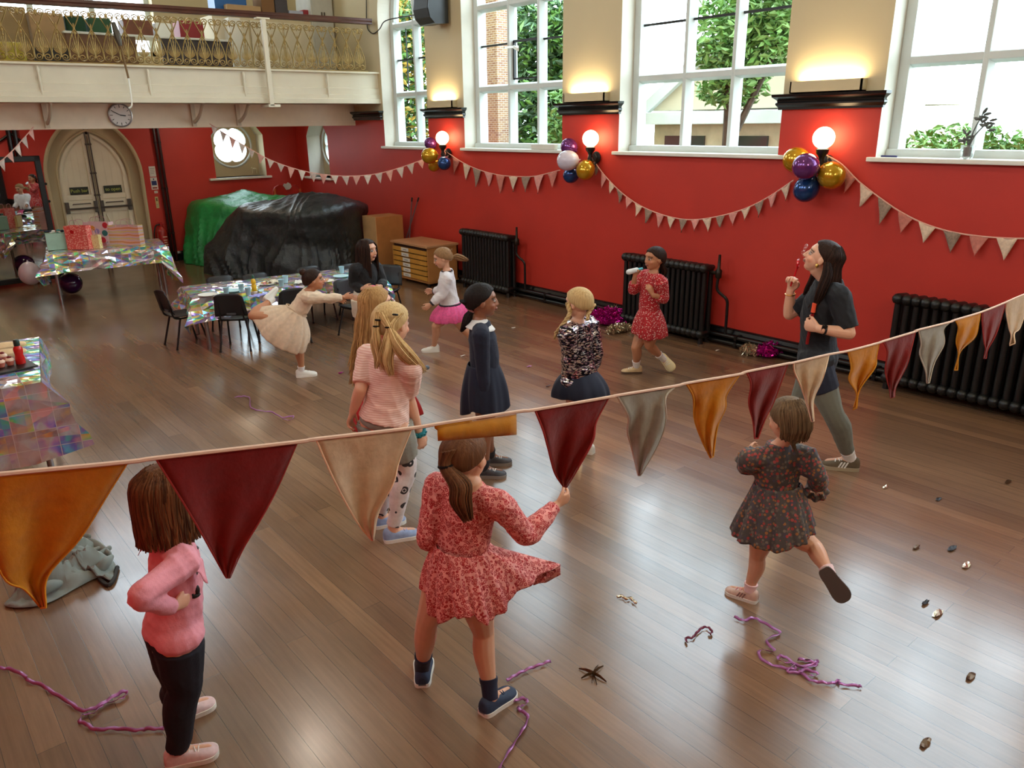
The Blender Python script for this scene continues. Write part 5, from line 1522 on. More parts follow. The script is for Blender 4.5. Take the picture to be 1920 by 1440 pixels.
p = FL(137, 551); balloon(p + (0, 0, .17), .165, 'dark purple', 'dark purple balloon lying on the floor under the back table', (.3, .8, .2))
p = FL(75, 520, .3); balloon(np.array((1.78, 12.78, .42)), .15, 'pearl', 'pale pink balloon hanging at the left end of the back table', (0, 0, 1))

# ------------------------------------------------------------------ food on the left table
TZF = .737
p = FL(40, 684, TZF)
root = thing('sauce_bottle', 'red sauce bottle with dark green cap on the food table', 'bottle', p)
m = MB(); m.lathe(p, [(.028, 0), (.032, .01), (.032, .05), (.026, .075), (.03, .10), (.03, .125), (.018, .145)], n=16); m.obj('bottle', M('sauce_red', (200, 34, 30), rough=.25), root)
m = MB(); m.lathe(p, [(.018, .143), (.02, .146), (.02, .185), (.016, .19)], n=14); m.obj('cap', M('cap_dark_green', (20, 52, 46), rough=.4), root)
p = FL(12, 692, TZF)
root = thing('tray', 'black tray with cupcakes on the food table', 'tray', p)
m = MB(); m.obox(p + (-.02, .02, .006), (1, .12, 0), (-.12, 1, 0), uz, .19, .14, .006); m.obj('tray_base', BLACKM, root, smooth=False, bevel=.004)
CK = [M('cupcake_case', (206, 120, 100), rough=.6), M('cupcake_cream', (240, 212, 190), rough=.6), M('berry', (120, 16, 22), rough=.3)]
for k, (px, py, lab) in enumerate(((20, 684, 'cupcake with dark berry top nearest the red sauce bottle'), (3, 688, 'cupcake with dark berry top beside the one by the sauce bottle'), (-12, 680, 'cupcake farthest left on the black tray'), (7, 676, 'cupcake at the back of the black tray'))):
    q = FL(px, py, TZF + .014)
    root = thing('cupcake', lab, 'cake', q, group='cupcakes on the tray')
    m = MB(); m.lathe(q, [(.02, 0), (.03, .032)], n=14); m.obj('case', CK[0], root)
    m = MB(); m.ell(q + (0, 0, .036), np.eye(3), (.03, .03, .02), 12, 7); m.obj('icing', CK[1], root)
    m = MB(); m.ell(q + (0, 0, .056), np.eye(3), (.016, .016, .012), 10, 6); m.obj('berry', CK[2], root)
for k, (px, py, l_, lab) in enumerate(((8, 658, .26, 'long cream sandwich roll at the back of the food table'), (10, 671, .24, 'flat cream sandwich roll between the tray and the long roll'))):
    q = FL(px, py, TZF); m = MB(); m.tube([q + (-l_ / 2, 0, .03), q + (0, .01, .035), q + (l_ / 2, .02, .03)], [(.03, .02), (.05, .03), (.035, .02)], ref=(0, 1, 0), n=12, sub=5, round_caps=True)
    o = m.obj('sandwich_roll', M('bread_cream', (222, 192, 148), rough=.7, noise=.1, nscale=20)); tag(o, lab, 'bread')

# ------------------------------------------------------------------ tinsel pom-poms, ribbons, scraps, jacket
TM = M('tinsel_magenta', (190, 16, 140), rough=.2, metal=.7); TS = M('tinsel_silver', (206, 190, 164), rough=.2, metal=.85)
def pompom(px, py, rx_, ry_, rz_, mt, label, n, seed):
    r = random.Random(seed); c = FL(px, py); c[2] = rz_ * .35
    root = thing('pom_pom', label, 'pom-pom', (c[0], c[1], 0))
    m = MB()
    for i in range(n):
        d = np.array([r.gauss(0, 1), r.gauss(0, 1), abs(r.gauss(0, 1)) * .8]); d = nrm(d) * r.uniform(.5, 1)
        q = c + d * (rx_, ry_, rz_); q[2] = max(.012, q[2])
        a = nrm([r.gauss(0, 1) for _ in range(3)]); b_ = nrm(np.cross(a, [r.gauss(0, 1) for _ in range(3)])); l = r.uniform(.012, .034); w_ = r.uniform(.003, .006)
        e = [q - a * l - b_ * w_, q + a * l - b_ * w_, q + a * l + b_ * w_, q - a * l + b_ * w_]
        for v_ in e: v_[2] = max(v_[2], .003)
        m.add(e, [(0, 1, 2, 3)])
    m.ell(c, np.eye(3), (rx_ * .62, ry_ * .62, rz_ * .6), 12, 8)
    zz = np.array(m.v); zz[:, 2] = np.maximum(zz[:, 2], .003); m.v = [tuple(q) for q in zz]
    m.obj('tinsel', mt, root, smooth=False)


pompom(1142, 606, .27, .26, .15, TM, 'big magenta tinsel pom-pom on the floor by the skirting', 1900, 1)
pompom(1156, 595, .16, .10, .13, TS, 'silver tinsel pom-pom behind the big magenta one', 900, 2)
pompom(1160, 622, .22, .10, .07, TS, 'silver tinsel pom-pom in front of the big magenta one', 900, 3)
pompom(1443, 668, .17, .13, .12, TM, 'small magenta tinsel pom-pom on the floor behind the woman', 900, 4)
pompom(1408, 664, .12, .13, .08, TS, 'small silver tinsel pom-pom touching the small magenta one', 600, 5)


RIB = M('ribbon_mauve', (160, 92, 150), rough=.3, metal=.35, coat=.3)
def ribbon(label, pxs, mt=None, wdt=.012, sub=6, name='ribbon', cat='ribbon', seed=0):
    P = spline(np.array([FL(*p) for p in pxs]), sub); r = random.Random(seed)
    P = P + np.array([(0, 0, .004 + .006 * abs(math.sin(i * .7 + seed))) for i in range(len(P))])
    m = MB(); m.tube(P, [(wdt * .5, .0018)] * len(P), ref=(.1, .2, 1) if False else None, n=6)
    m2 = MB()
    # flat band that twists as it lies
    tn = np.gradient(P, axis=0); L_, R2 = [], []
    for i, q in enumerate(P):
        t = nrm(tn[i]); s = np.cross((0, 0, 1), t); tw = .9 * math.sin(i * .37 + seed); d = s * math.cos(tw) + np.array((0, 0, 1)) * abs(math.sin(tw))
        L_.append(q - d * wdt * .5 + (0, 0, .004)); R2.append(q + d * wdt * .5 + (0, 0, .004))
    G = np.array([L_, R2]); G[..., 2] = np.maximum(G[..., 2], .0025)
    m2.grid(G); o = m2.obj(name, mt or RIB, None, solid=.0012); return tag(o, label, cat)


def zz(x0, y0, sx, sy, pts): return [(x0 + p[0] * sx, y0 + p[1] * sy) for p in pts]


ribbon('long mauve ribbon winding across the floor at the bottom left', zz(0, 940, .347, .347, [(-40, 905), (0, 912), (60, 918), (140, 955), (150, 975), (230, 1005), (290, 1045), (390, 1105), (440, 1140), (520, 1125), (600, 1075), (670, 1038), (688, 1050), (650, 1080), (560, 1110), (510, 1155), (450, 1165), (432, 1200), (470, 1215), (520, 1245), (620, 1238), (740, 1248), (800, 1240), (890, 1240)]), wdt=.016)
ribbon('short straight mauve ribbon at the blue shoe of the girl in the patterned dress', zz(900, 1100, .2604, .2604, [(190, 690), (260, 650), (340, 610), (430, 578), (510, 548)]), wdt=.014, seed=2)
ribbon('curling mauve ribbon trailing towards us from the foot of the girl in patterned dress', zz(900, 1100, .2604, .2604, [(200, 822), (240, 835), (310, 820), (340, 845), (320, 868), (272, 880), (290, 905), (340, 940), (335, 990), (285, 1080), (215, 1190), (150, 1300), (100, 1400)]), wdt=.015, seed=3)
ribbon('tangled bundle of mauve ribbon on the floor right of the toddler', zz(1340, 1120, .302, .302, [(120, 132), (180, 155), (240, 140), (300, 168), (400, 225), (395, 240), (318, 280), (370, 345), (275, 342), (300, 405), (420, 450), (500, 455), (480, 425), (400, 405), (395, 380), (440, 385), (520, 440), (600, 430), (638, 405), (560, 400), (515, 395), (590, 410), (630, 430), (560, 450), (500, 430), (450, 470), (520, 480), (560, 460), (637, 485), (620, 500), (560, 490), (520, 465), (590, 525), (660, 540), (740, 545), (770, 525), (775, 550), (880, 562), (912, 566)]), wdt=.014, seed=4)
ribbon('short dark pink ribbon with a curled end left of the toddler', zz(900, 1100, .2604, .2604, [(1490, 418), (1482, 385), (1530, 380), (1560, 345), (1600, 310), (1640, 308), (1668, 335), (1658, 358), (1645, 340)]), M('ribbon_plum', (112, 40, 66), rough=.3, metal=.3), wdt=.012, seed=5)
ribbon('thin pink ribbon lying behind the party children near the low table', zz(320, 690, 1, 1, [(120, 57), (135, 55), (148, 58), (150, 75), (165, 82), (190, 85), (210, 95), (230, 92), (225, 100), (210, 98)]), wdt=.012, seed=6)
ribbon('crinkled silver foil strip between the two girls in front', zz(900, 1100, .2604, .2604, [(985, 90), (1020, 80), (1050, 100), (1080, 95), (1110, 120), (1128, 135)]), TS, wdt=.016, seed=7, name='foil_strip', cat='foil')
# foil scraps
GOLDF = M('foil_brown', (92, 66, 40), rough=.3, metal=.6)
p = FL(1112, 1265); m = MB()
for k, (dx, dy) in enumerate(((1, .1), (.8, .35), (-.3, .9), (-.8, .2), (-.5, -.8), (.1, -1), (.5, .05), (-.6, -.5))):
    e = p + np.array((dx * .075, dy * .075, .004)); m.tube([p + (0, 0, .010), (p + e) / 2 + (0, 0, .010), e], [(.008, .003), (.007, .002), (.003, .0015)], n=5)
o = m.obj('tinsel_scrap', GOLDF); tag(o, 'brown star shaped tinsel scrap on the floor in front', 'scrap')
SCR = [((1785, 1030), 'dark foil scrap lying farthest right on the bare floor', BLACKM), ((1735, 1132), 'black foil scrap at the right of the tangled ribbon', BLACKM), ((1758, 1152), 'silver foil scrap just below the black one at right', TS),
       ((1718, 1028), 'brown leaf like scrap on the floor behind the black ones', GOLDF), ((1760, 937), 'tiny dark scrap on the floor in front of the right radiator', BLACKM), ((1890, 905), 'small brown scrap near the right edge of the floor', GOLDF),
       ((1812, 1062), 'silver curl of foil near the dark scrap at far right', TS), ((963, 615), 'white paper scrap on the floor right of the navy dress', WHP), ((868, 668), 'white paper scrap on the floor left of the navy dress', WHP), ((1345, 658), 'tiny white scrap near the radiator behind the woman', WHP),
       ((1660, 915), 'tiny silver scrap behind the woman at right', TS), ((1820, 1270), 'dark curled scrap at the lower right of the floor', GOLDF), ((1735, 1395), 'brown paper scrap at the bottom right of the floor', GOLDF), ((992, 688), 'thin pink scrap on the floor by the sequin jacket girl', RIB),
       ((1028, 725), 'small dark scrap on the floor left of the sequin jacket girl', BLACKM), ((640, 700), 'tiny pink scrap near the trainers of the girl in cream', TM), ((690, 668), 'tiny silver scrap beside the feet of the girl in black', TS)]
for k, ((px, py), lab, mt) in enumerate(SCR):
    p = FL(px, py); r = random.Random(k); s = .02 + .012 * r.random() if k < 7 or k in (11, 12) else .022; G = []
    for i in range(4): G.append([p + np.array(((i - 1.5) * s * .9, (j - 1) * s * .6 * (1 - .3 * abs(i - 1.5)), .004 + .010 * r.random())) for j in range(3)])
    m = MB(); m.grid(G); o = m.obj('paper_scrap' if mt is WHP else 'foil_scrap', mt, None, solid=.001, smooth=False); tag(o, lab, 'scrap', 'floor scraps')
# grey jacket on the floor
outl = zz(0, 940, .347, .347, [(25, 570), (120, 585), (260, 560), (430, 470), (540, 420), (610, 440), (632, 370), (560, 270), (470, 225), (370, 210), (330, 270), (300, 330), (240, 380), (180, 430), (90, 510)])
Q = np.array([FL(*p)[:2] for p in outl]); cx = Q.mean(axis=0)
G = []
for j in range(15):
    t = 1 - j / 14.0
    G.append([(*(cx + (q - cx) * t), (.012 + .085 * (1 - t ** 2.2))) for q in spline(Q, 6, closed=True)])
G = np.array(G); G[..., 2] += np.maximum(-.05, fold_noise(G, .10, 11.0, 4)) * (1 - np.linspace(1, 0, 15) ** 6)[:, None]; G[..., 2] = np.maximum(G[..., 2], .005)
m = MB(); m.grid(G, closed_u=True, flip=True)
for k, q in enumerate(([(240, 410), (330, 330), (420, 300), (475, 335)], [(270, 470), (360, 420), (450, 385), (600, 300)], [(170, 520), (230, 500), (300, 470), (410, 440)], [(420, 235), (520, 262), (600, 330)], [(340, 300), (400, 250), (490, 240)], [(510, 412), (580, 385), (612, 345)], [(200, 545), (270, 520), (350, 470)], [(300, 390), (390, 350), (450, 330), (540, 300)])):
    m.tube([FL(x, y) + (0, 0, .045 + .02 * math.sin(i * 2 + k)) for i, (x, y) in enumerate(zz(0, 940, .347, .347, q))], [(.016, .012)] + [(.038 + .010 * math.sin(k * 2.0), .022)] * (len(q) - 2) + [(.014, .010)], ref=(.2, .1, 1), n=10, sub=6, round_caps=True)
root = m.obj('jacket', M('jacket_grey', (128, 138, 134), rough=.75, noise=.08, nscale=6, sheen=.2), None, solid=.004); tag(root, 'crumpled grey jacket lying on the floor at the lower left', 'jacket')
m = MB(); P = [FL(x, y) + (0, 0, .012) for x, y in zz(0, 940, .347, .347, [(540, 430), (580, 462), (612, 440), (636, 365)])]; m.tube(P, .012, n=6, sub=4); m.obj('lining_edge', M('jacket_dark', (40, 38, 36), rough=.7), root)

# ------------------------------------------------------------------ big cloth bunting near the camera
BF = {'o': ('bunting_mustard', (208, 138, 14)), 'r': ('bunting_burgundy', (136, 16, 14)), 'c': ('bunting_cream', (216, 192, 162)), 'g': ('bunting_grey', (166, 160, 148))}
def muslin(name, rgb):
    m, nt, b = newmat(name); co = coords(nt)
    n = node(nt, 'ShaderNodeTexNoise'); n.inputs['Scale'].default_value = 60; n.inputs['Detail'].default_value = 5; nt.links.new(co, n.inputs['Vector'])
    n2 = node(nt, 'ShaderNodeTexNoise'); n2.inputs['Scale'].default_value = 15; n2.inputs['Detail'].default_value = 6; nt.links.new(co, n2.inputs['Vector'])
    c = lin(*rgb)[:3]
    nt.links.new(mixc(nt, .5, ramp(nt, n.outputs[0], [(.3, tuple(x * .78 for x in c)), (.7, tuple(min(1, x * 1.15) for x in c))]), ramp(nt, n2.outputs[0], [(.3, tuple(x * .8 for x in c)), (.7, tuple(min(1, x * 1.1) for x in c))])), b.inputs['Base Color'])
    b.inputs['Roughness'].default_value = .9; b.inputs['Sheen Weight'].default_value = .3
    bump(nt, b, n2.outputs[0], .9, .010)
    # thin cloth lets some daylight through
    tl = node(nt, 'ShaderNodeBsdfTranslucent'); tl.inputs[0].default_value = (*c, 1); mx = node(nt, 'ShaderNodeMixShader'); mx.inputs[0].default_value = .35
    nt.links.new(b.outputs[0], mx.inputs[1]); nt.links.new(tl.outputs[0], mx.inputs[2]); nt.links.new(mx.outputs[0], nt.nodes['Material Output'].inputs[0])
    return m


BFM = {k: muslin(*v) for k, v in BF.items()}
STR = [(-60, 896), (0, 889), (240, 866), (300, 858), (555, 829), (595, 823), (770, 803), (815, 796), (968, 772), (1005, 768), (1140, 745), (1160, 741), (1265, 724), (1290, 718), (1385, 702), (1400, 697), (1475, 682), (1488, 680), (1552, 665), (1590, 658), (1647, 643), (1655, 640), (1715, 622), (1720, 619), (1780, 604), (1790, 600), (1840, 585), (1885, 567), (1925, 550), (1990, 528)]


def sdep(px):
    x = (px - 960.) / FPX
    k = (x + .459) / (.173 - .13 * x)
    return 1.15 * (1 + .13 * k)


def bp(px, py, top=None, off=0.0):
    """point of the bunting: hangs straight below the string point over it"""
    tx = px if top is None else top
    ty = np.interp(tx, [p[0] for p in STR], [p[1] for p in STR])
    d = sdep(tx); drop = max(0, py - ty) * d / FPX
    return AT(px, py, d + .319 * drop * .95 + off)


FLAGS = [   # colour, left edge and right edge (pixel points from string to tip)
    ('o', [(-58, 896), (-40, 960), (5, 1080), (46, 1105), (77, 1140)], [(240, 866), (200, 930), (150, 1010), (90, 1080), (86, 1139)]),
    ('r', [(292, 860), (330, 920), (372, 990), (400, 1040), (424, 1083)], [(557, 830), (520, 915), (488, 975), (455, 1030), (431, 1083)]),
    ('c', [(593, 824), (622, 890), (650, 945), (674, 985), (697, 1013)], [(772, 803), (748, 865), (738, 905), (710, 960), (700, 1013)]),
    ('o', [(815, 796), (830, 815), (850, 818), (870, 800), (877, 796)], [(968, 773), (968, 795), (966, 818), (966, 820), (965, 822)]),
    ('r', [(1003, 768), (1018, 805), (1028, 840), (1040, 885), (1056, 911)], [(1141, 745), (1118, 790), (1112, 825), (1088, 870), (1062, 913)]),
    ('g', [(1157, 742), (1178, 780), (1177, 810), (1186, 845), (1197, 891)], [(1266, 724), (1248, 745), (1248, 788), (1235, 830), (1201, 891)]),
    ('o', [(1287, 719), (1300, 745), (1302, 785), (1316, 825), (1332, 858)], [(1387, 701), (1362, 740), (1360, 765), (1345, 800), (1337, 856)]),
    ('r', [(1400, 698), (1408, 720), (1404, 755), (1412, 790), (1415, 822)], [(1477, 682), (1465, 715), (1450, 755), (1435, 785), (1421, 822)]),
    ('c', [(1488, 680), (1490, 697), (1502, 725), (1512, 755), (1522, 790)], [(1554, 664), (1548, 690), (1540, 715), (1525, 750), (1526, 789)]),
    ('o', [(1590, 658), (1596, 690), (1592, 712), (1606, 738), (1600, 768)], [(1648, 643), (1643, 668), (1640, 690), (1612, 730), (1606, 765)]),
    ('r', [(1656, 640), (1664, 660), (1660, 695), (1668, 730), (1670, 746)], [(1716, 622), (1708, 655), (1700, 685), (1680, 725), (1677, 744)]),
    ('g', [(1722, 619), (1727, 645), (1725, 665), (1736, 697), (1738, 718)], [(1781, 604), (1769, 618), (1770, 645), (1752, 680), (1742, 718)]),
    ('o', [(1791, 600), (1797, 615), (1793, 640), (1797, 665), (1790, 694)], [(1838, 586), (1835, 605), (1828, 632), (1800, 660), (1795, 694)]),
    ('r', [(1841, 584), (1842, 610), (1845, 640), (1848, 655), (1845, 672)], [(1885, 568), (1877, 598), (1866, 630), (1852, 655), (1849, 672)]),
    ('c', [(1888, 566), (1887, 585), (1892, 615), (1896, 630), (1893, 648)], [(1932, 548), (1924, 580), (1912, 615), (1902, 625), (1903, 644)]),
    ('o', [(1940, 545), (1945, 570), (1950, 600), (1958, 620), (1962, 640)], [(1985, 530), (1980, 560), (1975, 590), (1970, 620), (1966, 640)]),
]
bun = thing('bunting', 'large cloth bunting of mustard, burgundy, cream and grey flags strung across the foreground', 'bunting', AT(300, 858, sdep(300)))
m = MB()
P = spline(np.array([bp(x, y) for x, y in STR]), 4)
m.tube(P, [(.0035, .005)] * len(P), n=6); m.obj('string', M('bunting_tape', (218, 184, 164), rough=.8), bun)
rb = random.Random(5)
for k, (c, Lp, Rp) in enumerate(FLAGS):
    Lp = np.array(Lp, float); Rp = np.array(Rp, float)
    rows, cols = 22, 14
    Lr, Rr = spline(Lp, 6), spline(Rp, 6)
    n = len(Lr); G = []; ph = rb.random() * 6; x0, x1 = Lp[0][0], Rp[0][0]; wd = .12
    if k == 3:      # the mustard flag that has rolled itself up over the string
        A0, B0 = np.array((820., 798.)), np.array((968., 774.))
        G = []
        for j in range(20):
            th = -2.2 + j / 19 * 5.2
            row = []
            for i in range(12):
                u_ = i / 11; q = A0 + (B0 - A0) * u_; d = sdep(q[0]); rr_ = (.016 + .010 * u_) * (1 - .012 * j)
                base_ = AT(q[0], q[1] + 4, d); dn = np.array((0, 0, -1.)); fw = nrm(np.cross(ray(q[0], q[1]), (0, 0, 1.))); nn = nrm(np.cross(fw, dn))
                if nn @ ray(q[0], q[1]) > 0: nn = -nn
                row.append(base_ + dn * rr_ * (1 - math.cos(th)) * 1.0 + nn * rr_ * math.sin(th))
            G.append(row)
        # loose left tail of the roll
        m = MB(); m.grid(G)
        T = [[bp(815 + (70 * u_), 798 - 10 * u_ + v_ * (22 + 3 * math.sin(u_ * 3)) * (math.sin(u_ * PI * .9 + .25)), 815 + 70 * u_, -.004) for u_ in np.linspace(0, 1, 8)] for v_ in np.linspace(0, 1, 5)]
        m.grid(T); m.obj('flag', BFM[c], bun, solid=.0015, angle=80)
        continue
    for j in range(n):
        t = j / (n - 1); row = []
        for i in range(cols):
            u_ = i / (cols - 1); q = Lr[j] + (Rr[j] - Lr[j]) * u_
            tx = x0 + (x1 - x0) * (u_ * (1 - t) + .5 * t)
            sc = sdep(tx)
            off = (.010 * math.sin(ph + u_ * 5 + t * 3) + .007 * math.sin(ph * 2 + u_ * 11 + t * 5)) * min(1, t * 3) * (.8 if k < 4 else 1.3)
            row.append(bp(q[0], q[1], tx, off))
        G.append(row)
    m = MB(); m.grid(G); m.obj('flag', BFM[c], bun, solid=.0015, angle=80)
    m = MB(); gg_ = np.array(G)
    edge = list(gg_[:, 0]) + list(gg_[::-1, -1]); m.tube(edge, .0016 if k < 4 else .0026, n=5, caps=False)
    m.obj('edging', M('edging_%s' % c, tuple(int(min(255, q * (1.05 if c in 'cg' else .9) + (30 if c == 'r' else 12))) for q in BF[c][1]), rough=.9), bun)
# ------------------------------------------------------------------ people: body, clothes, hair
def fuse(mb, voxel, smooth=4):
    """one continuous surface out of overlapping closed shapes"""
    me = mb.mesh('tmp', [], False)
    o = bpy.data.objects.new('tmp', me); COL.objects.link(o)
    md = o.modifiers.new('r', 'REMESH'); md.mode = 'VOXEL'; md.voxel_size = voxel; md.use_smooth_shade = True
    sm = o.modifiers.new('s', 'SMOOTH'); sm.factor = .5; sm.iterations = smooth
    dg = bpy.context.evaluated_depsgraph_get()
    new = bpy.data.meshes.new_from_object(o.evaluated_get(dg))
    bpy.data.objects.remove(o); bpy.data.meshes.remove(me)
    new.materials.clear()
    new.polygons.foreach_set('use_smooth', [True] * len(new.polygons))
    return new


def verts_of(me):
    a = np.empty(len(me.vertices) * 3, 'f'); me.vertices.foreach_get('co', a); return a.reshape(-1, 3).astype(float)


def set_verts(me, v): me.vertices.foreach_set('co', v.astype('f').ravel()); me.update()


def wrinkle(me, amp, freq, seed, stretch=(1, 1, 1)):
    v = verts_of(me); n = np.empty(len(me.vertices) * 3, 'f'); me.vertex_normals.foreach_get('vector', n); n = n.reshape(-1, 3)
    r = np.random.RandomState(seed); h = np.zeros(len(v))
    for k in range(6):
        d = r.normal(size=3) * stretch; d = d / np.linalg.norm(d) * freq * (1.5 ** k)
        wob = np.sin(v @ (r.normal(size=3) * freq * .5) + r.rand() * 6) * 1.2
        h += (.5 - np.abs(np.sin(v @ d + wob))) * .68 ** k
    set_verts(me, v + n * (h * amp)[:, None])


def place(name, me, mats, parent):
    for m in (mats if isinstance(mats, (list, tuple)) else [mats]): me.materials.append(m)
    o = bpy.data.objects.new(name, me); COL.objects.link(o)
    if parent is not None: adopt(o, parent)
    return o


def skin_mat(rgb):
    key = 'skin_%d_%d_%d' % rgb
    if key in MATS: return MATS[key]
    m, nt, b = newmat(key)
    a = node(nt, 'ShaderNodeVertexColor', layer_name='Col')
    n = node(nt, 'ShaderNodeTexNoise'); n.inputs['Scale'].default_value = 18; nt.links.new(coords(nt), n.inputs['Vector'])
    nt.links.new(mixc(nt, .25, a.outputs[0], ramp(nt, n.outputs[0], [(.3, (.82, .78, .76)), (.7, (1.1, 1.05, 1.0))]), 'MULTIPLY'), b.inputs['Base Color'])
    b.inputs['Roughness'].default_value = .48; b.inputs['Subsurface Weight'].default_value = .08; b.inputs['Subsurface Radius'].default_value = (.02, .008, .004); b.inputs['Subsurface Scale'].default_value = .3
    MATS[key] = m; return m


def hair_mat(name, c1, c2):
    key = 'hair_' + name
    if key in MATS: return MATS[key]
    m, nt, b = newmat(key)
    a = node(nt, 'ShaderNodeVertexColor', layer_name='Col'); sp = node(nt, 'ShaderNodeSeparateColor'); nt.links.new(a.outputs[0], sp.inputs[0])
    n = node(nt, 'ShaderNodeTexNoise'); n.inputs['Scale'].default_value = 14; n.inputs['Detail'].default_value = 5; nt.links.new(coords(nt, 'Object', (7, 7, .8)), n.inputs['Vector'])
    ad = node(nt, 'ShaderNodeMath', operation='MULTIPLY_ADD'); ad.inputs[1].default_value = .55; nt.links.new(n.outputs[0], ad.inputs[0])
    ml = node(nt, 'ShaderNodeMath', operation='MULTIPLY'); ml.inputs[1].default_value = .45; nt.links.new(sp.outputs[0], ml.inputs[0]); nt.links.new(ml.outputs[0], ad.inputs[2])
    nt.links.new(ramp(nt, ad.outputs[0], [(.2, lin(*c1)), (.8, lin(*c2))]), b.inputs['Base Color'])
    b.inputs['Roughness'].default_value = .58; b.inputs['Specular IOR Level'].default_value = .14
    bump(nt, b, n.outputs[0], .5, .01)
    MATS[key] = m; return m


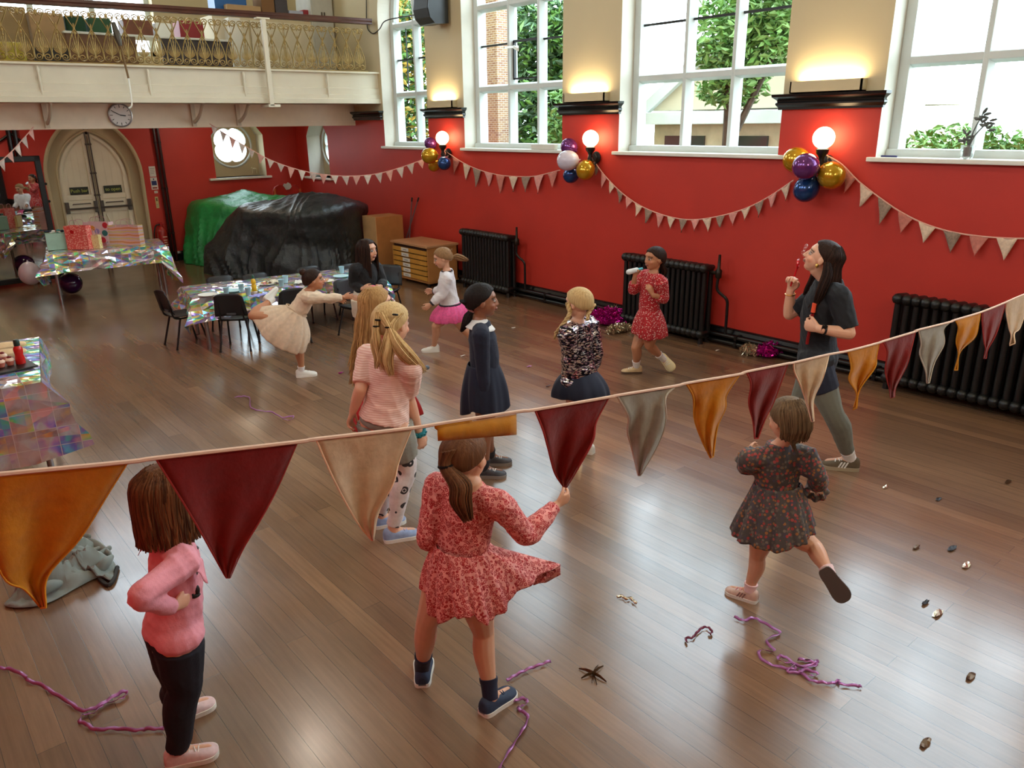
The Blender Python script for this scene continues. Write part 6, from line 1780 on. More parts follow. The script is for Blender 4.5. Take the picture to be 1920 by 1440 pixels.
class Person:
    def __init__(s, label, foot, H, skin, pel, nek, hed, fb, fh, pitch=0, fp=None, arms=None, legs=None, cat='child', head=.168, voxel=.0048, roll=0, build=1.0, lips=None, adult=False, seed=0):
        s.v = v = View(*foot); s.H = H; s.S = H; s.skin = skin; s.seed = seed
        s.root = thing('person', label, 'person', v.g)
        s.build = build; s.adult = adult
        s.pel, s.nek, s.hed = v.J(*pel), v.J(*nek), v.J(*hed)
        s.up = nrm(s.nek - s.pel)
        fbv = v.dirn(fb); s.fwd = nrm(fbv - s.up * (fbv @ s.up)); s.lat = np.cross(s.fwd, s.up)     # lat = to the person's right
        fpv = v.dirn(fb if fp is None else fp); s.plat = np.cross(fpv, (0, 0, 1.)); s.pf = fpv
        hf = v.dirn(fh, pitch); s.hf = hf; hl = nrm(np.cross(hf, (0, 0, 1.))); hu = np.cross(hl, hf)
        if roll:
            c_, s_ = math.cos(R_(roll)), math.sin(R_(roll)); hl, hu = hl * c_ + hu * s_, hu * c_ - hl * s_
        s.hl, s.hu = hl, hu; s.hh = head * H
        S = H
        s.sh = {}; s.hip = {}; s.el = {}; s.wr = {}; s.kn = {}; s.an = {}; s.toe = {}; s.shoeup = {}; s.hd = {}; s.hn = {}; s.curl = {}
        shw = (.108 if not adult else .112) * S
        for k, sg in (('R', 1), ('L', -1)):
            s.sh[k] = s.nek - s.up * .035 * S + s.lat * sg * shw
            s.hip[k] = s.pel - np.array((0, 0, .02 * S)) + s.plat * sg * .052 * S
            a = arms[k]
            if 'sh' in a: s.sh[k] = v.J(*a['sh'])
            s.el[k], s.wr[k] = v.J(*a['el']), v.J(*a['wr'])
            s.hd[k] = nrm(v.J(*a['hd']) - s.wr[k]) if 'hd' in a else nrm(s.wr[k] - s.el[k])
            s.hn[k] = v.dirn(*a['hn']) if 'hn' in a else (s.lat * -sg * .9 + s.fwd * .2)
            s.curl[k] = a.get('curl', .45)
            l = legs[k]
            s.kn[k] = v.J(*l['kn'])
            if 'fl' in l:
                s.an[k] = FL(*l['fl']) + np.array((0, 0, .05 * S + l.get('lift', 0))); s.toe[k] = v.dirn(l['toe'], l.get('tp', 0)); s.shoeup[k] = np.array((0, 0, 1.)) if not l.get('tp') else nrm(np.cross(np.cross(s.toe[k], (0, 0, 1.)), s.toe[k]))
            else:
                s.an[k] = v.J(*l['an']); s.toe[k] = nrm(v.J(*l['tv']) - s.an[k]); u_ = nrm(s.kn[k] - s.an[k]); s.shoeup[k] = nrm(u_ - s.toe[k] * (u_ @ s.toe[k]))
        if DEBUG:
            d = np.linalg.norm
            print('PERSON %-34s H=%.2f torso %.3f neckhead %.3f | arm ' % (label[:34], H, d(s.nek - s.pel) / H, d(s.hed - s.nek) / H) + ' '.join('%s ua %.3f fa %.3f th %.3f shin %.3f;' % (k, d(s.el[k] - s.sh[k]) / H, d(s.wr[k] - s.el[k]) / H, d(s.kn[k] - s.hip[k]) / H, d(s.an[k] - s.kn[k]) / H) for k in 'RL'), 'headz %.2f' % s.hed[2])
        s.make_body(voxel)

    def torso_sections(s, off=0.0, lo=-.07):
        """centres, radii along the spine (lateral, depth)"""
        S, B = s.S, s.build
        T = np.linalg.norm(s.nek - s.pel)
        if s.adult: prof = [(lo, .070, .062), (0, .092, .068), (.28, .074, .056), (.55, .085, .064), (.76, .092, .062), (.92, .072, .048), (1.0, .042, .040)]
        else: prof = [(lo, .072, .064), (0, .086, .070), (.28, .076, .064), (.55, .081, .064), (.76, .086, .060), (.92, .070, .048), (1.0, .042, .040)]
        P = [s.pel + s.up * T * q[0] for q in prof]
        # gentle spine curve towards the back at the waist
        P = [p + s.fwd * (.012 * S * math.sin(max(0, q[0]) * PI)) for p, q in zip(P, prof)]
        return P, [(q[1] * S * B + off, q[2] * S * B + off) for q in prof], [nrm(s.plat * (1 - max(0, q[0])) + s.lat * max(0, q[0])) for q in prof]

    def limb(s, mb, pts, rad, n=12, sub=5, **kw):
        mb.tube(pts, rad, n=n, sub=sub, round_caps=True, **kw)

    def make_body(s, voxel):
        S = s.S; m = MB(); B = s.build
        P, Rr, refs = s.torso_sections()
        m.tube(P, Rr, ref=np.array([refs[0]] + refs + [refs[-1]]), n=20, round_caps=True)
        tn = s.nek + s.up * .0
        hb = s.hed - s.hu * s.hh * .30 - s.hf * s.hh * .06
        m.tube([s.nek - s.up * .05 * S, s.nek, (s.nek + hb) / 2 + 0, hb], [.050 * S, .036 * S, .031 * S, .036 * S], n=12, sub=3, round_caps=True)
        for k, sg in (('R', 1), ('L', -1)):
            m.tube([s.nek - s.up * .045 * S, s.sh[k] * .6 + s.nek * .4 - s.up * .012 * S, s.sh[k]], [.040 * S, .038 * S, .034 * S], n=10, sub=3, round_caps=True)
            fm = s.el[k] * .55 + s.wr[k] * .45
            s.limb(m, [s.sh[k], (s.sh[k] + s.el[k]) / 2, s.el[k]], [.035 * S, .030 * S, .0245 * S])
            s.limb(m, [s.el[k], s.el[k] * .65 + s.wr[k] * .35, s.wr[k]], [.0245 * S, .0245 * S, .0165 * S])
            s.hand(m, k)
            s.limb(m, [s.hip[k] + np.array((0, 0, .01 * S)), s.hip[k] * .5 + s.kn[k] * .5, s.kn[k]], [.060 * S * B, .052 * S * B, .037 * S])
            sh_ = s.an[k] - s.kn[k]
            bk = nrm(np.cross(np.cross(sh_, s.toe[k]), sh_)); bk = -bk * np.sign(bk @ s.toe[k] + 1e-9)
            s.limb(m, [s.kn[k], s.kn[k] + sh_ * .3 + bk * .008 * S, s.kn[k] + sh_ * .72, s.an[k]], [.037 * S, .038 * S, .0265 * S, .0235 * S])
            m.tube([s.an[k], s.an[k] - s.shoeup[k] * .025 * S + s.toe[k] * .03 * S, s.an[k] - s.shoeup[k] * .034 * S + s.toe[k] * .085 * S], [(.024 * S, .024 * S), (.026 * S, .020 * S), (.022 * S, .010 * S)], n=10, sub=3, round_caps=True)
        # head
        hh, f, u, l, c = s.hh, s.hf, s.hu, s.hl, s.hed
        A = np.array([l, f, u])
        q = lambda L, F_, U: c + l * hh * L + f * hh * F_ + u * hh * U
        chub = 1.0 if s.adult else 1.06
        m.ell(q(0, -.06, .09), A, (.385 * hh, .46 * hh, .41 * hh), 20, 14)
        m.ell(q(0, .10, -.10), A, (.31 * hh * chub, .315 * hh, .37 * hh), 18, 12)
        m.ell(q(0, .20, -.36), A, (.15 * hh * chub, .15 * hh, .12 * hh), 12, 8)
        m.ell(q(0, .27, .16), A, (.27 * hh, .13 * hh, .12 * hh), 12, 8)
        for sg in (-1, 1):
            m.ell(q(sg * .17, .26, -.13), A, (.12 * hh * chub, .11 * hh, .11 * hh), 10, 8)
            m.ell(q(sg * .155, .345, .015), A, (.075 * hh, .05 * hh, .045 * hh), 10, 8)
            m.ell(q(sg * .385, -.02, -.04), A, (.035 * hh, .075 * hh, .115 * hh), 10, 8)
        no_ = 1.0 if s.adult else .62
        m.tube([q(0, .395, .05), q(0, .40 + .055 * no_, -.06), q(0, .40 + .07 * no_, -.115)], [.033 * hh, .042 * hh, .052 * hh], n=10, sub=3, round_caps=True)
        for sg in (-1, 1): m.ell(q(sg * .05, .395 + .03 * no_, -.125), A, (.04 * hh, .045 * hh, .035 * hh), 8, 6)
        m.ell(q(0, .395, -.225), A, (.105 * hh, .055 * hh, .030 * hh), 10, 7); m.ell(q(0, .385, -.272), A, (.09 * hh, .055 * hh, .032 * hh), 10, 7)
        me = fuse(m, voxel, 3)
        # colouring of skin, lips, eyes and brows
        V = verts_of(me); d = V - c; L = d @ l / hh; F_ = d @ f / hh; U = d @ u / hh
        base = np.array(lin(*s.skin)[:3]); col = np.tile(base, (len(V), 1))
        face = (F_ > .18) & (np.abs(L) < .4) & (np.abs(U) < .5)
        def setc(mask, c3): col[mask] = c3
        ck = face & (np.hypot(np.abs(L) - .19, U + .13) < .11); col[ck] *= (1.04, .90, .88)
        ey = face & (((np.abs(L) - .155) / .072) ** 2 + ((U - .015) / .036) ** 2 < 1); setc(ey, (.42, .40, .38))
        ir = face & (np.hypot((np.abs(L) - .158) * .8, U - .012) < .036); setc(ir, (.02, .012, .008))
        lid = face & (np.abs(U - .055 - .01 * np.cos((np.abs(L) - .155) * 12)) < .016) & (np.abs(np.abs(L) - .158) < .09); setc(lid, base * .22)
        br = face & (np.abs(U - .125 + .35 * np.maximum(0, np.abs(L) - .2)) < .022) & (np.abs(np.abs(L) - .165) < .105); setc(br, base * .18)
        lp = (F_ > .33) & (np.abs(L) < .115) & (np.abs(U + .247) < .048); setc(lp, np.array((.36, .10, .09)) * .6 + base * .3)
        mo = (F_ > .33) & (np.abs(L) < .10) & (np.abs(U + .250) < .011); setc(mo, base * .15)
        no = (F_ > .36) & (np.abs(np.abs(L) - .035) < .022) & (np.abs(U + .155) < .014); setc(no, base * .35)
        at = me.color_attributes.new('Col', 'FLOAT_COLOR', 'POINT'); at.data.foreach_set('color', np.concatenate([col, np.ones((len(col), 1))], 1).astype('f').ravel())
        s.body = place('body', me, skin_mat(s.skin), s.root)

    def hand(s, m, k):
        S = s.S; hl = .104 * S if not s.adult else .108 * S
        w_, d = s.wr[k], nrm(s.hd[k]); n = s.hn[k] - d * (s.hn[k] @ d); n = nrm(n)
        t = np.cross(d, n) * (1 if k == 'R' else -1)     # thumb side
        m.tube([w_ - d * .02 * S * .5, w_ + d * hl * .16, w_ + d * hl * .36, w_ + d * hl * .50], [(.0165 * S, .014 * S), (.17 * hl, .095 * hl), (.215 * hl, .085 * hl), (.205 * hl, .07 * hl)], ref=t, n=12, sub=3, round_caps=True)
        cu = s.curl[k]; fr = max(.0058, .052 * hl)
        for i, (ln, off, ext) in enumerate(((.43, .155, .0), (.48, .052, -.06), (.44, -.052, -.03), (.34, -.155, .06))):
            p = w_ + d * hl * (.50 - abs(off) * .12) + t * hl * off; fd = nrm(d + t * off * 1.15); pts = [p - fd * .06 * hl, p]; ang = 0
            for j, fl in enumerate((.42, .33, .25)):
                ang += cu * (1.0 + ext * 2 + .12 * i) * (.75 if j == 0 else 1.0)
                pts.append(pts[-1] + (fd * math.cos(ang) + n * math.sin(ang)) * hl * ln * fl)
            m.tube(pts, [fr * 1.05, fr * 1.1, fr, fr * .95, fr * .78], n=8, sub=2, round_caps=True)
        p = w_ + d * hl * .16 + t * hl * .14; pts = [p]; a = .75
        for j, fl in enumerate((.22, .16, .13)):
            a -= .22; pts.append(pts[-1] + (d * math.cos(a) + t * math.sin(a) + n * (.22 + cu * .45 * j)) * hl * fl)
        m.tube(pts, [fr * 1.35, fr * 1.25, fr * 1.1, fr * .85], n=8, sub=2, round_caps=True)
        s.__dict__.setdefault('palm', {})[k] = w_ + d * hl * .48 + n * hl * .16

    # ---------------- clothes
    def top(s, name, mat, sleeve=1.0, hem=-.02, off=.012, soff=None, cuff=None, voxel=.0062, wr=.0035, collar=1.0, flare=0.0, seed=1, arms='RL', puff=0, el_off=0):
        S = s.S; m = MB(); soff = off if soff is None else soff
        P, Rr, refs = s.torso_sections(off, lo=hem)
        Rr = [(a + flare * max(0, 1 - i / 3.0) * S, b + flare * max(0, 1 - i / 3.0) * S) for i, (a, b) in enumerate(Rr)]
        if hem > 0: pass
        if collar > 1: P = P + [s.nek + s.up * .03 * S * (collar - 1)]; Rr = Rr + [(.043 * S + off * .4, .041 * S + off * .4)]; refs = refs + [refs[-1]]
        if collar < 1: P[-1] = P[-2] * (1 - collar) + P[-1] * collar
        m.tube(P, Rr, ref=np.array(refs), n=22)
        if hem <= .05:
            for k in 'RL': m.ell(s.hip[k] + s.up * .035 * S, np.array([s.plat, s.pf, (0, 0, 1.)]), (.062 * S + off, .064 * S + off, .05 * S), 14, 9)
        for k in arms:
            m.tube([s.nek - s.up * .055 * S, s.sh[k] * .55 + s.nek * .45 - s.up * .015 * S, s.sh[k]], [.043 * S + soff * .5, .040 * S + soff * .6, .036 * S + soff], n=12, sub=3, round_caps=True)
            if sleeve <= 0: continue
            A = [s.sh[k], (s.sh[k] + s.el[k]) / 2, s.el[k], s.el[k] * .6 + s.wr[k] * .4, s.wr[k]]
            ra = [.036 * S + soff + puff, .031 * S + soff + puff * .8, .026 * S + soff + el_off, .026 * S + soff + puff * .5, .0175 * S + soff * .8]
            L = spline(np.array(A), 6); Rd = spline(np.array([[r] for r in ra]), 6)[:, 0]
            e = max(3, int(len(L) * min(1, sleeve)))
            m.tube(L[:e], list(Rd[:e]), n=12, round_caps=False)
        me = fuse(m, voxel, 4); wrinkle(me, wr, 26, seed, (1, 1, 1.6))
        o = place(name, me, mat, s.root); s.topo = o
        return o

    def trousers(s, name, mat, upto=1.0, off=.008, wr=.002, rise=.10, seed=2, voxel=.006):
        S = s.S; m = MB(); B = s.build
        P, Rr, refs = s.torso_sections(off); T = np.linalg.norm(s.nek - s.pel)
        m.tube([P[0], P[1], s.pel + s.up * T * rise], [Rr[0], Rr[1], (Rr[1][0] * .95, Rr[1][1] * .95)], ref=np.array(refs[:3]), n=20, sub=3)
        for k in 'RL':
            sh_ = s.an[k] - s.kn[k]; bk = nrm(np.cross(np.cross(sh_, s.toe[k]), sh_)); bk = -bk * np.sign(bk @ s.toe[k] + 1e-9)
            A = [s.hip[k] + np.array((0, 0, .01 * S)), s.hip[k] * .5 + s.kn[k] * .5, s.kn[k], s.kn[k] + sh_ * .3 + bk * .008 * S, s.kn[k] + sh_ * .72, s.an[k] + s.shoeup[k] * .01 * S]
            ra = [.060 * S * B + off, .053 * S * B + off, .038 * S + off, .039 * S + off, .028 * S + off, .0245 * S + off]
            L = spline(np.array(A), 6); Rd = spline(np.array([[r] for r in ra]), 6)[:, 0]; e = max(4, int(len(L) * upto))
            m.tube(L[:e], list(Rd[:e]), n=14)
        me = fuse(m, voxel, 4); wrinkle(me, wr, 24, seed, (1, 1, 1.8))
        return place(name, me, mat, s.root)

    def hem_loop(s, near, R, zvar=.0):
        """near: (px, py) along the visible lower edge from left to right; the far side mirrors it at depth R"""
        n = len(near); N_, F_ = [], []
        for i, p in enumerate(near):
            t = i / (n - 1); dd = R * math.sin(PI * t); off = p[2] if len(p) > 2 else 0
            q = s.v.J(p[0], p[1], off - dd); N_.append(q)
            if 0 < i < n - 1: F_.append(q + s.v.h * 2 * dd + np.array((0, 0, zvar * math.sin(i * 2.1))))
        return np.array(N_ + F_[::-1]), n

    def skirt(s, name, mat, waist, wr_, near, R, folds=14, amp=.012, bulge=.03, rows=26, seed=0, axis=None, zvar=0.0, gather=0.0, thick=.004, parent=None):
        loop, nn = s.hem_loop(near, R, zvar)
        a_, b_ = wr_; W = np.asarray(waist); ax = s.up if axis is None else axis
        e1 = nrm(s.v.r - ax * (s.v.r @ ax)); e2 = nrm(s.v.h - ax * (s.v.h @ ax) - e1 * (s.v.h @ e1))
        wr_ = (math.hypot(a_ * (s.lat @ e1), b_ * (s.fwd @ e1)), math.hypot(a_ * (s.lat @ e2), b_ * (s.fwd @ e2)))
        # parameter of each hem point: 0 left, .5 right
        k = len(loop); us = [i / (nn - 1) * .5 for i in range(nn)] + [.5 + (i + 1) / (nn - 1) * .5 for i in range(k - nn)]
        fine = spline(loop, 14, closed=True); ufine = np.concatenate([np.linspace(us[i], us[i + 1] if i + 1 < k else 1.0, 14, endpoint=False) for i in range(k)])
        nc = 150; U = np.linspace(0, 1, nc, endpoint=False)
        Hm = np.stack([np.interp(U, np.append(ufine, 1.0), np.append(fine[:, j], fine[0, j])) for j in range(3)], 1)
        th = 2 * PI * U
        Wp = W[None] - e1[None] * (wr_[0] * np.cos(th))[:, None] - e2[None] * (wr_[1] * np.sin(th))[:, None]
        O = nrm_rows(-e1[None] * np.cos(th)[:, None] - e2[None] * np.sin(th)[:, None])
        r = np.random.RandomState(seed)
        ph = r.rand(4) * 6
        fold = np.sin(th * folds + ph[0] + .8 * np.sin(th * 3 + ph[1])) * .7 + .4 * np.sin(th * (folds * 2 + 1) + ph[2])
        G = []
        for j in range(rows):
            t = j / (rows - 1)
            p = Wp + (Hm - Wp) * t + O * (bulge * 4 * t * (1 - t))[..., None] if False else Wp + (Hm - Wp) * t + O * (bulge * 4 * t * (1 - t))
            f = fold * (amp * (t ** .8) + gather * math.exp(-((t - .06) / .10) ** 2))
            G.append(p + O * f[:, None])
        m = MB(); m.grid(G, closed_u=True)
        return m.obj(name, mat, parent or s.root, solid=thick, angle=80)

    def shoe(s, k, mats, L=None, high=False, stripe=None, name='shoe', lace=None):
        S = s.S; L = L or .158 * S; c = L / .19
        A, t, u = s.an[k], s.toe[k], s.shoeup[k]
        w_ = np.cross(t, u)
        b0 = A - u * .05 * S - t * L * .27
        up_, sole_, lace_ = mats
        sec = [(0, .016, .050), (.04, .027, .066), (.16, .033, .074 + (.02 if high else 0)), (.30, .034, .070 + (.016 if high else 0)), (.44, .036, .058), (.58, .039, .049), (.74, .042, .041), (.88, .038, .034), (.97, .024, .026), (1.0, .008, .020)]
        G = []
        sp_ = spline(np.array(sec), 3)
        for (x, hw, ht) in sp_:
            row = []
            for i in range(15):
                a = PI * i / 14; ca, sa = math.cos(a), math.sin(a)
                row.append(b0 + t * L * x + w_ * c * hw * np.sign(ca) * abs(ca) ** .75 + u * c * (.012 + (ht - .012) * abs(sa) ** .8))
            G.append(row)
        m = MB(); m.grid(G, flip=True); m.add(G[0], [tuple(range(15))]); m.add(G[-1], [tuple(range(14, -1, -1))])
        o = m.obj(name, up_, s.root, angle=60)
        o2 = [(x, hw) for (x, hw, ht) in sp_]
        poly = [(x * L, hw * c * 1.07 + .001) for x, hw in o2] + [(x * L, -hw * c * 1.07 - .001) for x, hw in o2[::-1]]
        m = MB(); m.prism(poly, b0, t, w_, u, .019 * c); m.obj('sole', sole_, o, smooth=False, bevel=.002)
        if lace_ is not None:
            m = MB()
            for i, x in enumerate((.40, .48, .56, .64)):
                ht = np.interp(x, [q[0] for q in sec], [q[2] for q in sec]); hw = np.interp(x, [q[0] for q in sec], [q[1] for q in sec])
                m.tube([b0 + t * L * (x + .02 * (-1) ** i) + w_ * c * hw * .5 + u * c * (ht * .93), b0 + t * L * x + u * c * (ht + .003), b0 + t * L * (x - .02 * (-1) ** i) - w_ * c * hw * .5 + u * c * (ht * .93)], .0028 * c, n=5, sub=2)
            m.obj('laces', lace_, o)
        if stripe is not None:
            m = MB()
            for sg in (-1, 1):
                for x in (.34, .42, .50):
                    hw = np.interp(x, [q[0] for q in sec], [q[1] for q in sec])
                    m.obox(b0 + t * L * (x + .03) + w_ * sg * c * (hw + .0005) * .99 + u * c * .032, nrm(t * -.5 + u - w_ * sg * .15), w_, t, .018 * c, .002 * c, .004 * c)
            m.obj('stripe', stripe, o, smooth=False)
        return o

    def sock(s, k, mat, f0=.05, f1=.35, off=.004, name='sock'):
        S = s.S; d = s.kn[k] - s.an[k]
        rr_ = lambda t: np.interp(t, [0, .28, .7, 1], [.0235, .0265, .038, .037]) * S + off
        ts = np.linspace(f0 - .12, f1, 8)
        m = MB(); m.tube([s.an[k] + d * t for t in ts], [rr_(max(0, t)) + (.0025 if i >= 6 else 0) for i, t in enumerate(ts)], n=14)
        return m.obj(name, mat, s.root)

    # ---------------- hair
    def cap_point(s, az, phi, g=1.0):
        hh = s.hh; c = s.hed + s.hf * (-.06 * hh) + s.hu * (.09 * hh)
        a, p = R_(az), R_(phi)
        fr = .46 if math.cos(a) > 0 else .47
        lo = .44 if phi <= 90 else .62
        return c + (s.hl * math.sin(a) * .405 * math.sin(p) + s.hf * math.cos(a) * (fr + .02) * math.sin(p) + s.hu * lo * math.cos(p)) * hh * g

    def hairline(s, az, front=58, side=98, back=128):
        a = abs((az + 180) % 360 - 180)
        return float(np.interp(a, [0, 35, 62, 85, 120, 180], [front, front + 4, (front + side) / 2 + 6, side, back - 6, back]))

    def cap(s, mat, front=56, side=98, back=128, g=1.05, part=None, name='hair', seed=0, ridge=.012):
        m = MB(); rows = []; n = 72
        r = np.random.RandomState(seed); ph = r.rand(3) * 6
        for j in range(16):
            t = j / 15; row = []
            for i in range(n):
                az = 360 * i / n - 180; pm = s.hairline(az, front, side, back)
                phi = max(.5, pm * t); gg = g + ridge * math.sin(az * .6 + ph[0]) * t + ridge * .8 * math.sin(az * 1.37 + ph[1]) * t
                if j == 15: gg -= .07
                row.append(s.cap_point(az, phi, gg))
            rows.append(row)
        m.grid(rows, closed_u=True, flip=True)
        m.c = [(.5, .5, .5)] * len(m.v)
        s.hairmb = m; s.hairname = name; s.hairmat = mat
        return m

    def strands(s, P, rad, n, thick=.0045, seed=0, jitter=1.0, sub=4, tip=.22):
        """bundle of hair strands along a guide; rad = bundle radius at each guide point"""
        r = random.Random(seed + 17); P = np.array(P, float); L = len(P)
        rad = rad if hasattr(rad, '__len__') else [rad] * L
        n = int(n * 1.8); thick *= .72
        t0 = nrm(P[-1] - P[0]); a = nrm(np.cross(t0, (.3, .2, .9))); b_ = np.cross(t0, a)
        for i in range(n):
            th = r.random() * 2 * PI; q = r.random() ** .5; ex = r.uniform(.55, 1.15)
            pts = [P[j] + (a * math.cos(th + j * .12) + b_ * math.sin(th + j * .12)) * q * rad[j] * jitter for j in range(L)]
            pts[-1] = pts[-2] + (pts[-1] - pts[-2]) * ex
            cc = r.random(); tk = thick * r.uniform(.7, 1.25)
            rr_ = [tk] * (L - 1) + [tk * tip]
            s.hairmb.tube(pts, rr_, n=5, sub=sub, col=(cc, cc, cc))

    def fall(s, az0, az1, length, n=120, spread=.02, thick=.006, seed=0, out=.0, lift=0.0, wave=0.0, drift=(0, 0, 0), hang=None, jag=.08):
        """hair falling from the crown over the sides or back, hanging to `length` below the head centre"""
        n = int(n * 1.7); thick *= .72
        r = random.Random(seed + 5); drift = np.asarray(drift, float)
        for i in range(n):
            az = az0 + (az1 - az0) * ((i + r.random()) / n); pm = min(118, s.hairline(az)) if hang is None else hang
            p1 = s.cap_point(az, 30 + r.random() * 25, 1.06 + r.random() * .03); p2 = s.cap_point(az, 72, 1.07 + r.random() * .05); p3 = s.cap_point(az, pm, 1.06 + r.random() * .08)
            o = nrm((p3 - s.hed) * (1, 1, 0)); ln = length * r.uniform(1 - jag, 1 + jag)
            z0 = p3[2]; zend = s.hed[2] - ln
            k = max(.02, z0 - zend); pts = [p1, p2, p3]
            for q in (.33, .66, 1.0):
                pts.append(p3 + o * (out * q + r.uniform(-1, 1) * spread * q * .5 + wave * math.sin(q * 7 + i * .35)) + np.array((0, 0, -k * q)) + drift * q ** 1.4 + np.cross(o, (0, 0, 1)) * r.uniform(-1, 1) * spread * q)
            cc = r.random(); tk = thick * r.uniform(.75, 1.25)
            s.hairmb.tube(pts, [tk * .5, tk, tk, tk, tk * .95, tk * .45], n=5, sub=3, col=(cc, cc, cc))

    def hair_done(s):
        o = s.hairmb.obj(s.hairname, s.hairmat, s.root, colors=True, angle=70); s.hairo = o; return o


def nrm_rows(a): return a / (np.linalg.norm(a, axis=1, keepdims=True) + 1e-9)


DEBUG = False
SK_L, SK_M, SK_T, SK_B = (226, 172, 142), (214, 160, 128), (188, 128, 92), (150, 98, 70)
PPL = {}
PPL['pink'] = Person('girl in pink top and dark leggings, hand on hip, half behind the burgundy flag', (340, 1428), 1.25, SK_L, (324, 1185, 0), (322, 1004, 0), (316, 926, 0), 80, 78, -5,
    arms=dict(R=dict(el=(264, 1116, -.25), wr=(322, 1140, -.145), hd=(352, 1124, -.10), curl=.3), L=dict(el=(318, 1105, .24), wr=(336, 1128, .14))),
    legs=dict(R=dict(kn=(346, 1290, -.05), fl=(338, 1430), toe=97), L=dict(kn=(336, 1285, .08), fl=(340, 1348), toe=78)), seed=1)
PPL['dress'] = Person('girl seen from behind in swinging pink and red patterned dress, centre front', (860, 1312), 1.25, SK_M, (858, 1082, 0), (880, 908, 0), (872, 856, .02), 28, 38, -8,
    arms=dict(R=dict(el=(987, 1004, -.02), wr=(1041, 949, .10), hd=(1076, 925, .15), curl=.75), L=dict(el=(801, 1008, .02), wr=(822, 1020, .17))),
    legs=dict(L=dict(kn=(800, 1168, .02), fl=(793, 1275), toe=2), R=dict(kn=(907, 1186, .03), fl=(920, 1330), toe=48)), seed=2)
PPL['todd'] = Person('small girl in dark flowered dress kicking one foot back, seen from behind', (1405, 1130), 1.10, SK_M, (1457, 985, 0), (1458, 842, 0), (1477, 786, 0), 342, 312, -12,
    arms=dict(L=dict(el=(1399, 876, .03), wr=(1404, 852, .16)), R=dict(el=(1534, 894, .0), wr=(1531, 916, .13))),
    legs=dict(L=dict(kn=(1420, 1042, .04), fl=(1404, 1124), toe=290), R=dict(kn=(1527, 1026, -.02), an=(1556, 1078, -.15), tv=(1592, 1128, -.19))), head=.185, seed=3)
PPL['woman'] = Person('woman in black T-shirt and grey leggings blowing bubbles beside the red wall', (1576, 890), 1.64, SK_L, (1533, 672, 0), (1553, 529, 0), (1541, 484, 0), 276, 270, 22,
    arms=dict(L=dict(sh=(1572, 555, -.12), el=(1592, 625, -.17), wr=(1537, 617, -.235), hd=(1502, 606, -.17), curl=.75), R=dict(el=(1480, 589, .10), wr=(1482, 546, .08), hd=(1490, 513, .04), curl=.8)),
    legs=dict(L=dict(kn=(1562, 775, -.08), fl=(1591, 879), toe=262), R=dict(kn=(1500, 758, .08), fl=(1480, 862), toe=270)), adult=True, head=.138, voxel=.0046, seed=4)
PPL['blonde'] = Person('blonde girl with braids and ponytail in pale pink T-shirt, seen from behind', (738, 1015), 1.42, SK_L, (720, 788, 0), (731, 662, 0), (735, 607, .02), 42, 48, -8,
    arms=dict(L=dict(el=(676, 730, -.02), wr=(662, 770, .03)), R=dict(el=(766, 745, .0), wr=(786, 812, .03))),
    legs=dict(R=dict(kn=(762, 880, 0), fl=(738, 1012), toe=78), L=dict(kn=(728, 880, .10), fl=(714, 986), toe=76)), head=.158, seed=5)
PPL['long'] = Person('girl with very long fair hair and red skirt, mostly hidden behind the blonde girl', (716, 900), 1.27, SK_L, (712, 738, 0), (711, 620, 0), (708, 570, 0), 72, 75, 0,
    arms=dict(R=dict(el=(732, 684, -.10), wr=(770, 702, .03)), L=dict(el=(704, 690, .14), wr=(725, 712, .2))),
    legs=dict(R=dict(kn=(722, 815, -.05), fl=(722, 905), toe=80), L=dict(kn=(715, 812, .06), fl=(706, 893), toe=80)), seed=6)
PPL['navy'] = Person('girl in navy dress with white collar standing in profile, facing right', (915, 888), 1.36, SK_B, (908, 722, 0), (899, 604, 0), (905, 564, 0), 88, 88, 0,
    arms=dict(R=dict(el=(905, 690, -.13), wr=(911, 752, -.12)), L=dict(el=(903, 690, .14), wr=(912, 745, .12))),
    legs=dict(R=dict(kn=(911, 812, -.05), fl=(908, 893), toe=94), L=dict(kn=(913, 808, .06), fl=(920, 870), toe=88)), head=.160, seed=7)
PPL['sequin'] = Person('blonde girl with plaits in sequin jacket and navy skirt, turned away left', (1092, 846), 1.24, SK_L, (1088, 716, 0), (1083, 603, 0), (1084, 568, 0), 305, 300, -6,
    arms=dict(L=dict(el=(1072, 664, -.10), wr=(1066, 706, -.08)), R=dict(el=(1118, 662, .06), wr=(1106, 700, .14))),
    legs=dict(R=dict(kn=(1100, 785, .03), fl=(1102, 848), toe=300), L=dict(kn=(1076, 783, -.03), fl=(1073, 850), toe=302)), seed=8)
PPL['dots'] = Person('dark haired girl in red dotted dress walking past the radiator with a bubble bottle', (1196, 702), 1.25, SK_T, (1216, 612, 0), (1225, 512, 0), (1227, 485, 0), 242, 238, 0,
    arms=dict(R=dict(el=(1187, 545, .02), wr=(1190, 519, -.04), hd=(1193, 498, -.06), curl=.9), L=dict(el=(1246, 560, -.06), wr=(1224, 553, -.17), hd=(1216, 538, -.18))),
    legs=dict(R=dict(kn=(1192, 652, -.02), fl=(1193, 699), toe=262), L=dict(kn=(1217, 648, -.03), an=(1243, 672, .10), tv=(1262, 695, .04))), seed=9)
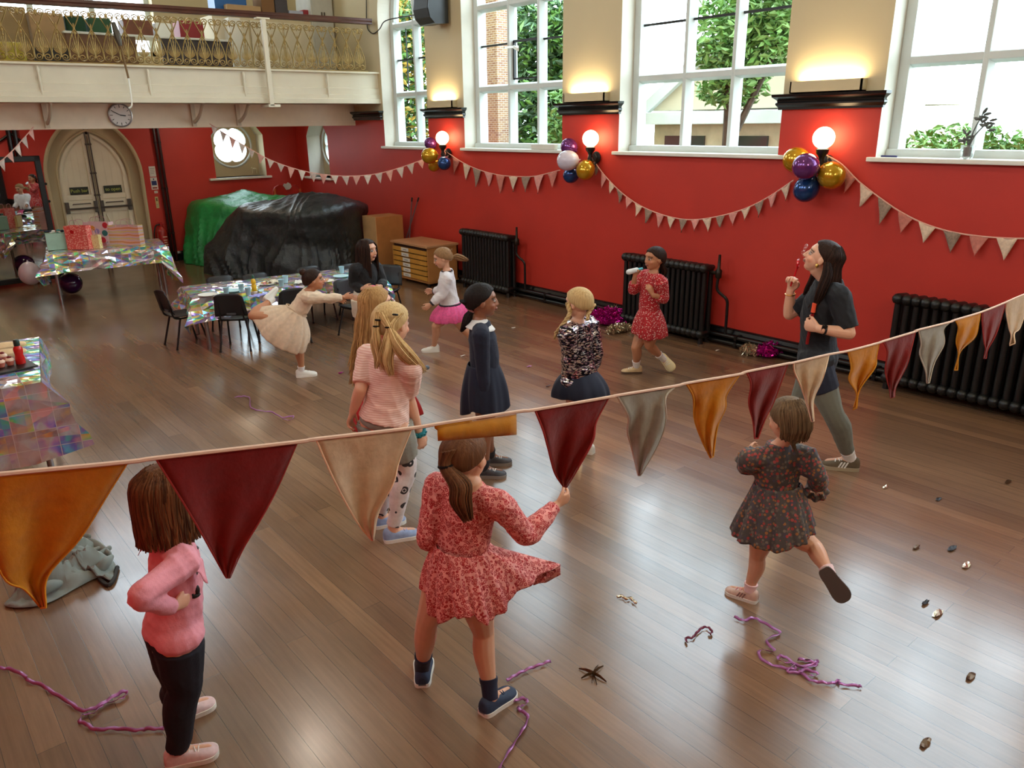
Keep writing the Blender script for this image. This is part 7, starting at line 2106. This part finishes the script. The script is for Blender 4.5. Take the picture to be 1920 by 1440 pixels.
PPL['run'] = Person('girl in white cardigan and pink skirt running left past the plan chest', (812, 662), 1.22, SK_M, (845, 577, 0), (838, 509, 0), (829, 484, 0), 276, 268, -16,
    arms=dict(L=dict(el=(830, 551, -.14), wr=(809, 570, -.15), hd=(794, 581, -.15), curl=.35), R=dict(el=(826, 545, .12), wr=(814, 546, .18))),
    legs=dict(L=dict(kn=(817, 611, -.05), fl=(815, 659), toe=270), R=dict(kn=(868, 616, .08), an=(888, 640, .12), tv=(892, 660, .12))), seed=10)
PPL['cream'] = Person('girl in cream dress balancing on one leg by the low table, arm stretched out', (570, 708), 1.20, SK_T, (548, 594, 0), (579, 547, 0), (589, 525, 0), 92, 95, 4,
    arms=dict(R=dict(el=(617, 559, -.11), wr=(643, 557, -.09), hd=(662, 556, -.07), curl=.25), L=dict(el=(610, 560, .15), wr=(630, 562, .22))),
    legs=dict(L=dict(kn=(563, 648, .03), fl=(566, 706), toe=86), R=dict(kn=(474, 592, -.05), an=(509, 562, .14), tv=(524, 550, .22))), seed=11)
PPL['black'] = Person('girl with long dark hair in black velvet top standing at the low table', (682, 676), 1.30, SK_M, (684, 556, 0), (687, 494, 0), (689, 470, 0), 140, 128, 0,
    arms=dict(R=dict(el=(661, 532, .0), wr=(679, 541, -.14), hd=(697, 540, -.20), curl=.5), L=dict(el=(718, 529, .02), wr=(714, 537, -.12), hd=(703, 539, -.19), curl=.5)),
    legs=dict(R=dict(kn=(677, 614, -.02), fl=(679, 674), toe=150), L=dict(kn=(698, 612, .02), fl=(700, 672), toe=135)), seed=12)
def cloth(name, rgb, rough=.85, noise=.07, nscale=18, sheen=.06, bumps=.12): return M(name, rgb, rough=rough, noise=noise, nscale=nscale, sheen=sheen, bumps=bumps, bscale=160)


def pattern(name, base, cols, scale, thr=.36, rough=.8, ring=None):
    """printed cloth: voronoi flowers in several colours"""
    m, nt, b = newmat(name); co = coords(nt)
    v = node(nt, 'ShaderNodeTexVoronoi'); v.inputs['Scale'].default_value = scale; nt.links.new(co, v.inputs['Vector'])
    sep = node(nt, 'ShaderNodeSeparateColor'); nt.links.new(v.outputs['Color'], sep.inputs[0])
    st = [(i / len(cols), lin(*c)) for i, c in enumerate(cols)]
    pc = ramp(nt, sep.outputs[0], st, 'CONSTANT')
    if ring: msk = ramp(nt, v.outputs['Distance'], [(0, (1, 1, 1)), (ring[0], (0, 0, 0)), (ring[1], (1, 1, 1)), (thr, (0, 0, 0))], 'CONSTANT')
    else: msk = ramp(nt, v.outputs['Distance'], [(thr - .04, (1, 1, 1)), (thr + .04, (0, 0, 0))])
    n = node(nt, 'ShaderNodeTexNoise'); n.inputs['Scale'].default_value = 26; n.inputs['Detail'].default_value = 4; nt.links.new(co, n.inputs['Vector'])
    bs = mixc(nt, .35, lin(*base), ramp(nt, n.outputs[0], [(.3, tuple(x * .55 for x in lin(*base)[:3])), (.7, tuple(min(1, x * 1.3) for x in lin(*base)[:3]))]))
    nt.links.new(mixc(nt, msk, bs, pc), b.inputs['Base Color']); b.inputs['Roughness'].default_value = rough; b.inputs['Sheen Weight'].default_value = .05
    bump(nt, b, n.outputs[0], .15, .004)
    MATS[name] = m; return m


def along(s, t): return s.pel + (s.nek - s.pel) * t
def tor(s, t): return np.array((np.interp(t, [0, .28, .55, .76], [.086, .076, .081, .086]), np.interp(t, [0, .28, .55, .76], [.070, .064, .064, .060]))) * s.S
def part(s, mb, name, mat, parent=None, **kw): return mb.obj(name, mat, parent or s.root, **kw)
def band(s, c, ax, r, th, name, mat, n=20, parent=None):
    ax = nrm(ax); a = nrm(np.cross(ax, (.3, .9, .2))); b_ = np.cross(ax, a); r = r if hasattr(r, '__len__') else (r, r)
    m = MB(); m.tube([np.asarray(c) + a * r[0] * math.cos(t) + b_ * r[1] * math.sin(t) for t in np.linspace(0, 2 * PI, n + 1)], th, n=6, caps=False); return part(s, m, name, mat, parent)


WHS = M('shoe_white', (226, 222, 212), rough=.5, noise=.05); SOLE = M('sole_white', (232, 228, 218), rough=.6); LACE = M('lace_white', (236, 232, 224), rough=.8)
SOCKW = cloth('sock_white', (230, 224, 218))
H_BR = hair_mat('brown', (54, 32, 20), (128, 84, 52)); H_LB = hair_mat('light_brown', (92, 64, 42), (176, 134, 92)); H_BL = hair_mat('blonde', (150, 112, 62), (236, 202, 146)); H_FA = hair_mat('fair', (120, 82, 46), (206, 162, 104))
H_DK = hair_mat('dark', (20, 12, 9), (62, 40, 30)); H_BK = hair_mat('black', (12, 10, 10), (44, 34, 30)); H_DB = hair_mat('dark_blonde', (66, 48, 32), (130, 104, 74))

# 1 --- pink top
s = PPL['pink']
PINK = cloth('pink_jersey', (230, 150, 164), nscale=10)
s.top('top', PINK, sleeve=1.0, hem=.0, off=.012, wr=.004, seed=3, flare=.006)
for k in 'RL':   # shoulder frills
    m = MB(); G = []
    for j in range(5):
        G.append([s.nek * .35 + s.sh[k] * .65 + s.up * (.018 + .012 * j * .5) + s.fwd * x * .075 + (s.sh[k] - s.nek) * (.12 + .10 * j) - s.up * abs(x) * (.05 + .02 * j) + s.up * .006 * math.sin(x * 16 + j) for x in np.linspace(-1, 1, 24)])
    m.grid(G); part(s, m, 'shoulder_frill', PINK, s.topo, solid=.002)
m = MB()
for (x, y, d) in ((371, 1028, -.02), (375, 1069, -.02), (379, 1094, -.02), (378, 1108, -.02)): m.ell(s.v.J(x - 3, y, d), np.eye(3), (.009, .009, .009), 8, 6)
part(s, m, 'button', BLACKM, s.topo)
m = MB(); c = s.v.J(364, 1114, -.085)
m.ell(c + s.v.r * .012 + (0, 0, .014), np.array([s.v.r, s.v.h, (0, 0, 1)]), (.010, .012, .022), 8, 6); m.ell(c - s.v.r * .008 + (0, 0, .008), np.array([s.v.r, s.v.h, (0, 0, 1)]), (.010, .012, .02), 8, 6); m.ell(c - (0, 0, .006), np.array([s.v.r, s.v.h, (0, 0, 1)]), (.022, .012, .010), 8, 6)
part(s, m, 'applique', M('applique_black', (22, 20, 24), rough=.5), s.topo)
m = MB(); ax_ = np.array([s.v.r, s.v.h, (0, 0, 1)])
for (x, y, d) in ((359, 1040, -.075), (361, 1052, -.075), (357, 1028, -.07)): m.ell(s.v.J(x, y, d), ax_, (.010, .006, .020), 8, 6)
part(s, m, 'print_gold', M('print_gold', (176, 128, 92), rough=.5), s.topo)
m = MB()
for (x, y, d) in ((358, 1083, -.09), (364, 1075, -.085)): m.ell(s.v.J(x, y, d), ax_, (.014, .006, .014), 8, 6)
part(s, m, 'print_grey_cat', M('print_grey_cat', (120, 108, 112), rough=.5), s.topo)
s.trousers('leggings', cloth('navy_leggings', (20, 22, 34), sheen=.0), off=.015, wr=.0022)
PS = (M('shoe_pale_pink', (220, 190, 190), rough=.6, noise=.1, nscale=60), SOLE, LACE)
s.shoe('R', PS); s.shoe('L', PS)
s.cap(H_BR, back=122); s.fall(28, 332, .165, n=230, spread=.012, thick=.0062, jag=.05, hang=104, seed=1); s.hair_done()
# 2 --- patterned dress
s = PPL['dress']
PAT = pattern('pink_red_print', (232, 150, 142), [(172, 34, 40), (180, 40, 44), (160, 28, 36)], 80, .54, ring=(.20, .32))
s.top('dress_bodice', PAT, sleeve=1.0, hem=.30, off=.013, wr=.004, seed=5)
s.skirt('dress_skirt', PAT, along(s, .36), tor(s, .34) + .014, [(792, 1104), (804, 1142), (822, 1168), (850, 1160), (882, 1157), (905, 1168), (926, 1163), (953, 1132), (992, 1094), (1049, 1060, .06)], .20, folds=13, amp=.016, bulge=.012, gather=.006, seed=3, zvar=.02)
m = MB(); G = []
for j in range(8):      # the hem corner flung out to the right
    t = j / 7; G.append([s.v.J(1000 + 48 * t + 4 * math.sin(j), 1052 + 4 * t + k * (9.5 - 4.5 * t) + 3 * math.sin(k * 2 + j), .02 + .05 * t + .014 * math.sin(k * 1.7 + j)) for k in range(6)])
m.grid(G); part(s, m, 'dress_hem_flap', PAT, None, solid=.003)
NAV = cloth('sock_navy', (24, 28, 52)); SN = (M('shoe_navy', (40, 52, 76), rough=.75, noise=.15, nscale=50), SOLE, M('lace_navy', (50, 62, 90), rough=.8))
for k in 'RL': s.shoe(k, SN); s.sock(k, NAV, .1, .30)
s.cap(H_BR, back=118, g=1.04)
tie = s.cap_point(182, 102, 1.06)
s.strands([s.cap_point(180, 70, .93), tie, s.v.J(862, 908, -.125), s.v.J(864, 938, -.14), s.v.J(877, 973, -.13)], [.035, .024, .040, .040, .022], 150, .0055, 1)
s.hair_done(); band(s, tie, (0, .2, 1), .026, .006, 'hair_tie', H_BK, parent=s.hairo)
# 3 --- toddler
s = PPL['todd']
FLO = pattern('dark_floral', (74, 66, 62), [(156, 56, 50), (96, 84, 72), (150, 96, 50), (70, 62, 74), (164, 72, 66), (112, 102, 88)], 62, .46)
s.top('dress_bodice', FLO, sleeve=.86, hem=.30, off=.016, wr=.005, seed=6, puff=.012, collar=2.0)
s.skirt('dress_skirt', FLO, along(s, .56), tor(s, .5) + .018, [(1371, 985), (1378, 1008), (1390, 1018), (1424, 1029), (1453, 1036), (1490, 1028), (1510, 1018), (1522, 1004), (1527, 990)], .19, folds=12, amp=.013, bulge=.004, gather=.006, seed=4)
for k in 'LR':
    m = MB(); c = s.wr[k] * .25 + s.el[k] * .75 if k == 'L' else s.wr[k]; ax = nrm(s.wr[k] - s.el[k]); a = nrm(np.cross(ax, (.2, .3, .9))); b_ = np.cross(ax, a)
    m.grid([[c + ax * (j * .010 - .01) + (a * math.cos(t) + b_ * math.sin(t)) * (.034 + .006 * j + .005 * math.sin(t * 8)) for t in np.linspace(0, 2 * PI, 40, endpoint=False)] for j in range(5)], closed_u=True); part(s, m, 'sleeve_frill', FLO, None, solid=.002)
TS_ = (M('shoe_beige_pink', (206, 170, 152), rough=.6, noise=.12, nscale=30), SOLE, M('lace_pink', (216, 130, 140), rough=.8))
DS = (M('shoe_beige_pink', (206, 170, 152)), M('sole_dark', (74, 60, 52), rough=.7), None)
s.shoe('L', TS_, stripe=M('shoe_panel_brown', (140, 104, 96), rough=.6)); s.shoe('R', DS)
SP = cloth('sock_pinkwhite', (232, 196, 196)); s.sock('R', SP, .1, .24); s.sock('L', SP, .1, .2)
s.cap(H_DB, back=130, side=104, g=1.05); s.fall(100, 260, .075, n=110, spread=.006, thick=.005, jag=.08, hang=112, seed=3, out=-.015)
s.strands([s.cap_point(165, 120, 1.02), s.v.J(1487, 826, -.08), s.v.J(1490, 842, -.085)], [.014, .016, .012], 40, .004, 2); s.hair_done()
# 4 --- woman
s = PPL['woman']
BLT = cloth('black_cotton', (24, 25, 30), nscale=12)
s.top('tshirt', BLT, sleeve=.46, hem=-.14, off=.020, wr=.005, seed=7, soff=.020)
s.trousers('shorts', cloth('navy_shorts', (28, 32, 50)), upto=.24, off=.016, rise=.05)
s.trousers('leggings', cloth('sage_leggings', (112, 112, 98), sheen=.1), upto=.88, off=.009, wr=.0012)
BS = (M('shoe_brown_suede', (94, 78, 56), rough=.85, noise=.12, nscale=40), M('sole_gum', (168, 150, 122), rough=.6), LACE)
for k in 'RL': s.shoe(k, BS, stripe=WHS, L=.25); s.sock(k, SOCKW, .03, .16)
s.cap(H_DK, front=52, side=92, back=128); s.fall(62, 190, .36, n=150, spread=.03, thick=.007, jag=.12, hang=100, out=.02, seed=4, drift=(0, 0, 0)); s.fall(190, 258, .38, n=150, spread=.03, thick=.007, jag=.14, hang=100, out=.03, seed=5, drift=s.hf * .07)
s.strands([s.cap_point(-105, 96, 1.04), s.v.J(1551, 515, -.12), s.v.J(1540, 546, -.15), s.v.J(1526, 584, -.16)], [.02, .03, .03, .014], 50, .006, 9)
s.strands([s.cap_point(70, 80, 1.08), s.v.J(1527, 520, .10), s.v.J(1516, 545, .12), s.v.J(1506, 570, .12)], [.02, .03, .03, .014], 50, .006, 10)
s.hair_done()
m = MB(); m.ell(s.hed - s.hl * s.hh * .40 + s.hf * s.hh * .02 - s.hu * s.hh * .18, np.eye(3), (.012, .012, .015), 10, 7); part(s, m, 'earring', M('earring_gold', (226, 190, 110), rough=.2, metal=.9))
d = nrm(s.wr['L'] - s.el['L']); m = MB(); band(s, s.wr['L'] - d * .03, d, .030, .008, 'watch_strap', BLACKM)
m.obox(s.wr['L'] - d * .03 + nrm(-s.v.h + (0, 0, .5)) * .032, d, np.cross(d, -s.v.h), -s.v.h, .018, .02, .006); part(s, m, 'watch', M('watch_black', (16, 16, 18), rough=.15), smooth=False, bevel=.003)
d = nrm(s.wr['R'] - s.el['R']); band(s, s.wr['R'] - d * .02, d, .032, .0045, 'bracelet', M('bracelet_gold', (214, 160, 96), rough=.25, metal=.9))
# 5 --- blonde
s = PPL['blonde']
st_, nt, b = newmat('pink_stripe_jersey'); wv = node(nt, 'ShaderNodeTexWave', bands_direction='Z'); wv.inputs['Scale'].default_value = 26; wv.inputs['Distortion'].default_value = 1.0; nt.links.new(coords(nt), wv.inputs['Vector'])
nt.links.new(ramp(nt, wv.outputs[0], [(.35, lin(228, 178, 160)), (.6, lin(240, 206, 192))]), b.inputs['Base Color']); b.inputs['Roughness'].default_value = .85
s.top('tshirt', st_, sleeve=.44, hem=.06, off=.020, wr=.004, seed=8, flare=.014, soff=.016)
m = MB(); m.grid([[s.v.J(742 + 10 * u_ + 2 * j, 768 + j * 6 + 3 * u_, -.09 + .02 * u_) for u_ in np.linspace(0, 1, 5)] for j in range(4)]); part(s, m, 'shirt_tail', SOCKW, s.topo, solid=.002)
s.trousers('shorts', cloth('grey_shorts', (138, 134, 122)), upto=.30, off=.024, rise=.10, wr=.003)
s.trousers('leggings', pattern('white_leggings_print', (232, 222, 220), [(40, 36, 40), (232, 222, 220), (232, 222, 220), (56, 50, 52), (232, 222, 220)], 16, .42, ring=(.13, .21)), off=.008, wr=.0012, upto=.97, rise=.02)
LS = (M('shoe_pale_blue', (140, 156, 190), rough=.6, noise=.15, nscale=40), SOLE, M('lace_blue', (150, 170, 216), rough=.7))
for k in 'RL': s.shoe(k, LS, L=.22)
s.cap(H_BL, back=124, ridge=.02)
s.strands([s.cap_point(170, 60, .95), s.v.J(729, 613, -.115), s.v.J(742, 640, -.15), s.v.J(764, 666, -.15), s.v.J(794, 694, -.10)], [.03, .016, .034, .038, .02], 120, .0055, 3)
s.strands([s.v.J(731, 616, -.115), s.v.J(727, 650, -.15), s.v.J(724, 675, -.15), s.v.J(732, 702, -.14)], [.016, .035, .036, .02], 80, .0055, 4)
for (a, b_, c_, d_) in (((708, 585, -.07), (704, 612, -.10), (707, 640, -.12), (716, 690, -.13)), ((752, 588, -.06), (735, 612, -.12), (745, 655, -.14), (770, 690, -.1))):
    s.strands([s.v.J(*a), s.v.J(*b_), s.v.J(*c_), s.v.J(*d_)], [.012, .012, .02, .012], 40, .005, 5)
s.strands([s.v.J(706, 612, -.10), s.v.J(702, 645, -.11), s.v.J(708, 670, -.12), s.v.J(705, 690, -.12)], [.014, .02, .02, .01], 40, .005, 6)
s.hair_done()
for (x, y, d, r_) in ((729, 614, -.115, .018), (705, 612, -.10, .014), (708, 600, -.09, .013), (741, 590, -.10, .012)): band(s, s.v.J(x, y, d), (.2, .1, 1), r_, .005, 'hair_tie', H_BK, 14, s.hairo)
d = nrm(s.wr['R'] - s.el['R']); m = MB(); c = s.wr['R']; a = nrm(np.cross(d, (.2, .9, .3))); b_ = np.cross(d, a)
m.tube([c + (a * math.cos(t) + b_ * math.sin(t)) * .030 + d * .006 * math.sin(t * 7) for t in np.linspace(0, 2 * PI, 41)], [.014 + .004 * math.sin(i * 2.3) for i in range(41)], n=8); part(s, m, 'scrunchie', cloth('scrunchie_teal', (22, 118, 130)))
# 6 --- long fair hair, red skirt
s = PPL['long']
REDC = cloth('red_dress_cloth', (186, 34, 36))
s.top('dress_bodice', REDC, sleeve=.5, hem=.25, off=.012, wr=.003)
s.skirt('dress_skirt', REDC, along(s, .33), tor(s, .3) + .013, [(664, 806), (678, 812), (705, 818), (735, 815), (765, 800), (790, 776)], .2, folds=11, amp=.014, bulge=.03, seed=6)
for k in 'RL': s.shoe(k, (WHS, SOLE, LACE))
s.cap(H_FA, back=124); s.fall(120, 300, .46, n=240, spread=.035, thick=.0065, jag=.16, hang=104, out=.03, wave=.01, seed=8, drift=-s.v.r * .05); s.hair_done()
# 7 --- navy dress
s = PPL['navy']
NVD = cloth('navy_cloth', (22, 26, 46), nscale=10)
s.top('dress_bodice', NVD, sleeve=.98, hem=.25, off=.013, wr=.0025, seed=9, soff=.012)
s.skirt('dress_skirt', NVD, along(s, .36), tor(s, .34) + .014, [(863, 777), (878, 777), (888, 772), (908, 780), (928, 779), (946, 772), (957, 750)], .18, folds=7, amp=.012, bulge=.015, seed=7)
m = MB(); G = []
for j in range(6):
    r0 = .045 + .012 * j; G.append([s.nek + s.up * (.024 - .012 * j - .004 * j * math.cos(t)) + s.lat * math.sin(t) * (r0 * 1.05 + .004) + s.fwd * math.cos(t) * (r0 * .95) for t in np.linspace(0, 2 * PI, 40, endpoint=False)])
m.grid(G, closed_u=True); part(s, m, 'collar', SOCKW, s.root, solid=.004)
for k in 'RL':
    d = nrm(s.wr[k] - s.el[k]); m = MB(); m.tube([s.wr[k] - d * .025, s.wr[k] + d * .006], .034, n=14); part(s, m, 'cuff', SOCKW)
GS = (M('shoe_grey', (62, 58, 62), rough=.6, noise=.25, nscale=40), M('sole_grey', (140, 130, 122), rough=.6), LACE)
for k in 'RL': s.shoe(k, GS, L=.215); s.sock(k, cloth('sock_dark', (40, 38, 44)), .05, .25)
s.cap(H_BK, back=124, ridge=.008)
s.strands([s.cap_point(170, 96, 1.02), s.v.J(884, 580, 0), s.v.J(878, 592, 0), s.v.J(874, 606, -.01), s.v.J(866, 621, -.01)], [.035, .018, .028, .028, .012], 90, .005, 5); s.hair_done()
band(s, s.v.J(883, 582, 0), (-.5, .2, -1), .022, .008, 'hair_tie', M('hair_tie_pink', (190, 140, 140), rough=.7), parent=s.hairo)
# 8 --- sequin jacket
s = PPL['sequin']
sq, nt, b = newmat('sequins'); co = coords(nt, 'Object', (1, 1, 2.6))
v = node(nt, 'ShaderNodeTexVoronoi'); v.inputs['Scale'].default_value = 55; nt.links.new(co, v.inputs['Vector']); sep = node(nt, 'ShaderNodeSeparateColor'); nt.links.new(v.outputs['Color'], sep.inputs[0])
nt.links.new(ramp(nt, sep.outputs[0], [(0, lin(24, 20, 30)), (.34, lin(58, 44, 62)), (.52, lin(150, 120, 140)), (.68, lin(216, 196, 186)), (.9, lin(246, 240, 236))], 'CONSTANT'), b.inputs['Base Color'])
b.inputs['Metallic'].default_value = .75; b.inputs['Roughness'].default_value = .22; bump(nt, b, sep.outputs[1], .9, .01)
s.top('jacket', sq, sleeve=.97, hem=-.06, off=.032, wr=.004, seed=10, puff=.014, flare=.02, soff=.020)
s.skirt('skirt', NVD, along(s, .2), tor(s, .2) + .014, [(1033, 740), (1050, 749), (1080, 752), (1110, 753), (1130, 751), (1144, 742)], .20, folds=6, amp=.012, bulge=.03, seed=8)
for k in 'RL': s.shoe(k, (WHS, SOLE, LACE)); s.sock(k, SOCKW, .05, .25)
s.cap(H_BL, back=122, ridge=.015)
def plait(pts, r_, seed):
    P = spline(np.array(pts), 10)
    for ph in range(3):
        t = np.linspace(0, 1, len(P)); tn = np.gradient(P, axis=0)
        Q = []
        for i, p in enumerate(P):
            a = nrm(np.cross(tn[i], (.3, .2, .9))); b2 = np.cross(nrm(tn[i]), a); th = i * .55 + ph * 2 * PI / 3; Q.append(p + a * math.cos(th) * r_ * .7 + b2 * math.sin(th * 1) * r_ * .45)
        s.hairmb.tube(Q, [r_ * .75 * (1 - .5 * q) for q in t], n=6, col=(.3 + .2 * ph,) * 3)
plait([s.cap_point(-60, 92, 1.05), s.v.J(1068, 588, -.08), s.v.J(1056, 607, -.10), s.v.J(1042, 625, -.10)], .016, 1); plait([s.cap_point(150, 105, 1.05), s.v.J(1103, 588, -.06), s.v.J(1102, 600, -.08)], .016, 2)
s.strands([s.v.J(1044, 622, -.10), s.v.J(1041, 630, -.10), s.v.J(1039, 637, -.10)], [.008, .010, .005], 18, .003, 7); s.hair_done()
# 9 --- red dotted dress
s = PPL['dots']
DOTM = pattern('red_white_dots', (176, 26, 34), [(240, 220, 206), (230, 190, 176), (240, 226, 214)], 66, .27)
s.top('dress_bodice', DOTM, sleeve=.86, hem=.2, off=.014, wr=.003, seed=11, puff=.014)
s.skirt('dress_skirt', DOTM, along(s, .33), tor(s, .3) + .014, [(1184, 622), (1194, 629), (1203, 636), (1220, 639), (1237, 636), (1251, 631)], .15, folds=8, amp=.012, bulge=.015, seed=9)
TSh = (M('shoe_tan', (196, 166, 122), rough=.6, noise=.15, nscale=30), M('sole_dark2', (96, 74, 56), rough=.6), LACE); CSh = (M('shoe_cream', (226, 208, 160), rough=.6), M('sole_cream', (230, 214, 160), rough=.6), LACE)
s.shoe('R', TSh, L=.205); s.shoe('L', CSh, L=.205)
for k in 'RL': s.sock(k, SOCKW, .05, .32)
s.cap(H_DK, back=124, ridge=.015); s.strands([s.cap_point(150, 100, 1.02), s.v.J(1241, 496, .06), s.v.J(1246, 508, .08), s.v.J(1244, 520, .08)], [.03, .022, .028, .012], 70, .005, 6); s.hair_done()
# 10 --- running girl
s = PPL['run']
CARD_W = cloth('white_knit', (226, 220, 222), bumps=.3); NT = cloth('navy_trim', (40, 28, 40))
s.top('cardigan', CARD_W, sleeve=.96, hem=.10, off=.020, wr=.004, seed=12, flare=.01, puff=.006)
P, Rr, refs = s.torso_sections(.024, lo=.10)
c0 = along(s, .11); ax = s.up; m = MB()
m.tube([c0 + nrm(s.lat) * (Rr[0][0] + .010) * math.cos(t) + s.fwd * (Rr[0][1] + .010) * math.sin(t) for t in np.linspace(0, 2 * PI, 33)], .012, n=6, caps=False)
m.tube([s.nek + s.up * .006 + s.lat * .056 * math.cos(t) + s.fwd * .056 * math.sin(t) for t in np.linspace(0, 2 * PI, 25)], .008, n=6, caps=False)
m.tube([s.nek + s.fwd * .058, along(s, .75) + s.fwd * (.060 * s.S + .022), along(s, .4) + s.fwd * (.066 * s.S + .022), along(s, .11) + s.fwd * (.07 * s.S + .03)], .007, n=6)
for k in 'RL': d = nrm(s.wr[k] - s.el[k]); m.tube([s.wr[k] - d * .022, s.wr[k] + d * .004], .031, n=12)
part(s, m, 'trim_band', NT, s.topo)
PKS = cloth('pink_tulle', (230, 92, 150), noise=.15, nscale=40)
s.skirt('skirt', PKS, along(s, .14), tor(s, .14) + .016, [(806, 600), (814, 605), (826, 608), (843, 607), (860, 606), (872, 596), (880, 579)], .17, folds=12, amp=.013, bulge=.03, seed=10)
for k in 'RL': s.shoe(k, (WHS, SOLE, LACE), L=.20, high=True)
s.cap(H_LB, back=120); tl = [s.cap_point(175, 75, 1.0), s.v.J(844, 484, .02), s.v.J(854, 481, .03), s.v.J(864, 484, .04), s.v.J(876, 488, .05)]
s.strands(tl, [.03, .016, .030, .034, .02], 90, .005, 7); s.hair_done(); band(s, tl[1], (1, .3, .1), .02, .007, 'hair_tie', WHS, parent=s.hairo)
# 11 --- cream dress
s = PPL['cream']
CRD = cloth('cream_cotton', (222, 196, 168), noise=.1, nscale=30)
s.top('dress_bodice', CRD, sleeve=.97, hem=.15, off=.013, wr=.004, seed=13, puff=.008)
s.skirt('dress_skirt', CRD, along(s, .24), tor(s, .22) + .015, [(478, 583), (476, 600), (488, 624), (508, 645), (534, 658), (557, 664), (571, 659), (577, 642)], .17, folds=12, amp=.013, bulge=.035, gather=.004, seed=11)
band(s, along(s, .26), s.up, tor(s, .26) + .018, .006, 'waist_tie', CRD)
for k in 'RL': s.shoe(k, (WHS, SOLE, LACE), L=.205); s.sock(k, SOCKW, .05, .18)
s.cap(H_DK, back=122, ridge=.008)
c = s.hed - s.hf * s.hh * .45 + s.hu * s.hh * .42; m_ = s.hairmb; m_.ell(c, np.eye(3), (.036, .036, .034), 12, 8); m_.c[-(len(m_.v) - len(m_.c)):] = m_.c[-(len(m_.v) - len(m_.c)):] if len(m_.v) == len(m_.c) else m_.c
m_.c += [(.5, .5, .5)] * (len(m_.v) - len(m_.c)); s.hair_done()
band(s, c - (c - s.hed) * .28, c - s.hed, .036, .010, 'scrunchie', M('scrunchie_white', (216, 206, 206), rough=.8), parent=s.hairo)
# 12 --- black velvet top
s = PPL['black']
s.top('top', cloth('black_velvet', (14, 13, 16), sheen=.1), sleeve=1.0, hem=.06, off=.013, wr=.003, seed=14, puff=.006)
s.trousers('shorts', cloth('cream_shorts', (220, 204, 184)), upto=.26, off=.018, rise=.16, wr=.003)
for k in 'RL': s.shoe(k, (WHS, SOLE, LACE), L=.205); s.sock(k, SOCKW, .05, .55)
s.cap(H_DK, back=124, front=50); s.fall(75, 285, .30, n=200, spread=.025, thick=.0065, jag=.12, hang=102, out=.02, seed=12)
s.fall(40, 75, .26, n=25, spread=.01, thick=.006, jag=.1, hang=96, seed=13); s.fall(285, 320, .26, n=25, spread=.01, thick=.006, jag=.1, hang=96, seed=14); s.hair_done()

# ------------------------------------------------------------------ things held in hands
s = PPL['woman']
BW = M('bubble_wand_red', (206, 22, 34), rough=.25, coat=.3)
c = s.palm['L']; q = nrm(s.v.J(1505, 569, -.15) - s.v.J(1491, 645, -.15)); a, b_ = c + q * .145, c - q * .13
root = thing('bubble_tube', 'long red bubble tube with coral cap held upright by the woman', 'bubble tube', b_)
m = MB(); m.tube([b_, a * .75 + b_ * .25], .011, n=10); m.obj('tube', M('bubble_tube_red', (140, 24, 26), rough=.2), root)
m = MB(); m.tube([a * .78 + b_ * .22, a], .014, n=10); m.obj('cap', M('cap_coral', (240, 92, 60), rough=.35), root)
c = s.v.J(1496, 495, .03)
root = thing('bubble_wand', 'small red bubble wand held to the lips of the woman', 'bubble wand', c)
m = MB(); m.tube([s.palm['R'] - (0, 0, .03), c - (0, 0, .02)], .006, n=8); m.obj('handle', BW, root)
m = MB(); m.tube([c + np.array((0, 0, 1)) * .022 * math.sin(t) + s.v.h * .022 * math.cos(t) for t in np.linspace(0, 2 * PI, 21)], [(.011, .008)] * 21, n=8); m.obj('ring', BW, root)
bm_, nt, b = newmat('soap_bubble'); b.inputs['Transmission Weight'].default_value = 1.0; b.inputs['IOR'].default_value = 1.08; b.inputs['Roughness'].default_value = .02; b.inputs['Base Color'].default_value = (1, .92, .95, 1); b.inputs['Coat Weight'].default_value = 1.0
for i, (x, y, r_) in enumerate(((1512, 461, .012), (1509, 467, .010), (1506, 473, .012), (1507, 480, .008), (1498, 487, .007))):
    m = MB(); m.ell(s.v.J(x, y, .03), np.eye(3), (r_,) * 3, 12, 8); o = m.obj('soap_bubble', bm_); tag(o, 'tiny soap bubble floating above the wand in front of the woman', 'bubble', 'soap bubbles')
s = PPL['dots']
c = s.palm['R'] + (0, 0, .012); q = nrm(s.v.J(1184, 504, -.06) - s.v.J(1203, 499, -.06)); a, b_ = c + q * .07, c - q * .055
root = thing('bubble_bottle', 'small clear bubble bottle with blue cap held up by the girl in red dots', 'bottle', a)
m = MB(); m.tube([a, a * .4 + b_ * .6], [.026, .024], n=14, round_caps=True); m.obj('bottle', M('bottle_clearish', (222, 226, 226), rough=.2, coat=.4), root)
m = MB(); m.tube([a * .4 + b_ * .6, b_], [.016, .012], n=10, round_caps=True); m.obj('cap', M('cap_light_blue', (90, 186, 206), rough=.4), root)
s = PPL['long']
a = s.v.J(786, 696, .02)
root = thing('foil_toy', 'small silver and blue toy in the hand of the hidden long haired girl', 'toy', a)
m = MB(); m.tube([s.v.J(778, 702, .02), a, s.v.J(798, 690, .02)], [.014, .022, .012], n=10, sub=3, round_caps=True); m.obj('toy_body', M('toy_silver', (206, 208, 214), rough=.25, metal=.5), root)
m = MB(); m.ell(s.v.J(801, 689, .02), np.eye(3), (.016, .016, .016), 10, 7); m.obj('toy_tip', M('toy_blue', (100, 120, 140), rough=.4), root)
s = PPL['black']
m = MB(); m.ell(s.v.J(700, 538, -.21), np.eye(3), (.026, .022, .018), 12, 8); o = m.obj('pink_sweet', M('sweet_pink', (232, 96, 130), rough=.4)); tag(o, 'small pink sweet held in both hands by the girl in black', 'sweet')
